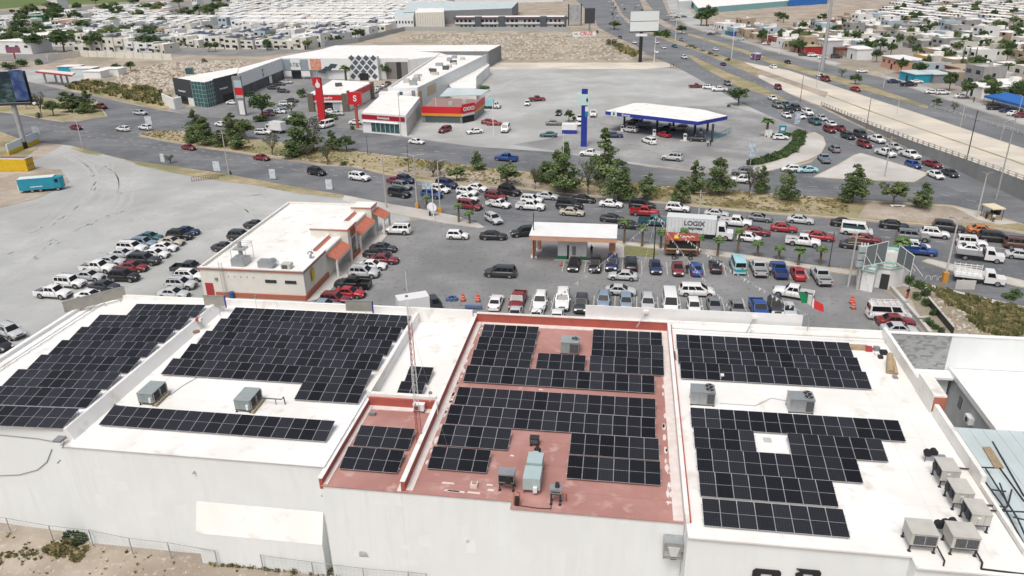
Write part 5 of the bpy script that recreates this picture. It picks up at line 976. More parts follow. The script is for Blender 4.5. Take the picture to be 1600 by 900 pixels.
L1 = (w1[1]-w1[0]).length; ml.part('shopfronts', fbox(w1[0],w1[1],0,L1,.1,hm-4.7,.1), mat('shaded_shopfront', (.10,.115,.125), .4, (.04,.05,.06), .5, 2)); ml.part('poster', fbox(w1[0],w1[1],L1*.62,L1*.68,.6,3.4,.5), M['white'])  # shopfront strip is dark grey, mottled darker
L2 = (w1[3]-w1[1]).length
for s0, s1, m_ in ((0,.25,M['grey']),(.58,.86,M['grey'])): pass
for s0, s1 in ((.02,.13),(.28,.40)): ml.part('grey_panel', fbox(w1[1],w1[3],L2*s0,L2*s1,3.3,hm-.4,.5), mat('blue_grey_panel', (.27,.33,.36), .6))
ml.part('shop_entrance', fbox(w1[1],w1[3],L2*.14,L2*.27,.1,3.2,.46), M['glass']); ml.part('low_screen', fbox(w1[1],w1[3],L2*.01,L2*.13,1.0,3.2,.5), M['white']); ml.part('low_screen', fbox(w1[1],w1[3],L2*.28,L2*.41,1.0,3.2,.5), M['white'])
ftext(ml, w1[1], w1[3], L2*.205, 5.6, 'AT&T', 2.2, M['grey'], .5, .03)
mk = MB()
for q in ((.50,4.9,6.5),(.50,6.6,7.6)): fbox(w1[0],w1[1],L1*q[0]-.9,L1*q[0]+.9,q[1],q[1]+.35,.5,.1,0,mk); fbox(w1[0],w1[1],L1*q[0]-.3,L1*q[0]+.3,q[1]-.9,q[1],.5,.1,0,mk)
ml.part('shop_emblem', mk, M['grey'])
# diamond entrance: dark panes behind a white lattice
a, b_ = P(549,124.5), P(594,125); L3 = (b_-a).length; ml.part('entrance_block', fbox(a,b_,0,L3,0,hm+1.0,1.4,2.2), WH); dk = MB(); n1_, n2_ = 4, 4
for i in range(n1_):
    for j in range(n2_+1):
        cx_ = L3*(i+.5+(.5 if j % 2 else 0))/n1_; cz = 1.6+j*1.75
        if cx_ > L3-1.2: continue
        rx_, rz_ = L3/n1_*.42, 1.25; q = [facade_quad(a,b_,cx_+dx*rx_,cx_+dx*rx_,cz+dz*rz_,cz+dz*rz_,1.46)[0] for dx, dz in ((-1,0),(0,-1),(1,0),(0,1))]
        ml.part('diamond_pane', MB().add(q, [(0,1,2,3)]), mat('diamond_pane_grey', (.10,.12,.145), .3))
ml.part('entrance_door', fbox(a,b_,L3*.35,L3*.65,0,2.8,1.5,.06), M['black'])
for s_, z_, w_2 in ((L2*.60,3.2,2.2),(L2*.68,4.2,2.4),(L2*.76,5.3,2.2)):
    q = [facade_quad(w1[1],w1[3],s_+dx,s_+dx,z_+dz,z_+dz,.48)[0] for dx, dz in ((-w_2,-.5),(w_2*.4,-.9),(w_2,.6),(-w_2*.3,.9))]; ml.part('slanted_window', MB().add(q, [(0,1,2,3)]), mat('shaded_glass', (.07,.10,.11), .2))  # same even dark blue-green as the store glazing
a, b_ = w1[3], w1[4]; L4 = (b_-a).length
ml.part('grey_bay', fbox(a,b_,L4*.62,L4*.99,.2,hm-1.4,.5), mat('shaded_bay', (.20,.195,.19), .8)); ml.part('dark_bay', fbox(a,b_,L4*.80,L4*.88,.2,hm-1.4,.56), M['dark'])  # wide bay is a plain warm grey, narrow one near black
# right wing towards the road
rw_ = PX('shopping_centre_wing', 'long white wing with roof plant running from the lattice entrance towards the road', 'shopping centre', P(630,158)); g_ = [P(606,158),P(652,162)]
wt = [P(606,138,7.6),P(652,138.5,7.6),P(760,86,7.6),P(687,84,7.6)]; rw_.prism('wall', [low(q) for q in wt], 0, 7.3, WH, M['roofwhite'])
for i in (0,1): a, b_ = low(wt[i]), low(wt[i+1]); rw_.part('parapet', fbox(a,b_,0,(b_-a).length,7.3,7.9,.05,.3), WH)
a, b_ = low(wt[3]), low(wt[0]); rw_.part('parapet', fbox(a,b_,0,(b_-a).length,7.3,7.9,.05,.3), WH)
a, b_ = low(wt[0]), low(wt[1]); L5 = (b_-a).length; rw_.part('green_glazing', fbox(a,b_,.2,L5*.5,2,6.6,.12), M['greenglass']); rw_.part('white_panel', fbox(a,b_,L5*.5,L5*.8,1,6.6,.14), M['white']); rw_.part('grey_frame', fbox(a,b_,L5*.8,L5*.92,.5,7,.15), M['grey'])
a, b_ = low(wt[1]), low(wt[2]); rw_.part('tan_panel', fbox(a,b_,0,3.5,1,6.5,.12), mat('tan_panel', (.55,.38,.18), .7)); rw_.part('tan_panel', fbox(a,b_,9,18,3.6,6.8,.12), mat('pale_tan_panel', (.62,.50,.34), .7))
r4 = random.Random(5)
for i in range(16):
    q = lerp(lerp(low(wt[0]),low(wt[3]),.1+.052*i), lerp(low(wt[1]),low(wt[2]),.1+.052*i), r4.uniform(.25,.8)); rw_.part('roof_unit', MB().rbox((q.x,q.y,7.3),r4.uniform(1.2,2.6),r4.uniform(1,2),r4.uniform(.8,1.5),-YAW+r4.uniform(-.1,.1)), r4.choice([M['beige_metal'],M['grille'],M['metal']]))
sl_ = PX('side_annex', 'lower white annex along the right flank of the shopping wing', 'building', P(740,130)); q_ = [low(P(742,112,4)),low(P(765,101,4)),low(P(740,139,4)),low(P(700,137,4))]; sl_.prism('wall', [low(P(700,130,4)),low(P(758,97,4)),low(P(765,101,4)),low(P(744,120,4)),low(P(744,138,4)),low(P(706,138,4))], 0, 4.0, M['roofwhite'])
bw = PX('boundary_wall', 'long white rear roof strip behind the shopping centre', 'building', P(650,84)); bw.prism('wall', [low(P(524,71,7)),low(P(783,70,7)),low(P(763,80,7)),low(P(600,80.5,7)),low(P(480,83,7))], 0, 7.0, M['grey'], M['roofwhite'])
t = thing('orange_sign', 'square orange advertising sign on a thin pole by the shopping centre', 'sign', P(498,140), -YAW); zt = HT(498,140,92); MB().tube((0,0,0),(0,0,zt),.15,.15,6).build('pole', [M['greymetal']], t); MB().box(-2.1,2.1,-.3,-.15,zt-4.0,zt).build('panel', [mat('orange_print', (.58,.17,.09), .6, (.66,.42,.32), 1.3, 3)], t)
t = thing('shop_pylon', 'slanting dark grey pylon with red and white panels in front of the black shop', 'sign', P(379,181), -YAW); zt = HT(379,181,119); MB().box(-1.5,1.4,-.4,.4,0,zt).build('post', [M['grey']], t); MB().box(-.9,1.5,-.5,-.4,zt-3.4,zt-1.2).build('pale_panel', [mat('pale_blue_panel', (.42,.52,.56), .5)], t); MB().box(-1.0,1.6,-.55,-.4,zt-5.6,zt-3.5).build('red_panel', [RS], t); MB().box(-.9,1.5,-.5,-.4,zt-6.6,zt-5.7).build('beige_panel', [M['beige_metal']], t); MB().box(-.5,1.2,-.5,-.4,.5,zt-7.4).build('white_panel', [M['white']], t)
# apartments at the top
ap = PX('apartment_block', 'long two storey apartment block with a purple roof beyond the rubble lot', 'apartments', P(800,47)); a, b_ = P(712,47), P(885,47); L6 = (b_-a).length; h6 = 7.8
q = [a,b_,b_+Vector((0,16,0)),a+Vector((0,16,0))]; ap.prism('wall', q, 0, h6, mat('off_white_wall', (.62,.63,.63), .8), M['roofwhite']); ap.part('roof_band', fbox(a,b_,-1,L6+1,h6-1.2,h6+.3,1.0,1.0), mat('purple_slate', (.085,.06,.085), .7, (.12,.10,.12), .6, 3)); ap.part('floor_band', fbox(a,b_,0,L6,3.3,4.4,.8,.9), M['grey'])  # apartment wall is one even off-white
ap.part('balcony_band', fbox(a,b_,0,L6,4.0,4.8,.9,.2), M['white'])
ra = random.Random(11)
for i in range(26):
    s0 = L6*(i+.2)/26
    if ra.random() < .8: ap.part('window', fbox(a,b_,s0,s0+ra.uniform(1.2,2.0),4.9,6.5,.1), M['glass'])
    if ra.random() < .7: ap.part('shopfront', fbox(a,b_,s0,s0+ra.uniform(1.4,2.4),.3,3.0,.1), ra.choice([M['glass'],M['greenglass'],M['glass']]))
for s_ in (.215,.43,.80,.99): ap.part('tower_slab', fbox(a,b_,L6*s_-2.2 if s_ < .9 else L6-1.2,L6*s_+2.0 if s_ < .9 else L6,0,h6+.8,1.6,2), mat('slate_tower', (.085,.10,.12), .6))
def shed(name, label, pts, h, m, roof=None, cat='warehouse'):
    X = PX(name, label, cat, P(*pts[0])); X.prism('wall', [P(*q) for q in pts], 0, h, m, roof or M['roofwhite']); return X
X = shed('warehouse', 'grey warehouse with a pale blue roof behind the purple roofed apartments', [(632,40),(800,33),(810,20),(640,20)], 9, M['grey'], M['bluemetal']); 
X = shed('warehouse', 'cream ribbed warehouse end at the edge of the rubble lot', [(650,47),(695,46),(695,38),(655,38)], 11, M['cream']); a, b_ = P(650,47), P(695,46)
for i in range(12): X.part('wall_rib', fbox(a,b_,(b_-a).length*i/12,(b_-a).length*i/12+.3,0,10.8,.15), M['concrete'])
X = shed('office_building', 'white two storey office left of the ribbed warehouse', [(618,47),(647,47),(650,34),(618,34)], 8.5, WH, M['bluemetal'], 'building'); a, b_ = P(618,47), P(647,47)
for i in range(6): X.part('window', fbox(a,b_,(b_-a).length*(i+.3)/6,(b_-a).length*(i+.75)/6,4.2,5.8,.06), M['glass'])
X = shed('factory', 'long white factory roof with a turquoise edge along the top', [(1090,22),(1250,8),(1250,-4),(1075,2)], 4.5, mat('turquoise_wall', (.22,.42,.44), .7), M['roofwhite'], 'factory'); X = shed('factory', 'bright blue shed at the very top right of the avenue', [(1232,10),(1292,6),(1292,-6),(1225,-4)], 5, mat('bright_blue_wall', (.03,.16,.50), .6), mat('bright_blue_roof', (.05,.25,.60), .6), 'factory')
X = shed('workshop', 'white workshop yard building at the left of the avenue trees', [(1060,16),(1080,14),(1080,4),(1058,6)], 7, WH, None, 'workshop')
X = shed('factory', 'wide white industrial roof across the top centre', [(700,8),(880,2),(870,-12),(660,-10)], 8, WH, M['roofwhite'], 'factory')
# small red canopy petrol station far left
st = PX('station_canopy', 'far small filling station canopy with a red rim at the left', 'canopy', P(80,128)); q = ring([(55,111),(112,117),(117,113),(66,108.5)], 5.2); st.prism('fascia', [low(x) for x in q], 4.5, 5.2, PAINT['red'], M['sealant'])
for (x, y) in ((72,129),(89,129.5),(98,131),(107,132)): p = P(x, y); st.part('column', MB().box(p.x-.3,p.x+.3,p.y-.3,p.y+.3,0,4.5), M['greymetal'])
for i, (x, y, w_2, m_) in enumerate(((113,113,9,M['cyanp']),(135,116,10,M['bluemetal']),(152,121,8,M['white']),(178,117,9,M['white']))):
    X = PX('roadside_stall', ['turquoise stall','pale blue stall','white stall by the tree','white walled plot'][i]+' behind the far small filling station', 'stall', P(x, y)); p = P(x, y); X.part('body', MB().rbox((p.x,p.y,0),w_2,6,2.8,-YAW), m_); X.part('roof', MB().rbox((p.x,p.y,2.8),w_2+.5,6.5,.2,-YAW), M['roofwhite'])
# billboards
p0 = P(1000,97); zt = ZAT(p0.x,p0.y,17); zb_ = ZAT(p0.x,p0.y,49); bb = thing('billboard', 'large blank white two deck billboard on a single black post', 'billboard', p0, R(2)); wd = (1027-982)/pscale(Vector((p0.x,p0.y,zt)))
MB().tube((0,0,0),(0,0,zb_),.75,.75,12).build('post', [M['black']], bb); hh = (zt-zb_)/2
for i in range(2): MB().box(-wd*.42,wd*.58,-.9,-.6,zb_+i*hh+.15,zb_+(i+1)*hh-.1).build('panel', [mat('billboard_white', (.70,.74,.73), .6)], bb)
MB().box(-wd*.43,wd*.59,-.6,.6,zb_-.3,zb_).build('catwalk', [M['dark']], bb); MB().box(-wd*.42,wd*.58,.6,.75,zb_,zt).build('rear_panel', [M['grey']], bb); MB().box(-2.5,2.5,-.8,.8,zb_-2,zb_-.9).build('light_box', [M['white']], bb)
p0 = P(40,232); zt = ZAT(p0.x,p0.y,112); zb_ = ZAT(p0.x,p0.y,163); bb = thing('billboard', 'big dark billboard with a city photo print on a thick grey post at the left', 'billboard', p0, -YAW+R(16)); w_2 = 14
MB().tube((0,0,0),(0,0,zb_),.62,.62,12).build('post', [M['greymetal']], bb); MB().tube((0,0,0),(0,0,1.8),.66,.66,12).build('post_base', [M['black']], bb)
pr = mat('city_print', (.008,.018,.04), .5, (.09,.15,.16), .35, 3, (.012,.05,.035), .5, stretch=(1.4,1,.6), lo=.5, hi=.62)
MB().box(-w_2,1.2,-.7,-.5,zb_+.6,zt).build('panel', [pr], bb); MB().box(1.3,4.6,-.7,-.5,zb_+1.0,zt+.4).build('side_panel', [mat('blue_print', (.015,.04,.18), .5, (.10,.16,.26), .5, 3)], bb)
MB().box(-w_2,4.8,-1.1,-.3,zb_-.1,zb_+.4).build('catwalk', [M['dark']], bb); MB().box(-w_2,4.8,-1.15,-1.08,zb_+.5,zb_+.62).build('handrail', [M['metal']], bb); MB().box(-w_2,4.8,.3,.5,zb_+.3,zt).build('rear_panel', [M['dark']], bb)
t = thing('advertising_wall', 'low white and yellow advertising wall behind the yellow container', 'wall', P(25,240), 0); A, B_ = P(14,243)-P(25,240), P(61,222)-P(25,240); d_ = B_-A; mb = MB(); mb.rbox(((A.x+B_.x)/2,(A.y+B_.y)/2,1.0), d_.length, .3, 1.9, math.atan2(d_.y,d_.x)); mb.build('white_part', [mat('pale_blue_white', (.62,.70,.74), .7)], t); mb = MB(); mb.rbox(((A.x+B_.x)/2,(A.y+B_.y)/2,0), d_.length, .34, 1.0, math.atan2(d_.y,d_.x)); mb.build('yellow_part', [M['yellow']], t)
p0 = P(912,58); t = thing('billboard', 'low white advert hoarding lettered CRUZ beside the avenue', 'billboard', p0, 0); sc2 = pscale(p0); MB().box(-17/sc2,19/sc2,-.3,0,.3,7.5/sc2*1.0+.3).build('panel', [M['white']], t); text('CRUZ', 7.5/sc2, RS, t, (4/sc2,-.35,4/sc2+.4), 90, 0, 'lettering', .02, .05); text('mts', 4.0/sc2, M['dark'], t, (-12/sc2,-.35,4/sc2+.4), 90, 0, 'lettering', .02)
p0 = P(921,50); t = thing('billboard', 'dark narrow billboard standing behind the CRUZ hoarding', 'billboard', p0, 0); MB().box(-3.2,3.2,-.3,.3,5,14).build('panel', [M['darkgrey']], t); MB().box(-.6,.6,-.3,.3,0,5).build('post', [M['grey']], t)
p0 = P(898,40); t = thing('frame_tower', 'grey steel frame tower beside the apartments', 'tower', p0, 0); MB().box(-4,4,-.4,.4,2,13).build('panel', [mat('pale_grey_print', (.42,.43,.45), .6, (.3,.3,.32), .6, 3)], t); MB().box(-4.6,-4,-.5,.5,0,14).box(4,4.6,-.5,.5,0,14).build('leg', [M['dark']], t)
p0 = P(24,92); t = thing('billboard', 'small purple and pink billboard by the white houses at the left', 'billboard', p0, 0); MB().box(-3.6,3.6,-.2,.2,3,6).build('panel', [mat('purple_print', (.16,.08,.16), .6, (.30,.10,.12), .6, 2)], t); MB().box(-.3,.3,-.15,.15,0,3).build('post', [PAINT['dred']], t)
# ================================================================ HOUSES
def house_mesh(seed, w_, d_, h_, style):
    r = random.Random(seed); out = {}
    mb = MB(); mb.box(-w_/2,w_/2,0,d_,0,h_); mb.box(-w_/2,w_/2,0,.25,h_,h_+.45); mb.box(-w_/2,-w_/2+.25,.25,d_,h_,h_+.45); mb.box(w_/2-.25,w_/2,.25,d_,h_,h_+.45)
    if h_ > 4.5 and style == 'm': mb.box(-w_/2-.02,w_*(.0 if r.random() < .5 else .12),-.9,0,h_*.5,h_+.3)
    if style == 'g': mb.box(-w_/2,w_/2,-2.8,-2.6,0,1.9); 
    out['wall'] = mb
    rf = MB().box(-w_/2+.25,w_/2-.25,.25,d_-.02,h_,h_+.05)
    if r.random() < .6: x, y = r.uniform(-w_/3,w_/3), r.uniform(d_*.4,d_*.8); rf.cyl((x,y,h_+.05),.55,1.2,8)
    if r.random() < .5: x = r.uniform(-w_/4,w_/4); rf.box(x-1.1,x+1.1,d_*.55,d_*.85,h_+.05,h_+2.0)
    out['roof'] = rf
    n = 0
    for fl in range(1 if h_ < 4.5 else 2):
        for x in ([-.28,.22] if r.random() < .7 else [-.1]):
            zz = h_*(.5*fl)+ (1.0 if h_ > 4.5 or True else 1); yy = -.04-(.9 if fl and style == 'm' and x < 0 else 0)
            ww = r.uniform(1.2,2.3); out['window%d' % n] = MB().box(w_*x-ww/2,w_*x+ww/2,yy,yy+.05,zz,zz+r.uniform(1.1,1.6)); n += 1
    out['door'] = MB().box(w_*.38-.5,w_*.38+.5,-.04,.01,0,2.1)
    out['window%d' % n] = MB().box(w_/2-.01,w_/2+.04,d_*.4,d_*.4+1.3,h_*.55,h_*.55+1.1); n += 1
    if style == 'm' and r.random() < .4: out['garage_opening'] = MB().box(-w_*.42,w_*.05,-.03,.01,0,2.2)
    if style == 's': out['solar_panels'] = MB().add([(-w_*.35,d_*.2,h_+.5),(w_*.35,d_*.2,h_+.5),(w_*.35,d_*.75,h_+1.6),(-w_*.35,d_*.75,h_+1.6)], [(0,1,2,3)])
    return out
HM = {'white': mat('house_white', (.74,.745,.73), .85, (.66,.665,.65), .4, 4), 'cream': mat('house_cream', (.68,.66,.59), .85, (.60,.58,.51), .4, 4), 'salmon': mat('house_salmon', (.58,.32,.22), .85), 'grey': mat('house_grey_block', (.27,.27,.26), .95, (.34,.34,.33), .8, 4),
      'tan': mat('house_tan', (.42,.34,.24), .9, (.36,.29,.21), .6, 4), 'pale green': mat('house_green', (.20,.34,.26), .85), 'pale blue': mat('house_blue', (.40,.48,.54), .85), 'brick red': mat('house_brick', (.30,.11,.08), .9), 'ochre': mat('house_ochre', (.48,.32,.12), .9)}
ROOFM = {'w': M['roofwhite'], 'g': mat('dusty_grey_roof', (.42,.40,.37), .9, (.50,.48,.44), .4, 5)}
TEMPL = {}
for st, dims in dict(m=[(7,11,6.0),(7.5,12,6.4),(8,10,5.8)], s=[(7.5,11,6.0),(8,12,6.2)], f=[(9,11,3.2),(10,9,3.4),(12,10,3.3)], g=[(9,10,3.1),(11,9,3.3),(8,9,5.8)]).items():
    for i, (a, b_, c_) in enumerate(dims):
        d_ = {}
        for nm, mb in house_mesh(i*13+ord(st), a, b_, c_, st).items():
            me = mb.mesh(clean(nm)); me.materials.append(HM['white'] if nm == 'wall' else ROOFM['w'] if nm == 'roof' else M['black'] if 'garage' in nm else mat('house_solar', (.03,.045,.10), .3) if 'solar' in nm else M['glass']); d_[nm] = me
        TEMPL[st+str(i)] = d_
def inside(x, y, poly):
    c_ = False; n = len(poly); j = n-1
    for i in range(n):
        if (poly[i][1] > y) != (poly[j][1] > y) and x < (poly[j][0]-poly[i][0])*(y-poly[i][1])/(poly[j][1]-poly[i][1])+poly[i][0]: c_ = not c_
        j = i
    return c_
NH = [0]; FAR = MB(); farm = [HM['white'], HM['cream'], HM['grey'], HM['tan'], HM['salmon'], M['roofwhite'], M['glass'], HM['pale blue']]
def house(p, rz, st, col, roof, rowlist, sx=1, sz=1):
    if NH[0] < 292:
        NH[0] += 1; t = thing('house', 'x', 'house', p, rz); t.scale = (sx, 1, sz)
        for nm, me in TEMPL[st].items():
            o = link(clean(nm), me, t)
            if nm == 'wall': o.material_slots[0].link = 'OBJECT'; o.material_slots[0].material = HM[col]
            if nm == 'roof' and roof == 'g': o.material_slots[0].link = 'OBJECT'; o.material_slots[0].material = ROOFM['g']
        rowlist.append((t, '%s %s house' % (col, 'two storey' if st[0] in 'ms' or st == 'g2' else 'low'), proj(p)[0]))
    else:
        w_, d_, h_ = {'m':(7,11,6),'s':(7.5,11,6),'f':(10,10,3.3),'g':(9,9,3.2)}[st[0]]; ca, sa = math.cos(rz), math.sin(rz)
        mi = {'white':0,'cream':1,'grey':2,'tan':3,'salmon':4,'pale blue':7}.get(col, 3); c_ = Vector((-sa*d_/2, ca*d_/2, 0)); FAR.rbox((p.x+c_.x,p.y+c_.y,0), w_*sx, d_, h_, rz, mi); FAR.m[-1] = 5
        for x in (-.25,.22): q = p+Vector((ca*w_*x, sa*w_*x, h_*.55)); FAR.rbox((q.x+sa*.02,q.y-ca*.02,q.z), 2.0, .12, 1.4, rz, 6)
LEFTP = [(-60,96),(60,92),(130,81),(400,85),(475,78),(610,54),(618,34),(650,24),(700,14),(700,3),(400,8),(215,2),(150,9),(60,13),(0,17),(-60,20)]
A0, B0 = P(130,80.5), P(400,85.5); rd = (B0-A0).normalized(); rn = Vector((-rd.y, rd.x, 0)); ang = math.atan2(rd.y, rd.x)
rh = random.Random(42); row = 0
EXC = [(340,52,26),(300,22,40),(335,14,20),(95,35,14),(55,40,10)]
HROWS = []
for k in range(30):
    dist = k*17.5+ (5 if k % 2 else 0); base = A0+rn*dist; lst = []
    s = -260
    while s < 620:
        w_ = rh.choice([7.6,7.8,8.4]) if s > -40 else rh.choice([9,11,13]); s += w_ + (0 if rh.random() < .8 else 3)
        p = base+rd*s; x, y, dz = proj(p)
        if not inside(x, y, LEFTP) or any(abs(x-a) < c and abs(y-b) < c*.35 for a, b, c in EXC): continue
        if k < 1 and x < 128: continue
        suburb = x > 150 or rh.random() < .25
        st = rh.choice(['m0','m1','m2','s0','s1','m0','m1']) if suburb else rh.choice(['f0','f1','m1','f2','g2']); col = rh.choices(['white','cream','white','salmon','pale blue','tan'], [6,4,3,.25,.3,.4])[0] if suburb else rh.choices(['white','cream','salmon','pale green','pale blue','grey','tan'], [7,2,.5,.5,.6,1.2,.8])[0]
        if NH[0] > 180: # keep the remaining individuals for the right side
            keep = NH[0]; NH[0] = 999; house(p+rn*rh.uniform(-1,1), ang+rh.uniform(-.02,.02), st, col, 'w', lst); NH[0] = keep
        else: house(p+rn*rh.uniform(-2.5,2.5), ang+rh.uniform(-.05,.05), st, col, rh.choice('wwwg'), lst, rh.uniform(.85,1.25), rh.uniform(.6,1.15))
    if lst: autolabel(lst, 'in %srow of the left suburb' % (ORD[k] if k else 'the front '), 'from the left')
# right hillside quarter
RIGHTP = [(1082,44),(1112,45),(1180,66),(1260,84),(1310,98),(1345,96),(1400,118),(1450,134),(1520,155),(1600,178),(1660,200),(1660,-5),(1420,-4),(1380,10),(1320,30),(1262,42),(1200,50),(1140,42)]
hd = (P(1500,160)-P(1100,46)).normalized(); hn = Vector((-hd.y, hd.x, 0)); 
if hn.dot(Vector((1,0,0))) < 0: hn = -hn
ha = math.atan2(-hn.y, -hn.x); ha = math.atan2(-hd.y, -hd.x)
if Vector((-math.sin(ha), math.cos(ha), 0)).dot(hn) < 0: ha += math.pi
for k in range(34):
    base = P(1300,100)+hn*(k*15.5+4); lst = []; s = -420
    while s < 420:
        w_ = rh.choice([10,12,13,15]); s += w_+(0 if rh.random() < .72 else 6)
        p = base+hd*s+hn*rh.uniform(-1.5,1.5); x, y, dz = proj(p)
        if not inside(x, y, RIGHTP) or (1500 < x < 1640 and 145 < y < 182) or (1350 < x < 1430 and 80 < y < 118): continue
        if rh.random() < .13: continue
        st = rh.choice(['f0','f1','f2','g0','g1','g2','f0']); col = rh.choices(['white','cream','grey','tan','salmon','pale green','pale blue','brick red','ochre'], [3.5,2.2,6,2.2,.35,.4,.8,.35,.3])[0]
        house(p, ha+rh.uniform(-.12,.12), st, col, rh.choice('wwwg'), lst, rh.uniform(.85,1.15), rh.uniform(.85,1.2))
    if lst: autolabel(lst, 'in %srow of the right quarter' % (ORD[k] if k else 'the front '), 'from the left')
if FAR.v: o = FAR.build('distant_houses', farm); tag(o, 'distant mass of pale flat roofed houses filling the top of the picture', 'houses', None, 'stuff')
# a few landmark buildings of the right quarter
def lm(name, label, x, y, w_, d_, h_, m, roof, rz=None, wins=3, cat='building'):
    p = P(x, y); X = PX(name, label, cat, p, ha if rz is None else rz); t = X.t; MB().box(-w_/2,w_/2,0,d_,0,h_).build('wall', [m], t); MB().box(-w_/2-.3,w_/2+.3,-.3,d_+.3,h_,h_+.25).build('roof', [roof], t)
    for i in range(wins): MB().box(-w_/2+w_*(i+.3)/wins,-w_/2+w_*(i+.65)/wins,-.06,.02,h_*.5,h_*.5+1.2).build('window', [M['glass']], t)
    MB().box(-.6,.6,-.05,.02,0,2.1).build('door', [M['dark']], t); return t
lm('house', 'salmon coloured house with a bright white roof on the highway bank', 1392, 108, 16, 9, 4.2, HM['salmon'], M['white'], None, 4, 'house')
lm('shop', 'shop with a long red painted front by the highway', 1246, 82, 17, 9, 3.4, PAINT['red'], HM['tan'], None, 2, 'shop')
lm('house', 'two storey pale grey house behind the tall steel tower', 1282, 84, 9, 8, 6.2, mat('pale_grey_render', (.50,.52,.56), .8), M['roofwhite'], None, 3, 'house')
lm('shop', 'workshop with a brown tiled canopy beside the steel tower', 1303, 86, 8, 8, 3.2, M['brown'], mat('brown_tiles', (.20,.07,.05), .9), None, 1, 'workshop')
lm('house', 'plain white block house with no windows above the rocky verge', 1330, 92, 9, 7, 4.4, HM['white'], M['roofwhite'], None, 0, 'house')
lm('shop', 'brick red roadside building behind the parked vans', 1490, 120, 15, 8, 3.4, HM['brick red'], HM['tan'], None, 2, 'shop'); lm('shop', 'white car wash shed with open dark bays', 1517, 150, 10, 9, 3.4, M['white'], M['roofwhite'], None, 0, 'shop'); lm('shop', 'low white walled yard with a red base by the service road', 1560, 154, 14, 7, 2.6, M['white'], M['dark'], None, 0, 'shop')
t = thing('awning', 'bright blue fabric awning over the car yard at the right edge', 'awning', P(1585,172), ha); MB().add([(-9,-4,3.0),(9,-4,3.0),(9,3,3.7),(-9,3,3.7),(-9,-4,2.3),(9,-4,2.3)], [(0,1,2,3),(4,5,1,0)]).build('canopy', [mat('blue_awning', (.02,.13,.42), .6)], t)
for x in (-8.8,-3,3,8.8):
    for y in (-3.9,2.9): MB().tube((x,y,0),(x,y,3.0),.08,.08,5).build('pole', [M['greymetal']], t)
t = thing('tarp_pile', 'blue and green tarpaulin covered stalls by the far service road', 'stalls', P(1140,56), ha); MB().box(-3,3,0,4,0,2.4).build('blue_cover', [PAINT['blue']], t); MB().box(-8,-3.2,0,4,0,2.2).build('green_cover', [mat('green_tarp', (.03,.25,.15), .7)], t)
for x, lab in ((1416,'blue steel shed beside the service road with dark machinery'),(1445,'grey hoarding wall beside the blue steel shed')): lm('shed', lab, x, 127, 10, 6, 3.0, M['cyanp'] if x == 1416 else M['grey'], M['bluemetal'], None, 0, 'shed')
for nm_, lab, x, y, a_, b_, c_, m_, r_m, w_ in (('house','salmon rendered low villa among the far left houses',118,46,26,12,5.5,HM['salmon'],HM['salmon'],4),('house','green two storey building among the far left houses',48,38,16,12,6.5,mat('strong_green', (.05,.22,.12), .8),HM['pale green'],3),('house','villa with a broad red pitched roof among the left houses',282,38,20,14,5,HM['cream'],PAINT['red'],3),('house','white villa with a terracotta roof tower at the back left',250,27,22,12,6,HM['white'],HM['salmon'],4),('house','big white modern house at the front left corner',22,84,26,14,6.5,HM['white'],M['roofwhite'],4),('house','long low white house behind the purple billboard',70,72,34,14,6,HM['white'],M['roofwhite'],4),('house','big white flat roofed villa left of the suburb rows',110,66,30,14,6,HM['white'],M['roofwhite'],5),('house','tall white cubic house with blue windows at the far left',84,14,14,14,9,HM['white'],M['roofwhite'],2)):
    lm(nm_, lab, x, y, a_, b_, c_, m_, r_m, ang, w_)
# boundary walls of the left suburb
X = PX('boundary_wall', 'long pale panel wall in front of the leftmost suburb houses', 'wall', P(160,92)); pts = [P(75,95),P(126,88),P(270,94)]
for a, b_ in zip(pts, pts[1:]):
    n_ = max(1, int((b_-a).length/6))
    for i in range(n_): q0, q1 = lerp(a,b_,i/n_), lerp(a,b_,(i+.96)/n_); m_ = (q0+q1)/2; X.part('wall_panel', MB().rbox((m_.x,m_.y,0),(q1-q0).length,.3,3.0+(i % 3)*.06,math.atan2((b_-a).y,(b_-a).x)), HM['cream'])
X = PX('boundary_wall', 'long grey block wall around the rubble lot behind the shopping centre', 'wall', P(600,60)); mb = MB(); ribbon(mb, [P(470,77),P(560,66),P(600,56),P(632,48),P(720,48.5),P(890,49)], .3, 0, 2.6); X.part('wall', mb, M['block'])
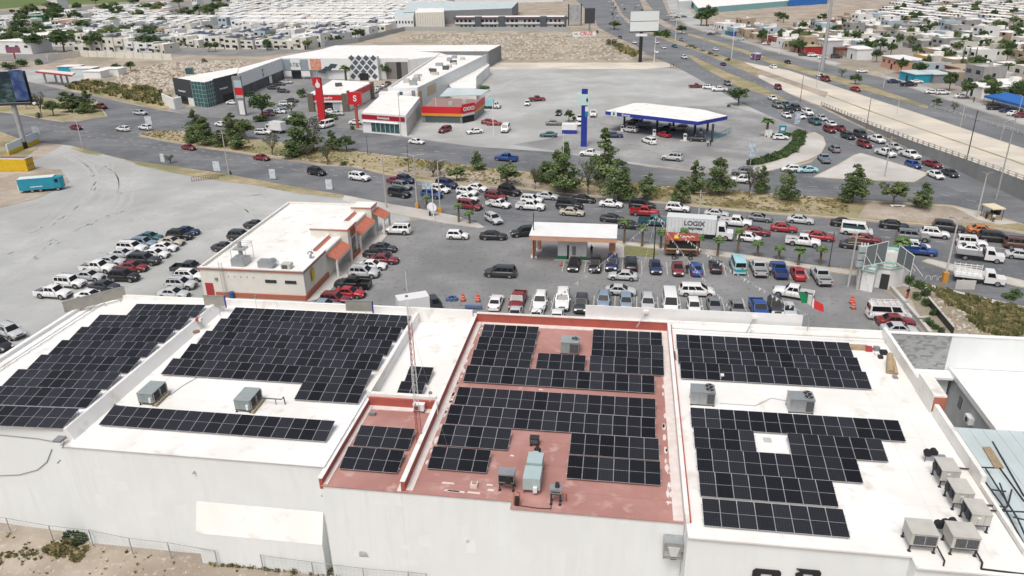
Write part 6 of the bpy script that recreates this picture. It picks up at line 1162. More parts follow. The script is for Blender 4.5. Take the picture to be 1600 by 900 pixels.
# ================================================================ TREES AND PLANTS
def leafcloud(mb, rr, c, rx, ry, rz, n, size, mi, flat=0):
    for _ in range(n):
        while True:
            a, b_, d_ = rr.uniform(-1,1), rr.uniform(-1,1), rr.uniform(-1,1); q = a*a+b_*b_+d_*d_
            if q < 1 and q > .12: break
        p = Vector((c[0]+a*rx, c[1]+b_*ry, c[2]+d_*rz)); s = size*rr.uniform(.6,1.3)
        t1 = Vector((rr.gauss(0,1), rr.gauss(0,1), rr.gauss(0,.7))).normalized(); t2 = t1.cross(Vector((rr.gauss(0,1), rr.gauss(0,1), rr.gauss(0,1)))).normalized()
        mb.add([p-t1*s, p+t2*s*.45, p+t1*s, p-t2*s*.45], [(0,1,2,3)], mi)
def pine(seed, conical=.15, dens=.8):      # unit: 10 m tall, about 5 m wide
    rr = random.Random(seed); cr = MB(); tr = MB(); lean = rr.uniform(-.4,.4)
    tr.tube((0,0,0),(lean*.4,0,4.5),.17,.13,7); tr.tube((lean*.4,0,4.5),(lean,0,9.2),.13,.04,6)
    z = 1.9
    while z < 9.7:
        f = (z-1.9)/7.8; rad = (2.5*(1-f)**(.55+.5*conical)+.25)*(.8+.4*rr.random()); k = max(2, int(5-3*f)); a0 = rr.uniform(0,6.28)
        if f < .08: rad *= .75
        for i in range(k):
            a = a0+6.283*i/k+rr.uniform(-.5,.5); r_ = rad*rr.uniform(.35,.95); cx, cy, cz = lean*f+r_*math.cos(a), r_*math.sin(a), z+rr.uniform(-.5,.5)
            if rr.random() < .2: continue
            tr.tube((lean*f*.9,0,z-.3),(cx,cy,cz),.05,.02,4)
            sz = (rad*.36+.32)*rr.uniform(.8,1.35); leafcloud(cr, rr, (cx,cy,cz+.1), sz, sz, sz*.62, int(95*dens*(.5+sz*.6)), .30, rr.choices((0,1,2),(4,5,2))[0])
        z += rr.uniform(.5,.8)
    leafcloud(cr, rr, (lean,0,9.5), .5,.5,.6, 60, .25, 1)
    return cr.mesh('crown'), tr.mesh('trunk')
def broad(seed, dens=1.0):                  # unit: 6 m tall, about 6 m wide
    rr = random.Random(seed); cr = MB(); tr = MB(); tr.tube((0,0,0),(.1,0,1.9),.2,.15,7)
    for i in range(22):
        a = rr.uniform(0,6.28); r_ = 2.3*math.sqrt(rr.random()); z = 2.3+ (3.1-(r_/2.3)**2*1.5)*rr.uniform(.15,.95)
        x, y = r_*math.cos(a), r_*math.sin(a); 
        if i % 3 == 0: tr.tube((.1,0,1.8),(x*.8,y*.8,z-.2),.07,.025,4)
        s_ = rr.uniform(.6,.95); leafcloud(cr, rr, (x,y,z), s_, s_, s_*.75, int(110*dens), .24, rr.choices((0,1,2),(3,5,3))[0])
    return cr.mesh('crown'), tr.mesh('trunk')
def sparse(seed):
    rr = random.Random(seed); cr = MB(); tr = MB(); tr.tube((0,0,0),(.1,.1,1.8),.12,.09,6)
    for i in range(16):
        a = rr.uniform(0,6.28); p = Vector((.1,.1,rr.uniform(1.2,1.9))); q = p+Vector((math.cos(a)*rr.uniform(.6,1.6), math.sin(a)*rr.uniform(.6,1.6), rr.uniform(1.5,3.6)))
        tr.tube(p, q, .05, .015, 4); leafcloud(cr, rr, q, .6,.6,.6, 34, .16, rr.choice((0,1)))
        for _ in range(3): tr.tube(lerp(p,q,.6), q+Vector((rr.uniform(-.7,.7),rr.uniform(-.7,.7),rr.uniform(-.2,.8))), .025, .008, 3)
    return cr.mesh('crown'), tr.mesh('trunk')
def palm(seed, skirt=True):                 # unit: trunk 4.2 m, crown to 5.6
    rr = random.Random(seed); cr = MB(); tr = MB(); tr.tube((0,0,0),(0,0,.7),.33,.24,9); tr.tube((0,0,.7),(.05,0,4.2),.24,.2,9)
    for i in range(30):
        a = 6.283*i/30*3.7+rr.uniform(-.2,.2); up = rr.uniform(-.35,1.25); L = rr.uniform(1.0,1.45); pts = []
        for s_ in range(5): f = s_/4; pts.append(Vector((math.cos(a)*L*f*math.cos(up*.7), math.sin(a)*L*f*math.cos(up*.7), 4.3+L*f*math.sin(up)-.75*f*f)))
        sd = Vector((-math.sin(a), math.cos(a), 0)); wv = (.05,.26,.42,.34,.03)
        for j in range(4):
            for sg_ in (-1,1): cr.add([pts[j], pts[j+1], pts[j+1]+sd*sg_*wv[j+1]-Vector((0,0,.1)), pts[j]+sd*sg_*wv[j]-Vector((0,0,.05))], [(0,1,2,3)], 0 if rr.random() < .65 else 1)
    return cr.mesh('crown'), tr.mesh('trunk')
def bush(seed):
    rr = random.Random(seed); cr = MB()
    for i in range(7): leafcloud(cr, rr, (rr.uniform(-.6,.6), rr.uniform(-.6,.6), rr.uniform(.3,.9)), .5,.5,.45, 60, .17, rr.choice((0,1,1,2)))
    return cr.mesh('foliage'), None
def cyp(seed):
    rr = random.Random(seed); cr = MB(); tr = MB().tube((0,0,0),(0,0,2),.15,.1,5)
    for i in range(12): f = i/11; leafcloud(cr, rr, (rr.uniform(-.1,.1),rr.uniform(-.1,.1),.8+f*8), .95*(1-f)**.6+.2,.95*(1-f)**.6+.2,.6, 60, .22, rr.choice((0,0,1)))
    return cr.mesh('crown'), tr.mesh('trunk')
PM, LM_, AM = [M['pine1'],M['pine2'],M['pine3']], [M['leaf1'],M['leaf2'],M['leaf3']], [M['palm1'],M['palm2']]
GL = [mat('grey_leaves_dark', (.07,.085,.05), .9), mat('grey_leaves', (.13,.14,.09), .9), mat('grey_leaves_light', (.18,.19,.12), .9)]
TT = {}
for k_, f_, n_, ms_, bk_, H_, W_ in (('P', lambda s: pine(s,.12), 7, PM, M['bark'], 10, 5.2), ('C', lambda s: pine(s,.7), 2, PM, M['bark'], 10, 5), ('B', broad, 4, LM_, M['bark'], 6, 6), ('O', broad, 2, PM, M['bark'], 6, 6), ('S', sparse, 3, GL, M['bark'], 5, 4), ('A', palm, 3, AM, M['palmbark'], 5.6, 2.9), ('b', bush, 3, LM_, None, 1.4, 2.2), ('g', bush, 2, GL, None, 1.4, 2.2), ('Y', cyp, 1, PM, M['bark'], 9.6, 2)):
    TT[k_] = []
    for i in range(n_):
        a, b_ = f_(100+i*7+ord(k_))
        for m_ in ms_: a.materials.append(m_)
        if b_: b_.materials.append(bk_)
        TT[k_].append((a, b_))
    TT[k_+'d'] = (H_, W_)
TN = dict(P=('pine_tree','pine','tree'), C=('pine_tree','conical pine','tree'), B=('leafy_tree','round leafy tree','tree'), O=('round_pine_tree','round topped pine','tree'), S=('thin_tree','thin grey tree','tree'), A=('palm_tree','short palm','palm'), b=('green_bush','green bush','bush'), g=('dry_bush','dry grey bush','bush'), Y=('cypress_tree','dark cypress','tree'))
rt = random.Random(9)
def grove(where, group, rows):
    items = []
    for i, r_ in enumerate(rows.split(';')):
        r_ = r_.split(); k_, x, y, top, wpx = r_[0], float(r_[1]), float(r_[2]), float(r_[3]), float(r_[4])
        p = P(x, y); h_ = ZAT(p.x, p.y, top); H_, W_ = TT[k_+'d']; wm = wpx/pscale(p); nm, look, cat_ = TN[k_]
        if k_ in 'A': wm = max(wm, 2.3)
        t = thing(nm, 'x', cat_, p, rt.uniform(0, 6.28), group); t.scale = (wm/W_, wm/W_, max(.4, h_/H_)); a, b_ = TT[k_][i % len(TT[k_])]
        link(a.name.split('.')[0], a, t)
        if b_: link('trunk', b_, t)
        items.append((t, look, x))
    autolabel(items, where)
grove('on the median left of the tall poles', 'pines along the median', 'P 300 223 198 26;P 308 219 170 30;P 321 227 183 32;P 346 229 203 28;P 366 216 177 34;O 384 219 180 38;P 374 233 207 30;S 426 242 213 30;P 455 247 220 26;P 474 240 183 52;S 491 237 188 32;S 482 249 224 26;S 512 257 230 26;C 521 236 203 26;B 542 237 210 32;b 538 258 252 14')
grove('on the grassy island at the far left', 'trees on the left island', 'S 66 183 146 26;O 84 182 152 30;P 109 175 143 26;P 121 175 146 28;P 138 176 141 28;S 42 171 152 14;b 128 178 170 16')
grove('on the median between poles and white lorry', 'pines along the median', 'P 746 267 236 24;S 677 278 256 26;S 688 272 250 26;O 714 284 257 36;b 634 252 247 8;O 793 290 250 54;S 836 297 262 26;P 850 284 251 30;P 870 288 234 44;P 882 302 241 50;C 944 290 202 44;S 919 305 255 36;P 966 313 248 46;P 1011 313 270 30')
grove('on the median beside and right of the lorry', 'pines along the median', 'P 1064 319 276 32;P 1084 303 250 30;P 1123 305 246 42;S 1170 310 262 30;P 1188 302 259 26;P 1228 314 264 30;P 1331 318 257 46;O 1395 322 277 50;P 1440 326 284 32;S 1346 315 290 14')
grove('along the kerb between lot and road', 'palms along the kerb', 'A 975 381 335 18;A 1003 386 344 18;A 1032 389 352 16;A 1067 392 351 20;A 1091 397 363 16;A 1121 400 364 18;A 1152 398 350 22;A 1183 401 372 16;A 1216 406 380 16;A 1247 415 381 18;A 1281 413 381 18;A 1403 412 363 34')
grove('at the foot of the tall poles', 'palms by the tall poles', 'A 717 348 313 18;A 734 350 326 16;A 667 325 302 16')
grove('round the bank and shops', 'trees by the shops', 'B 412 187 136 48;b 408 190 178 30;b 452 193 184 34;b 466 186 174 26;b 515 187 176 30;S 456 176 160 24;b 474 152 138 20;A 541 128 98 22;B 604 124 92 26;B 585 125 116 14;b 755 142 132 24;b 551 203 194 8;b 393 150 142 20')
grove('around the filling station', 'trees at the filling station', 'B 889 190 167 20;A 1197 214 179 26;b 1202 250 236 24;b 1222 246 235 18;b 1238 238 226 22;b 1248 226 212 22;b 1254 216 203 18;b 897 188 180 8;b 884 243 222 16;A 884 240 218 14')
grove('by the highway above the filling station', None, 'B 1154 164 130 42;g 1138 167 162 8;B 1065 53 38 20;B 1104 40 4 34;B 1095 40 14 30;b 1033 56 45 34;P 1041 59 46 12;O 960 46 30 26;S 1315 120 108 16;B 1336 132 114 22;B 1463 165 152 18;S 1490 176 160 14')
grove('beside the highway lanes', 'bushes on the highway median', 'g 1078 73 69 14;g 1086 76 72 10;g 1097 80 77 10;g 1110 85 80 14;g 1118 88 85 10;g 1138 95 90 12;g 955 70 60 20;g 968 74 67 20')
grove('on the planted bank beside the guard house', 'plants on the bank', 'b 1424 446 430 22;b 1436 452 436 22;b 1445 462 446 20;b 1433 468 456 16;b 1448 478 464 20;b 1458 492 480 16;b 1452 508 496 20;b 1462 515 505 14;b 1470 520 508 12')
grove('on the verge near the road', 'bushes on the verges', 'S 267 255 243 22;g 360 272 266 8;b 27 233 228 8;b 1590 462 452 22;b 1580 466 458 30;g 62 185 174 10')
grove('in the rubble lot by the small station', 'trees in the rubble lot', 'B 205 112 92 20;B 183 111 98 16;g 165 116 105 14;b 15 108 96 26;b 36 104 90 22;b 62 101 90 14;b 180 140 134 18;b 248 152 144 20;b 240 158 150 26;g 225 138 132 16;g 195 142 138 14;g 320 98 90 14')
# town trees
items = []; n_ = 0
rr2 = random.Random(77); spots = [(300,26,20),(312,22,22),(325,25,24),(335,20,24),(347,18,26),(285,24,18),(225,14,16),(232,20,14),(180,14,18),(196,24,14),(240,22,16),(110,38,10),(52,56,18),(25,58,14),(30,52,12),(92,66,14),(150,38,12),(78,50,10),(268,43,14),(252,44,12),(95,28,12),(20,20,10),(210,8,20),(280,8,22),(150,4,16),(340,6,22),(360,4,20),(380,6,24),(395,3,20),(174,54,8),(205,54,10),(430,62,10),(530,66,10),(150,70,10),(400,60,8),(460,50,8)]
spots += [(392+i*9, 6.0+rr2.uniform(-.7,.7), 22) for i in range(27)]
for x, y, w_ in spots: items.append((x, y, w_, 'B' if rr2.random() < .7 else 'O'))
for i in range(170):
    x, y = rr2.uniform(-10,640), rr2.uniform(10,80)
    if inside(x, y, LEFTP): items.append((x, y, rr2.uniform(9,20)*(.7+y/120)*(1.6 if x < 260 else .9), rr2.choice('BBO')))
for i in range(190):
    x, y = rr2.uniform(1110,1610), rr2.uniform(1,160)
    if not inside(x, y, RIGHTP): continue
    items.append((x, y, rr2.uniform(10,24)*(.5+y/150), rr2.choice('BBBO')))
items += [(1501,106,5,'Y'),(1510,104,5,'Y'),(1520,107,5,'Y'),(1215,30,20,'B'),(1224,33,16,'B'),(1284,34,20,'B'),(1298,46,18,'B'),(1304,52,20,'B'),(1350,80,28,'B'),(1375,78,26,'B'),(1220,60,16,'B'),(1500,80,26,'B'),(1575,84,24,'B'),(1530,112,30,'B'),(1430,88,20,'B')]
lst = []
for i, (x, y, w_, k_) in enumerate(items):
    p = P(x, y+3); sc_ = pscale(p); wm = w_/sc_; H_, W_ = TT[k_+'d']; h_ = 9 if k_ == 'Y' else min(12, max(6.8 if x > 760 else 6.2, wm*.85)); wm = wm if k_ == 'Y' else max(wm, 5.5)
    nm, look, cat_ = TN[k_]; t = thing(nm, 'x', cat_, p, rr2.uniform(0,6), 'town trees among the houses'); t.scale = (wm/W_, wm/W_, h_/H_); a, b_ = TT[k_][i % len(TT[k_])]; link('crown', a, t)
    if b_: link('trunk', b_, t)
    lst.append((t, look, x))
lst.sort(key=lambda q: q[2]); autolabel([q for q in lst if q[2] < 760], 'among the left suburb houses'); autolabel([q for q in lst if q[2] >= 760], 'among the right quarter houses')
# ground cover and scrub
def scatter(name, label, poly, n, size, mats_, z=.02, seed=1, hgt=.3):
    rr = random.Random(seed); xs = [p[0] for p in poly]; ys = [p[1] for p in poly]; mb = MB(); W3 = [tuple(P(*q)[:2]) for q in poly]; X0, X1, Y0, Y1 = min(a for a, b in W3), max(a for a, b in W3), min(b for a, b in W3), max(b for a, b in W3); k = 0; tries = 0
    cl = [(rr.uniform(X0,X1), rr.uniform(Y0,Y1), rr.uniform(.4,1)) for _ in range(max(6, n//60))]
    while k < n and tries < n*30:
        tries += 1; c_ = rr.choice(cl); x, y = c_[0]+rr.gauss(0, (X1-X0)*.05*c_[2]), c_[1]+rr.gauss(0, (Y1-Y0)*.06*c_[2])
        if rr.random() < .25: x, y = rr.uniform(X0,X1), rr.uniform(Y0,Y1)
        if not inside(x, y, W3): continue
        k += 1; s = size*rr.uniform(.5,1.5); a = rr.uniform(0,3.14); mi = rr.randrange(len(mats_)); h_ = s*rr.uniform(.6,1.4)*hgt/.3
        for q in (0, 1.57, .8): dx, dy = math.cos(a+q)*s*.5, math.sin(a+q)*s*.5; mb.add([(x-dx,y-dy,z),(x+dx,y+dy,z),(x+dx*1.4+rr.uniform(-.1,.1),y+dy*1.4,z+h_),(x-dx*1.4,y-dy*1.4+rr.uniform(-.1,.1),z+h_*.8)], [(0,1,2,3)], mi)
    o = mb.build(name, mats_); return tag(o, label, 'vegetation', None, 'stuff')
GR = [mat('olive_scrub', (.13,.14,.05), .95), mat('straw_grass', (.36,.30,.15), .95), mat('dry_green', (.19,.19,.08), .95)]
def stones(name, label, poly, n, size, seed=2, z=0, m=None):
    rr = random.Random(seed); W3 = [tuple(P(*q)[:2]) for q in poly]; X0, X1, Y0, Y1 = min(a for a, b in W3), max(a for a, b in W3), min(b for a, b in W3), max(b for a, b in W3); mb = MB(); k = 0
    while k < n:
        x, y = rr.uniform(X0,X1), rr.uniform(Y0,Y1)
        if not inside(x, y, W3): continue
        k += 1; s = size*rr.uniform(.3,1)**1.5; v = [(x+s*rr.uniform(.6,1)*math.cos(a), y+s*rr.uniform(.6,1)*math.sin(a), z) for a in (0,1.2,2.5,3.7,5)]; t_ = [(x+(p[0]-x)*.6, y+(p[1]-y)*.6, z+s*rr.uniform(.3,.6)) for p in v]
        mb.add(v+t_, [(i,(i+1)%5,5+(i+1)%5,5+i) for i in range(5)]+[(5,6,7,8,9)], rr.choice((0,0,1)))
    o = mb.build(name, m or [mat('pale_rubble', (.50,.46,.40), .95), mat('brown_rubble', (.30,.23,.17), .95)]); return tag(o, label, 'rubble', None, 'stuff')
FD = [(-90,800),(60,830),(140,848),(320,872),(520,893),(690,905),(690,950),(-90,950)]
scatter('weeds', 'dry weeds scattered over the dirt below the white building', FD, 420, .16, GR, .01, 4)
scatter('weeds', 'thick olive weeds along the foot of the white wall', [(320,866),(400,878),(520,891),(660,903),(660,915),(330,884)], 800, .28, [GR[0],GR[2],GR[1]], .01, 5, .25)
scatter('green_shrub', 'single green creeping shrub at the wall corner by the wire fence', [(98,838),(125,822),(140,846),(118,856),(95,850)], 300, .22, LM_, .01, 6, .3); scatter('weeds', 'straw yellow weeds beside the green creeping shrub', [(70,860),(100,845),(140,858),(125,880),(80,870)], 260, .3, [GR[1],GR[2]], .01, 7)
stones('gravel_stones', 'loose pale stones and litter on the dirt in front', FD, 420, .16, 8, .01)
WL = [(1450,455),(1500,466),(1600,492),(1700,520),(1620,530),(1500,524),(1475,500)]
scatter('scrub', 'dry olive scrub on the waste lot at the right', [(1450,450),(1500,464),(1600,488),(1640,500),(1600,512),(1540,500),(1480,478)], 1500, .5, GR, .03, 9); scatter('scrub', 'second band of low scrub nearest the party wall', [(1512,497),(1560,508),(1600,520),(1590,528),(1530,520)], 800, .5, GR, .03, 10); stones('rubble', 'white rubble strewn over the waste lot at the right', WL, 420, .4, 11, .03)
stones('rubble', 'brown and pale rubble heaps covering the empty lot behind the white wall', [(150,140),(200,112),(262,98),(390,95),(370,108),(300,122),(262,145),(200,135)], 1500, 1.3, 12, .03); stones('rubble', 'stony rubble over the empty lot below the apartments', [(610,60),(700,52),(900,52),(960,66),(990,94),(780,94),(760,75)], 1500, 1.2, 13, .03)
scatter('scrub', 'yellow green scrub along the left edge of the rubble lot', [(100,137),(150,146),(262,168),(268,152),(220,136),(130,130)], 900, 1.1, GR, .03, 14); scatter('scrub', 'yellow scrub beside the avenue under the billboard', [(950,66),(970,70),(1000,84),(990,90),(960,78)], 300, 1.0, GR, .03, 15)
for i_, pl in enumerate((MED[:9]+[(970,300),(800,291),(650,279),(400,239),(250,217)], [(970,286),(1200,303),(1325,313),(1325,336),(1200,330),(970,310)])): scatter('grass_tufts', 'dry grass tufts on the %s half of the median' % ('left' if i_ == 0 else 'right'), pl, 1800, .4, [GR[1],GR[1],GR[2]], .13, 16+i_, .12)
scatter('ground_cover', 'dense dark green ground cover round the filling station corner', [(1166,258),(1190,257),(1228,246),(1250,230),(1258,212),(1248,206),(1240,212),(1238,226),(1222,240),(1186,252)], 3200, .5, LM_, .05, 20, .35)
scatter('hedge', 'low green hedge strip behind the parked vans at the station', [(1198,212),(1250,209),(1250,213),(1198,216)], 300, .4, LM_, .05, 21, .4)
# ================================================================ ROOF EQUIPMENT
def boxunit(name, label, u, v, z, w_, d_, h_, m, legs=.3, grille=None, fan=0, rz=0, cat='air conditioner', group=None, side=None):
    t = thing(name, label, cat, W(u, v, z), BR+rz, group); MB().box(0,w_,0,d_,legs,legs+h_).build('housing', [m], t)
    MB().box(-.03,w_+.03,-.03,d_+.03,legs+h_,legs+h_+.05).build('top_panel', [m], t)
    for k in range(1,3): MB().box(w_*k/3-.01,w_*k/3+.01,-.012,0,legs+.05,legs+h_-.05).build('seam', [M['grey']], t)
    if legs > .05:
        for x in (.08,w_-.08):
            for y in (.08,d_-.08): MB().box(x-.04,x+.04,y-.04,y+.04,0,legs).box(x-.1,x+.1,y-.1,y+.1,0,.03).build('leg', [M['dark']], t)
        MB().box(0,w_,0,.05,legs-.08,legs).box(0,w_,d_-.05,d_,legs-.08,legs).build('base_rail', [M['dark']], t)
    if grille: a, b_ = grille; MB().box(w_*a,w_*b_,-.03,0,legs+.1,legs+h_-.12).build('grille', [side or M['grille']], t)
    for k in range(fan):
        cx_, cy_ = w_*.78, d_*(.5 if fan == 1 else .3+.42*k); mb = MB(); mb.tube((cx_,cy_,legs+h_+.05),(cx_,cy_,legs+h_+.16),.4,.4,16,0); mb.disc((cx_,cy_,legs+h_+.165),(0,0,1),.34,16,1)
        for q in range(3): a_ = q*2.1; mb.add([(cx_,cy_,legs+h_+.18),(cx_+.32*math.cos(a_),cy_+.32*math.sin(a_),legs+h_+.18),(cx_+.32*math.cos(a_+.5),cy_+.32*math.sin(a_+.5),legs+h_+.2)], [(0,1,2)], 0)
        mb.build('fan', [M['metal'], M['black']], t)
    return t
GB = mat('grey_green_steel', (.30,.34,.34), .55, (.26,.30,.30), 1.5, 4)
def cooler(label, px, py, pxp, pyp, side):
    u, v = UV(px, py, ZB); t = boxunit('rooftop_cooler', label, u-.85, v, ZB, 1.4, 2.1, .85, GB, .3)
    for k in range(2): MB().box(1.41,1.45,.12+k*1.0,.95+k*1.0,.4,1.1).build('open_grille', [M['black']], t)
    for k in range(3): MB().box(1.45,1.5,.06+k*.98,.12+k*.98,.35,1.13).build('frame_bar', [M['metal']], t)
    MB().box(1.05,1.25,-.12,0,.35,.8).build('filter_pipe', [M['white']], t)
    MB().box(1.45,1.7,-.15,2.2,.15,.22).build('platform', [M['wood']], t)
    return t
t = cooler('left grey cooler on the white roof between the panel rows', 232, 634, 0, 0, 0); t = cooler('right grey cooler on the white roof between the panel rows', 383, 645, 0, 0, 0)
def pipes(label, pts, r=.05, m=None, z=ZB, name='conduit', legs=()):
    q = [PQ(x, y, z+h) for x, y, h in pts]; X = BB(label, q[0][0], q[0][1], name, 'pipe'); X.part('pipe', MB().path(q, r, 6), m or M['dark'])
    for x, y, h in legs: a = PQ(x, y, z+h); X.part('pipe_leg', MB().tube((a[0],a[1],z),(a[0],a[1],a[2]),.035,.035,4), m or M['dark'])
    return X
pipes('dark pipe with a hooked end running left from the left cooler', [(179,634,0),(179,632,.45),(184,634,.45),(225,638,.45),(238,640,.4)], .05, M['darkgrey'], legs=((196,636,.45),(212,637,.45)))
pipes('dark pipe with a hooked end running right from the right cooler', [(408,622,.6),(440,624,.6),(443,620,.8),(446,632,0)], .05, M['darkgrey'], legs=((430,623,.6),))
for lab, a, b_ in (('thin cable lying across the white roof near the left cooler', (265,618), (308,590)),):
    pipes(lab, [(a[0],a[1],.03),(285,603,.03),(b_[0],b_[1],.03)], .03, M['grey'])
# red roof units
u, v = UV(876, 553, ZR); boxunit('package_unit', 'pale grey air conditioner with one top fan among the panels of the red roof', u, v, ZR, 1.75, 1.5, 1.15, GB, .1, (.5,.98), 1)
for lab, px, py in (('grey air conditioner with two top fans nearer the red parapet on the white roof', 1079, 633), ('grey air conditioner with two top fans in the middle of the right white roof', 1232, 645)):
    u, v = UV(px, py, ZB); boxunit('package_unit', lab, u, v, ZB, 1.95, 1.35, 1.15, M['metal'], .12, (.68,.97), 2)
LB = mat('pale_blue_steel', (.40,.50,.50), .5, (.36,.46,.46), 1.2, 4)
u, v = UV(817, 771, ZR); t = thing('duct_unit', 'pair of pale blue boxed air handlers joined end to end on the red roof', 'air handler', W(u, v, ZR), BR)
MB().box(0,1.25,0,1.55,.35,1.35).build('front_box', [LB], t); MB().box(.05,1.2,1.75,3.1,.35,1.45).build('rear_box', [LB], t); MB().box(.15,1.1,1.55,1.75,.4,1.15).build('flexible_joint', [M['grey']], t); MB().box(.75,1.05,-.18,0,.25,.7).build('drain_box', [M['white']], t); MB().box(.3,.7,3.1,4.0,.3,.9).build('small_condenser', [M['beige_metal']], t); MB().tube((.55,4.1,.6),(.55,4.6,.6),.28,.28,10).build('fan_motor', [M['black']], t)
for x in (.05,1.2):
    for y in (.1,1.5,3.0): MB().box(x-.04,x+.04,y-.04,y+.04,0,.35).build('leg', [M['redpaint']], t)
u, v = UV(828, 697, ZR); t = boxunit('small_condenser', 'small black condenser above the boxed air handlers', u, v, ZR, .7, .5, .5, M['dark'], .2, (.1,.9))
u, v = UV(779, 767, ZR); t = boxunit('open_condenser', 'black open condenser on thin legs left of the boxed air handlers', u, v, ZR, 1.15, .8, .75, M['metal'], .75, (.03,.97), 0, 0, 'air conditioner', None, M['black']); MB().tube((.75,-.06,1.1),(.75,-.2,1.1),.26,.26,12).build('fan', [M['black']], t)
u, v = UV(859, 789, ZR); t = boxunit('open_condenser', 'little grey condenser on a tall red frame right of the boxed air handlers', u, v, ZR, .8, .6, .35, M['metal'], 1.0, (.1,.9)); MB().tube((.5,.3,1.4),(.5,.3,1.75),.18,.15,8).build('motor', [M['dark']], t)
fr2 = BB('red pipe stand and black hoses beside the boxed air handlers', *UV(805, 785, ZR), 'pipe_stand', 'pipes'); z = ZR
for a in ([(803,770,.6),(803,788,.1)],[(812,790,.0),(812,770,1.0),(806,768,1.0)],[(885,783,0),(885,772,.9),(872,772,.9)]): fr2.part('red_pipe', MB().path([PQ(x,y,z+h) for x,y,h in a], .04, 5), RP)
fr2.part('black_hose', MB().path([PQ(x,y,z+.04) for x,y in ((806,788),(812,790),(840,794),(861,795),(861,775))], .035, 5), M['dark']); fr2.part('valve', MB().rbox((*PQ(808,789,z)[:2],z),.3,.25,.7,0), M['black'])
# condensers front right
for lab, px, py in (('rearmost of the three beige condensers in line by the right parapet', 1470, 760), ('middle of the three beige condensers in line by the right parapet', 1490, 795), ('foremost of the three beige condensers in line by the right parapet', 1516, 829)):
    u, v = UV(px, py, ZB); t = boxunit('condenser_unit', lab, u-.2, v-.15, ZB, 1.2, 1.6, .82, M['beige_metal'], .6, None, 0, 0, 'air conditioner', 'beige condensers by the right parapet')
    MB().box(-.03,0,.1,1.5,.68,1.36).build('grille', [mat('navy_coil', (.03,.04,.08), .5)], t)
    for k in range(2): MB().tube((-.03,.45+.7*k,1.02),(-.1,.45+.7*k,1.02),.28,.3,12).build('fan', [M['black']], t)
    MB().box(.35,.55,-.02,0,1.1,1.25).build('label_plate', [M['white']], t)
for lab, px, py in (('leftmost beige box unit on four legs at the front edge of the roof', 1420, 862), ('right beige box unit on four legs beside the black motors', 1484, 867)):
    u, v = UV(px, py, ZB); t = boxunit('box_unit', lab, u-.05, v, ZB, 1.6, 1.45, .88, M['beige_metal'], .55, (.12,.95), 0, 0, 'air conditioner', 'beige box units at the front edge'); MB().box(.8,.85,-.05,-.03,.7,1.3).build('grille_bar', [M['metal']], t)
for lab, px, py, n_ in (('pair of black motor fans behind the condensers', 1446, 724, 2), ('cluster of three black motor fans between the beige units', 1463, 838, 3)):
    u, v = UV(px, py, ZB); t = thing('motor_fans', lab, 'motor fans', W(u, v, ZB), BR)
    for k in range(n_): MB().tube((.1+k*.5,.1+.18*k,.75),(.1+k*.5,.5+.18*k,.75),.26,.24,12).build('motor', [M['black']], t)
    for x in (0,.9): MB().tube((x,.2,0),(x,.2,.55),.035,.035,4).build('leg', [M['brown']], t)
    MB().box(-.1,1.4,.1,.5,.5,.55).build('shelf', [M['metal']], t)
pipes('black pipe running forward from the left beige box unit', [(1461,848,.5),(1476,876,.1),(1474,884,.05)], .05, M['black']); pipes('black pipe turning right along the roof edge to the frame corner', [(1522,856,.5),(1535,879,.1),(1533,889,.05),(1600,897,.05),(1700,908,.05)], .06, M['black'])
# cooler on the front wall
uL_, zL_ = ZV(1038, 836, 42.2); t = thing('wall_cooler', 'grey evaporative cooler with a funnel duct hung on the front wall', 'cooler', W(uL_, 42.2, zL_-1.25), BR)
MB().box(0,1.3,-.75,.1,.55,1.25).build('housing', [M['metal']], t); MB().box(-.05,1.35,-.9,-.75,0,.1).box(-.05,.02,-.9,0,-.05,1.3).box(1.28,1.35,-.9,0,-.05,1.3).build('bracket', [M['metal']], t); MB().add([(.25,-.8,.9),(1.05,-.8,.9),(.85,-.85,.15),(.45,-.85,.15),(.25,-.2,.9),(1.05,-.2,.9),(.85,-.5,.15),(.45,-.5,.15)], [(0,3,2,1),(0,4,7,3),(1,2,6,5),(0,1,5,4)]).build('funnel', [mat('bright_zinc', (.55,.56,.56), .4)], t); MB().box(.45,.85,-.86,-.5,-.1,.15).build('outlet', [M['black']], t)
# lattice mast
bu, bv = UV(655, 692, ZR); zt = ZAT(*(W(bu, bv)[:2]), 455); t = thing('lattice_mast', 'slim red and white lattice radio mast standing on the small red roof', 'mast', W(bu, bv, ZR), BR)
Hm = zt-ZR
for k in range(int(Hm/.9)):
    z0, z1 = k*.9, (k+1)*.9; m_ = RP if (k//4) % 2 == 0 or k < 3 else M['white']; mb = MB(); f0, f1 = .26*(1-.5*z0/Hm), .26*(1-.5*z1/Hm); c0 = [Vector((f0*math.cos(a), f0*math.sin(a), z0)) for a in (0,2.09,4.19)]; c1 = [Vector((f1*math.cos(a), f1*math.sin(a), z1)) for a in (0,2.09,4.19)]
    for i in range(3): mb.tube(c0[i], c1[i], .028, .028, 4); mb.tube(c0[i], c1[(i+1)%3], .014, .014, 3); mb.tube(c0[i], c0[(i+1)%3], .014, .014, 3)
    mb.build('lattice_section', [m_], t)
MB().tube((0,0,Hm),(0,0,Hm+1.6),.02,.02,4).build('antenna_rod', [M['white']], t)
for i, (gx, gy, gz) in enumerate(((720,495,10),(578,630,9.8),(700,700,ZR))):
    A = W(*UV(gx, gy, gz), gz)-W(bu, bv, ZR); A = Matrix.Rotation(-BR, 3, 'Z') @ A; MB().tube((0,0,Hm*.8), A, .008, .008, 3).build('guy_wire', [M['metal']], t)
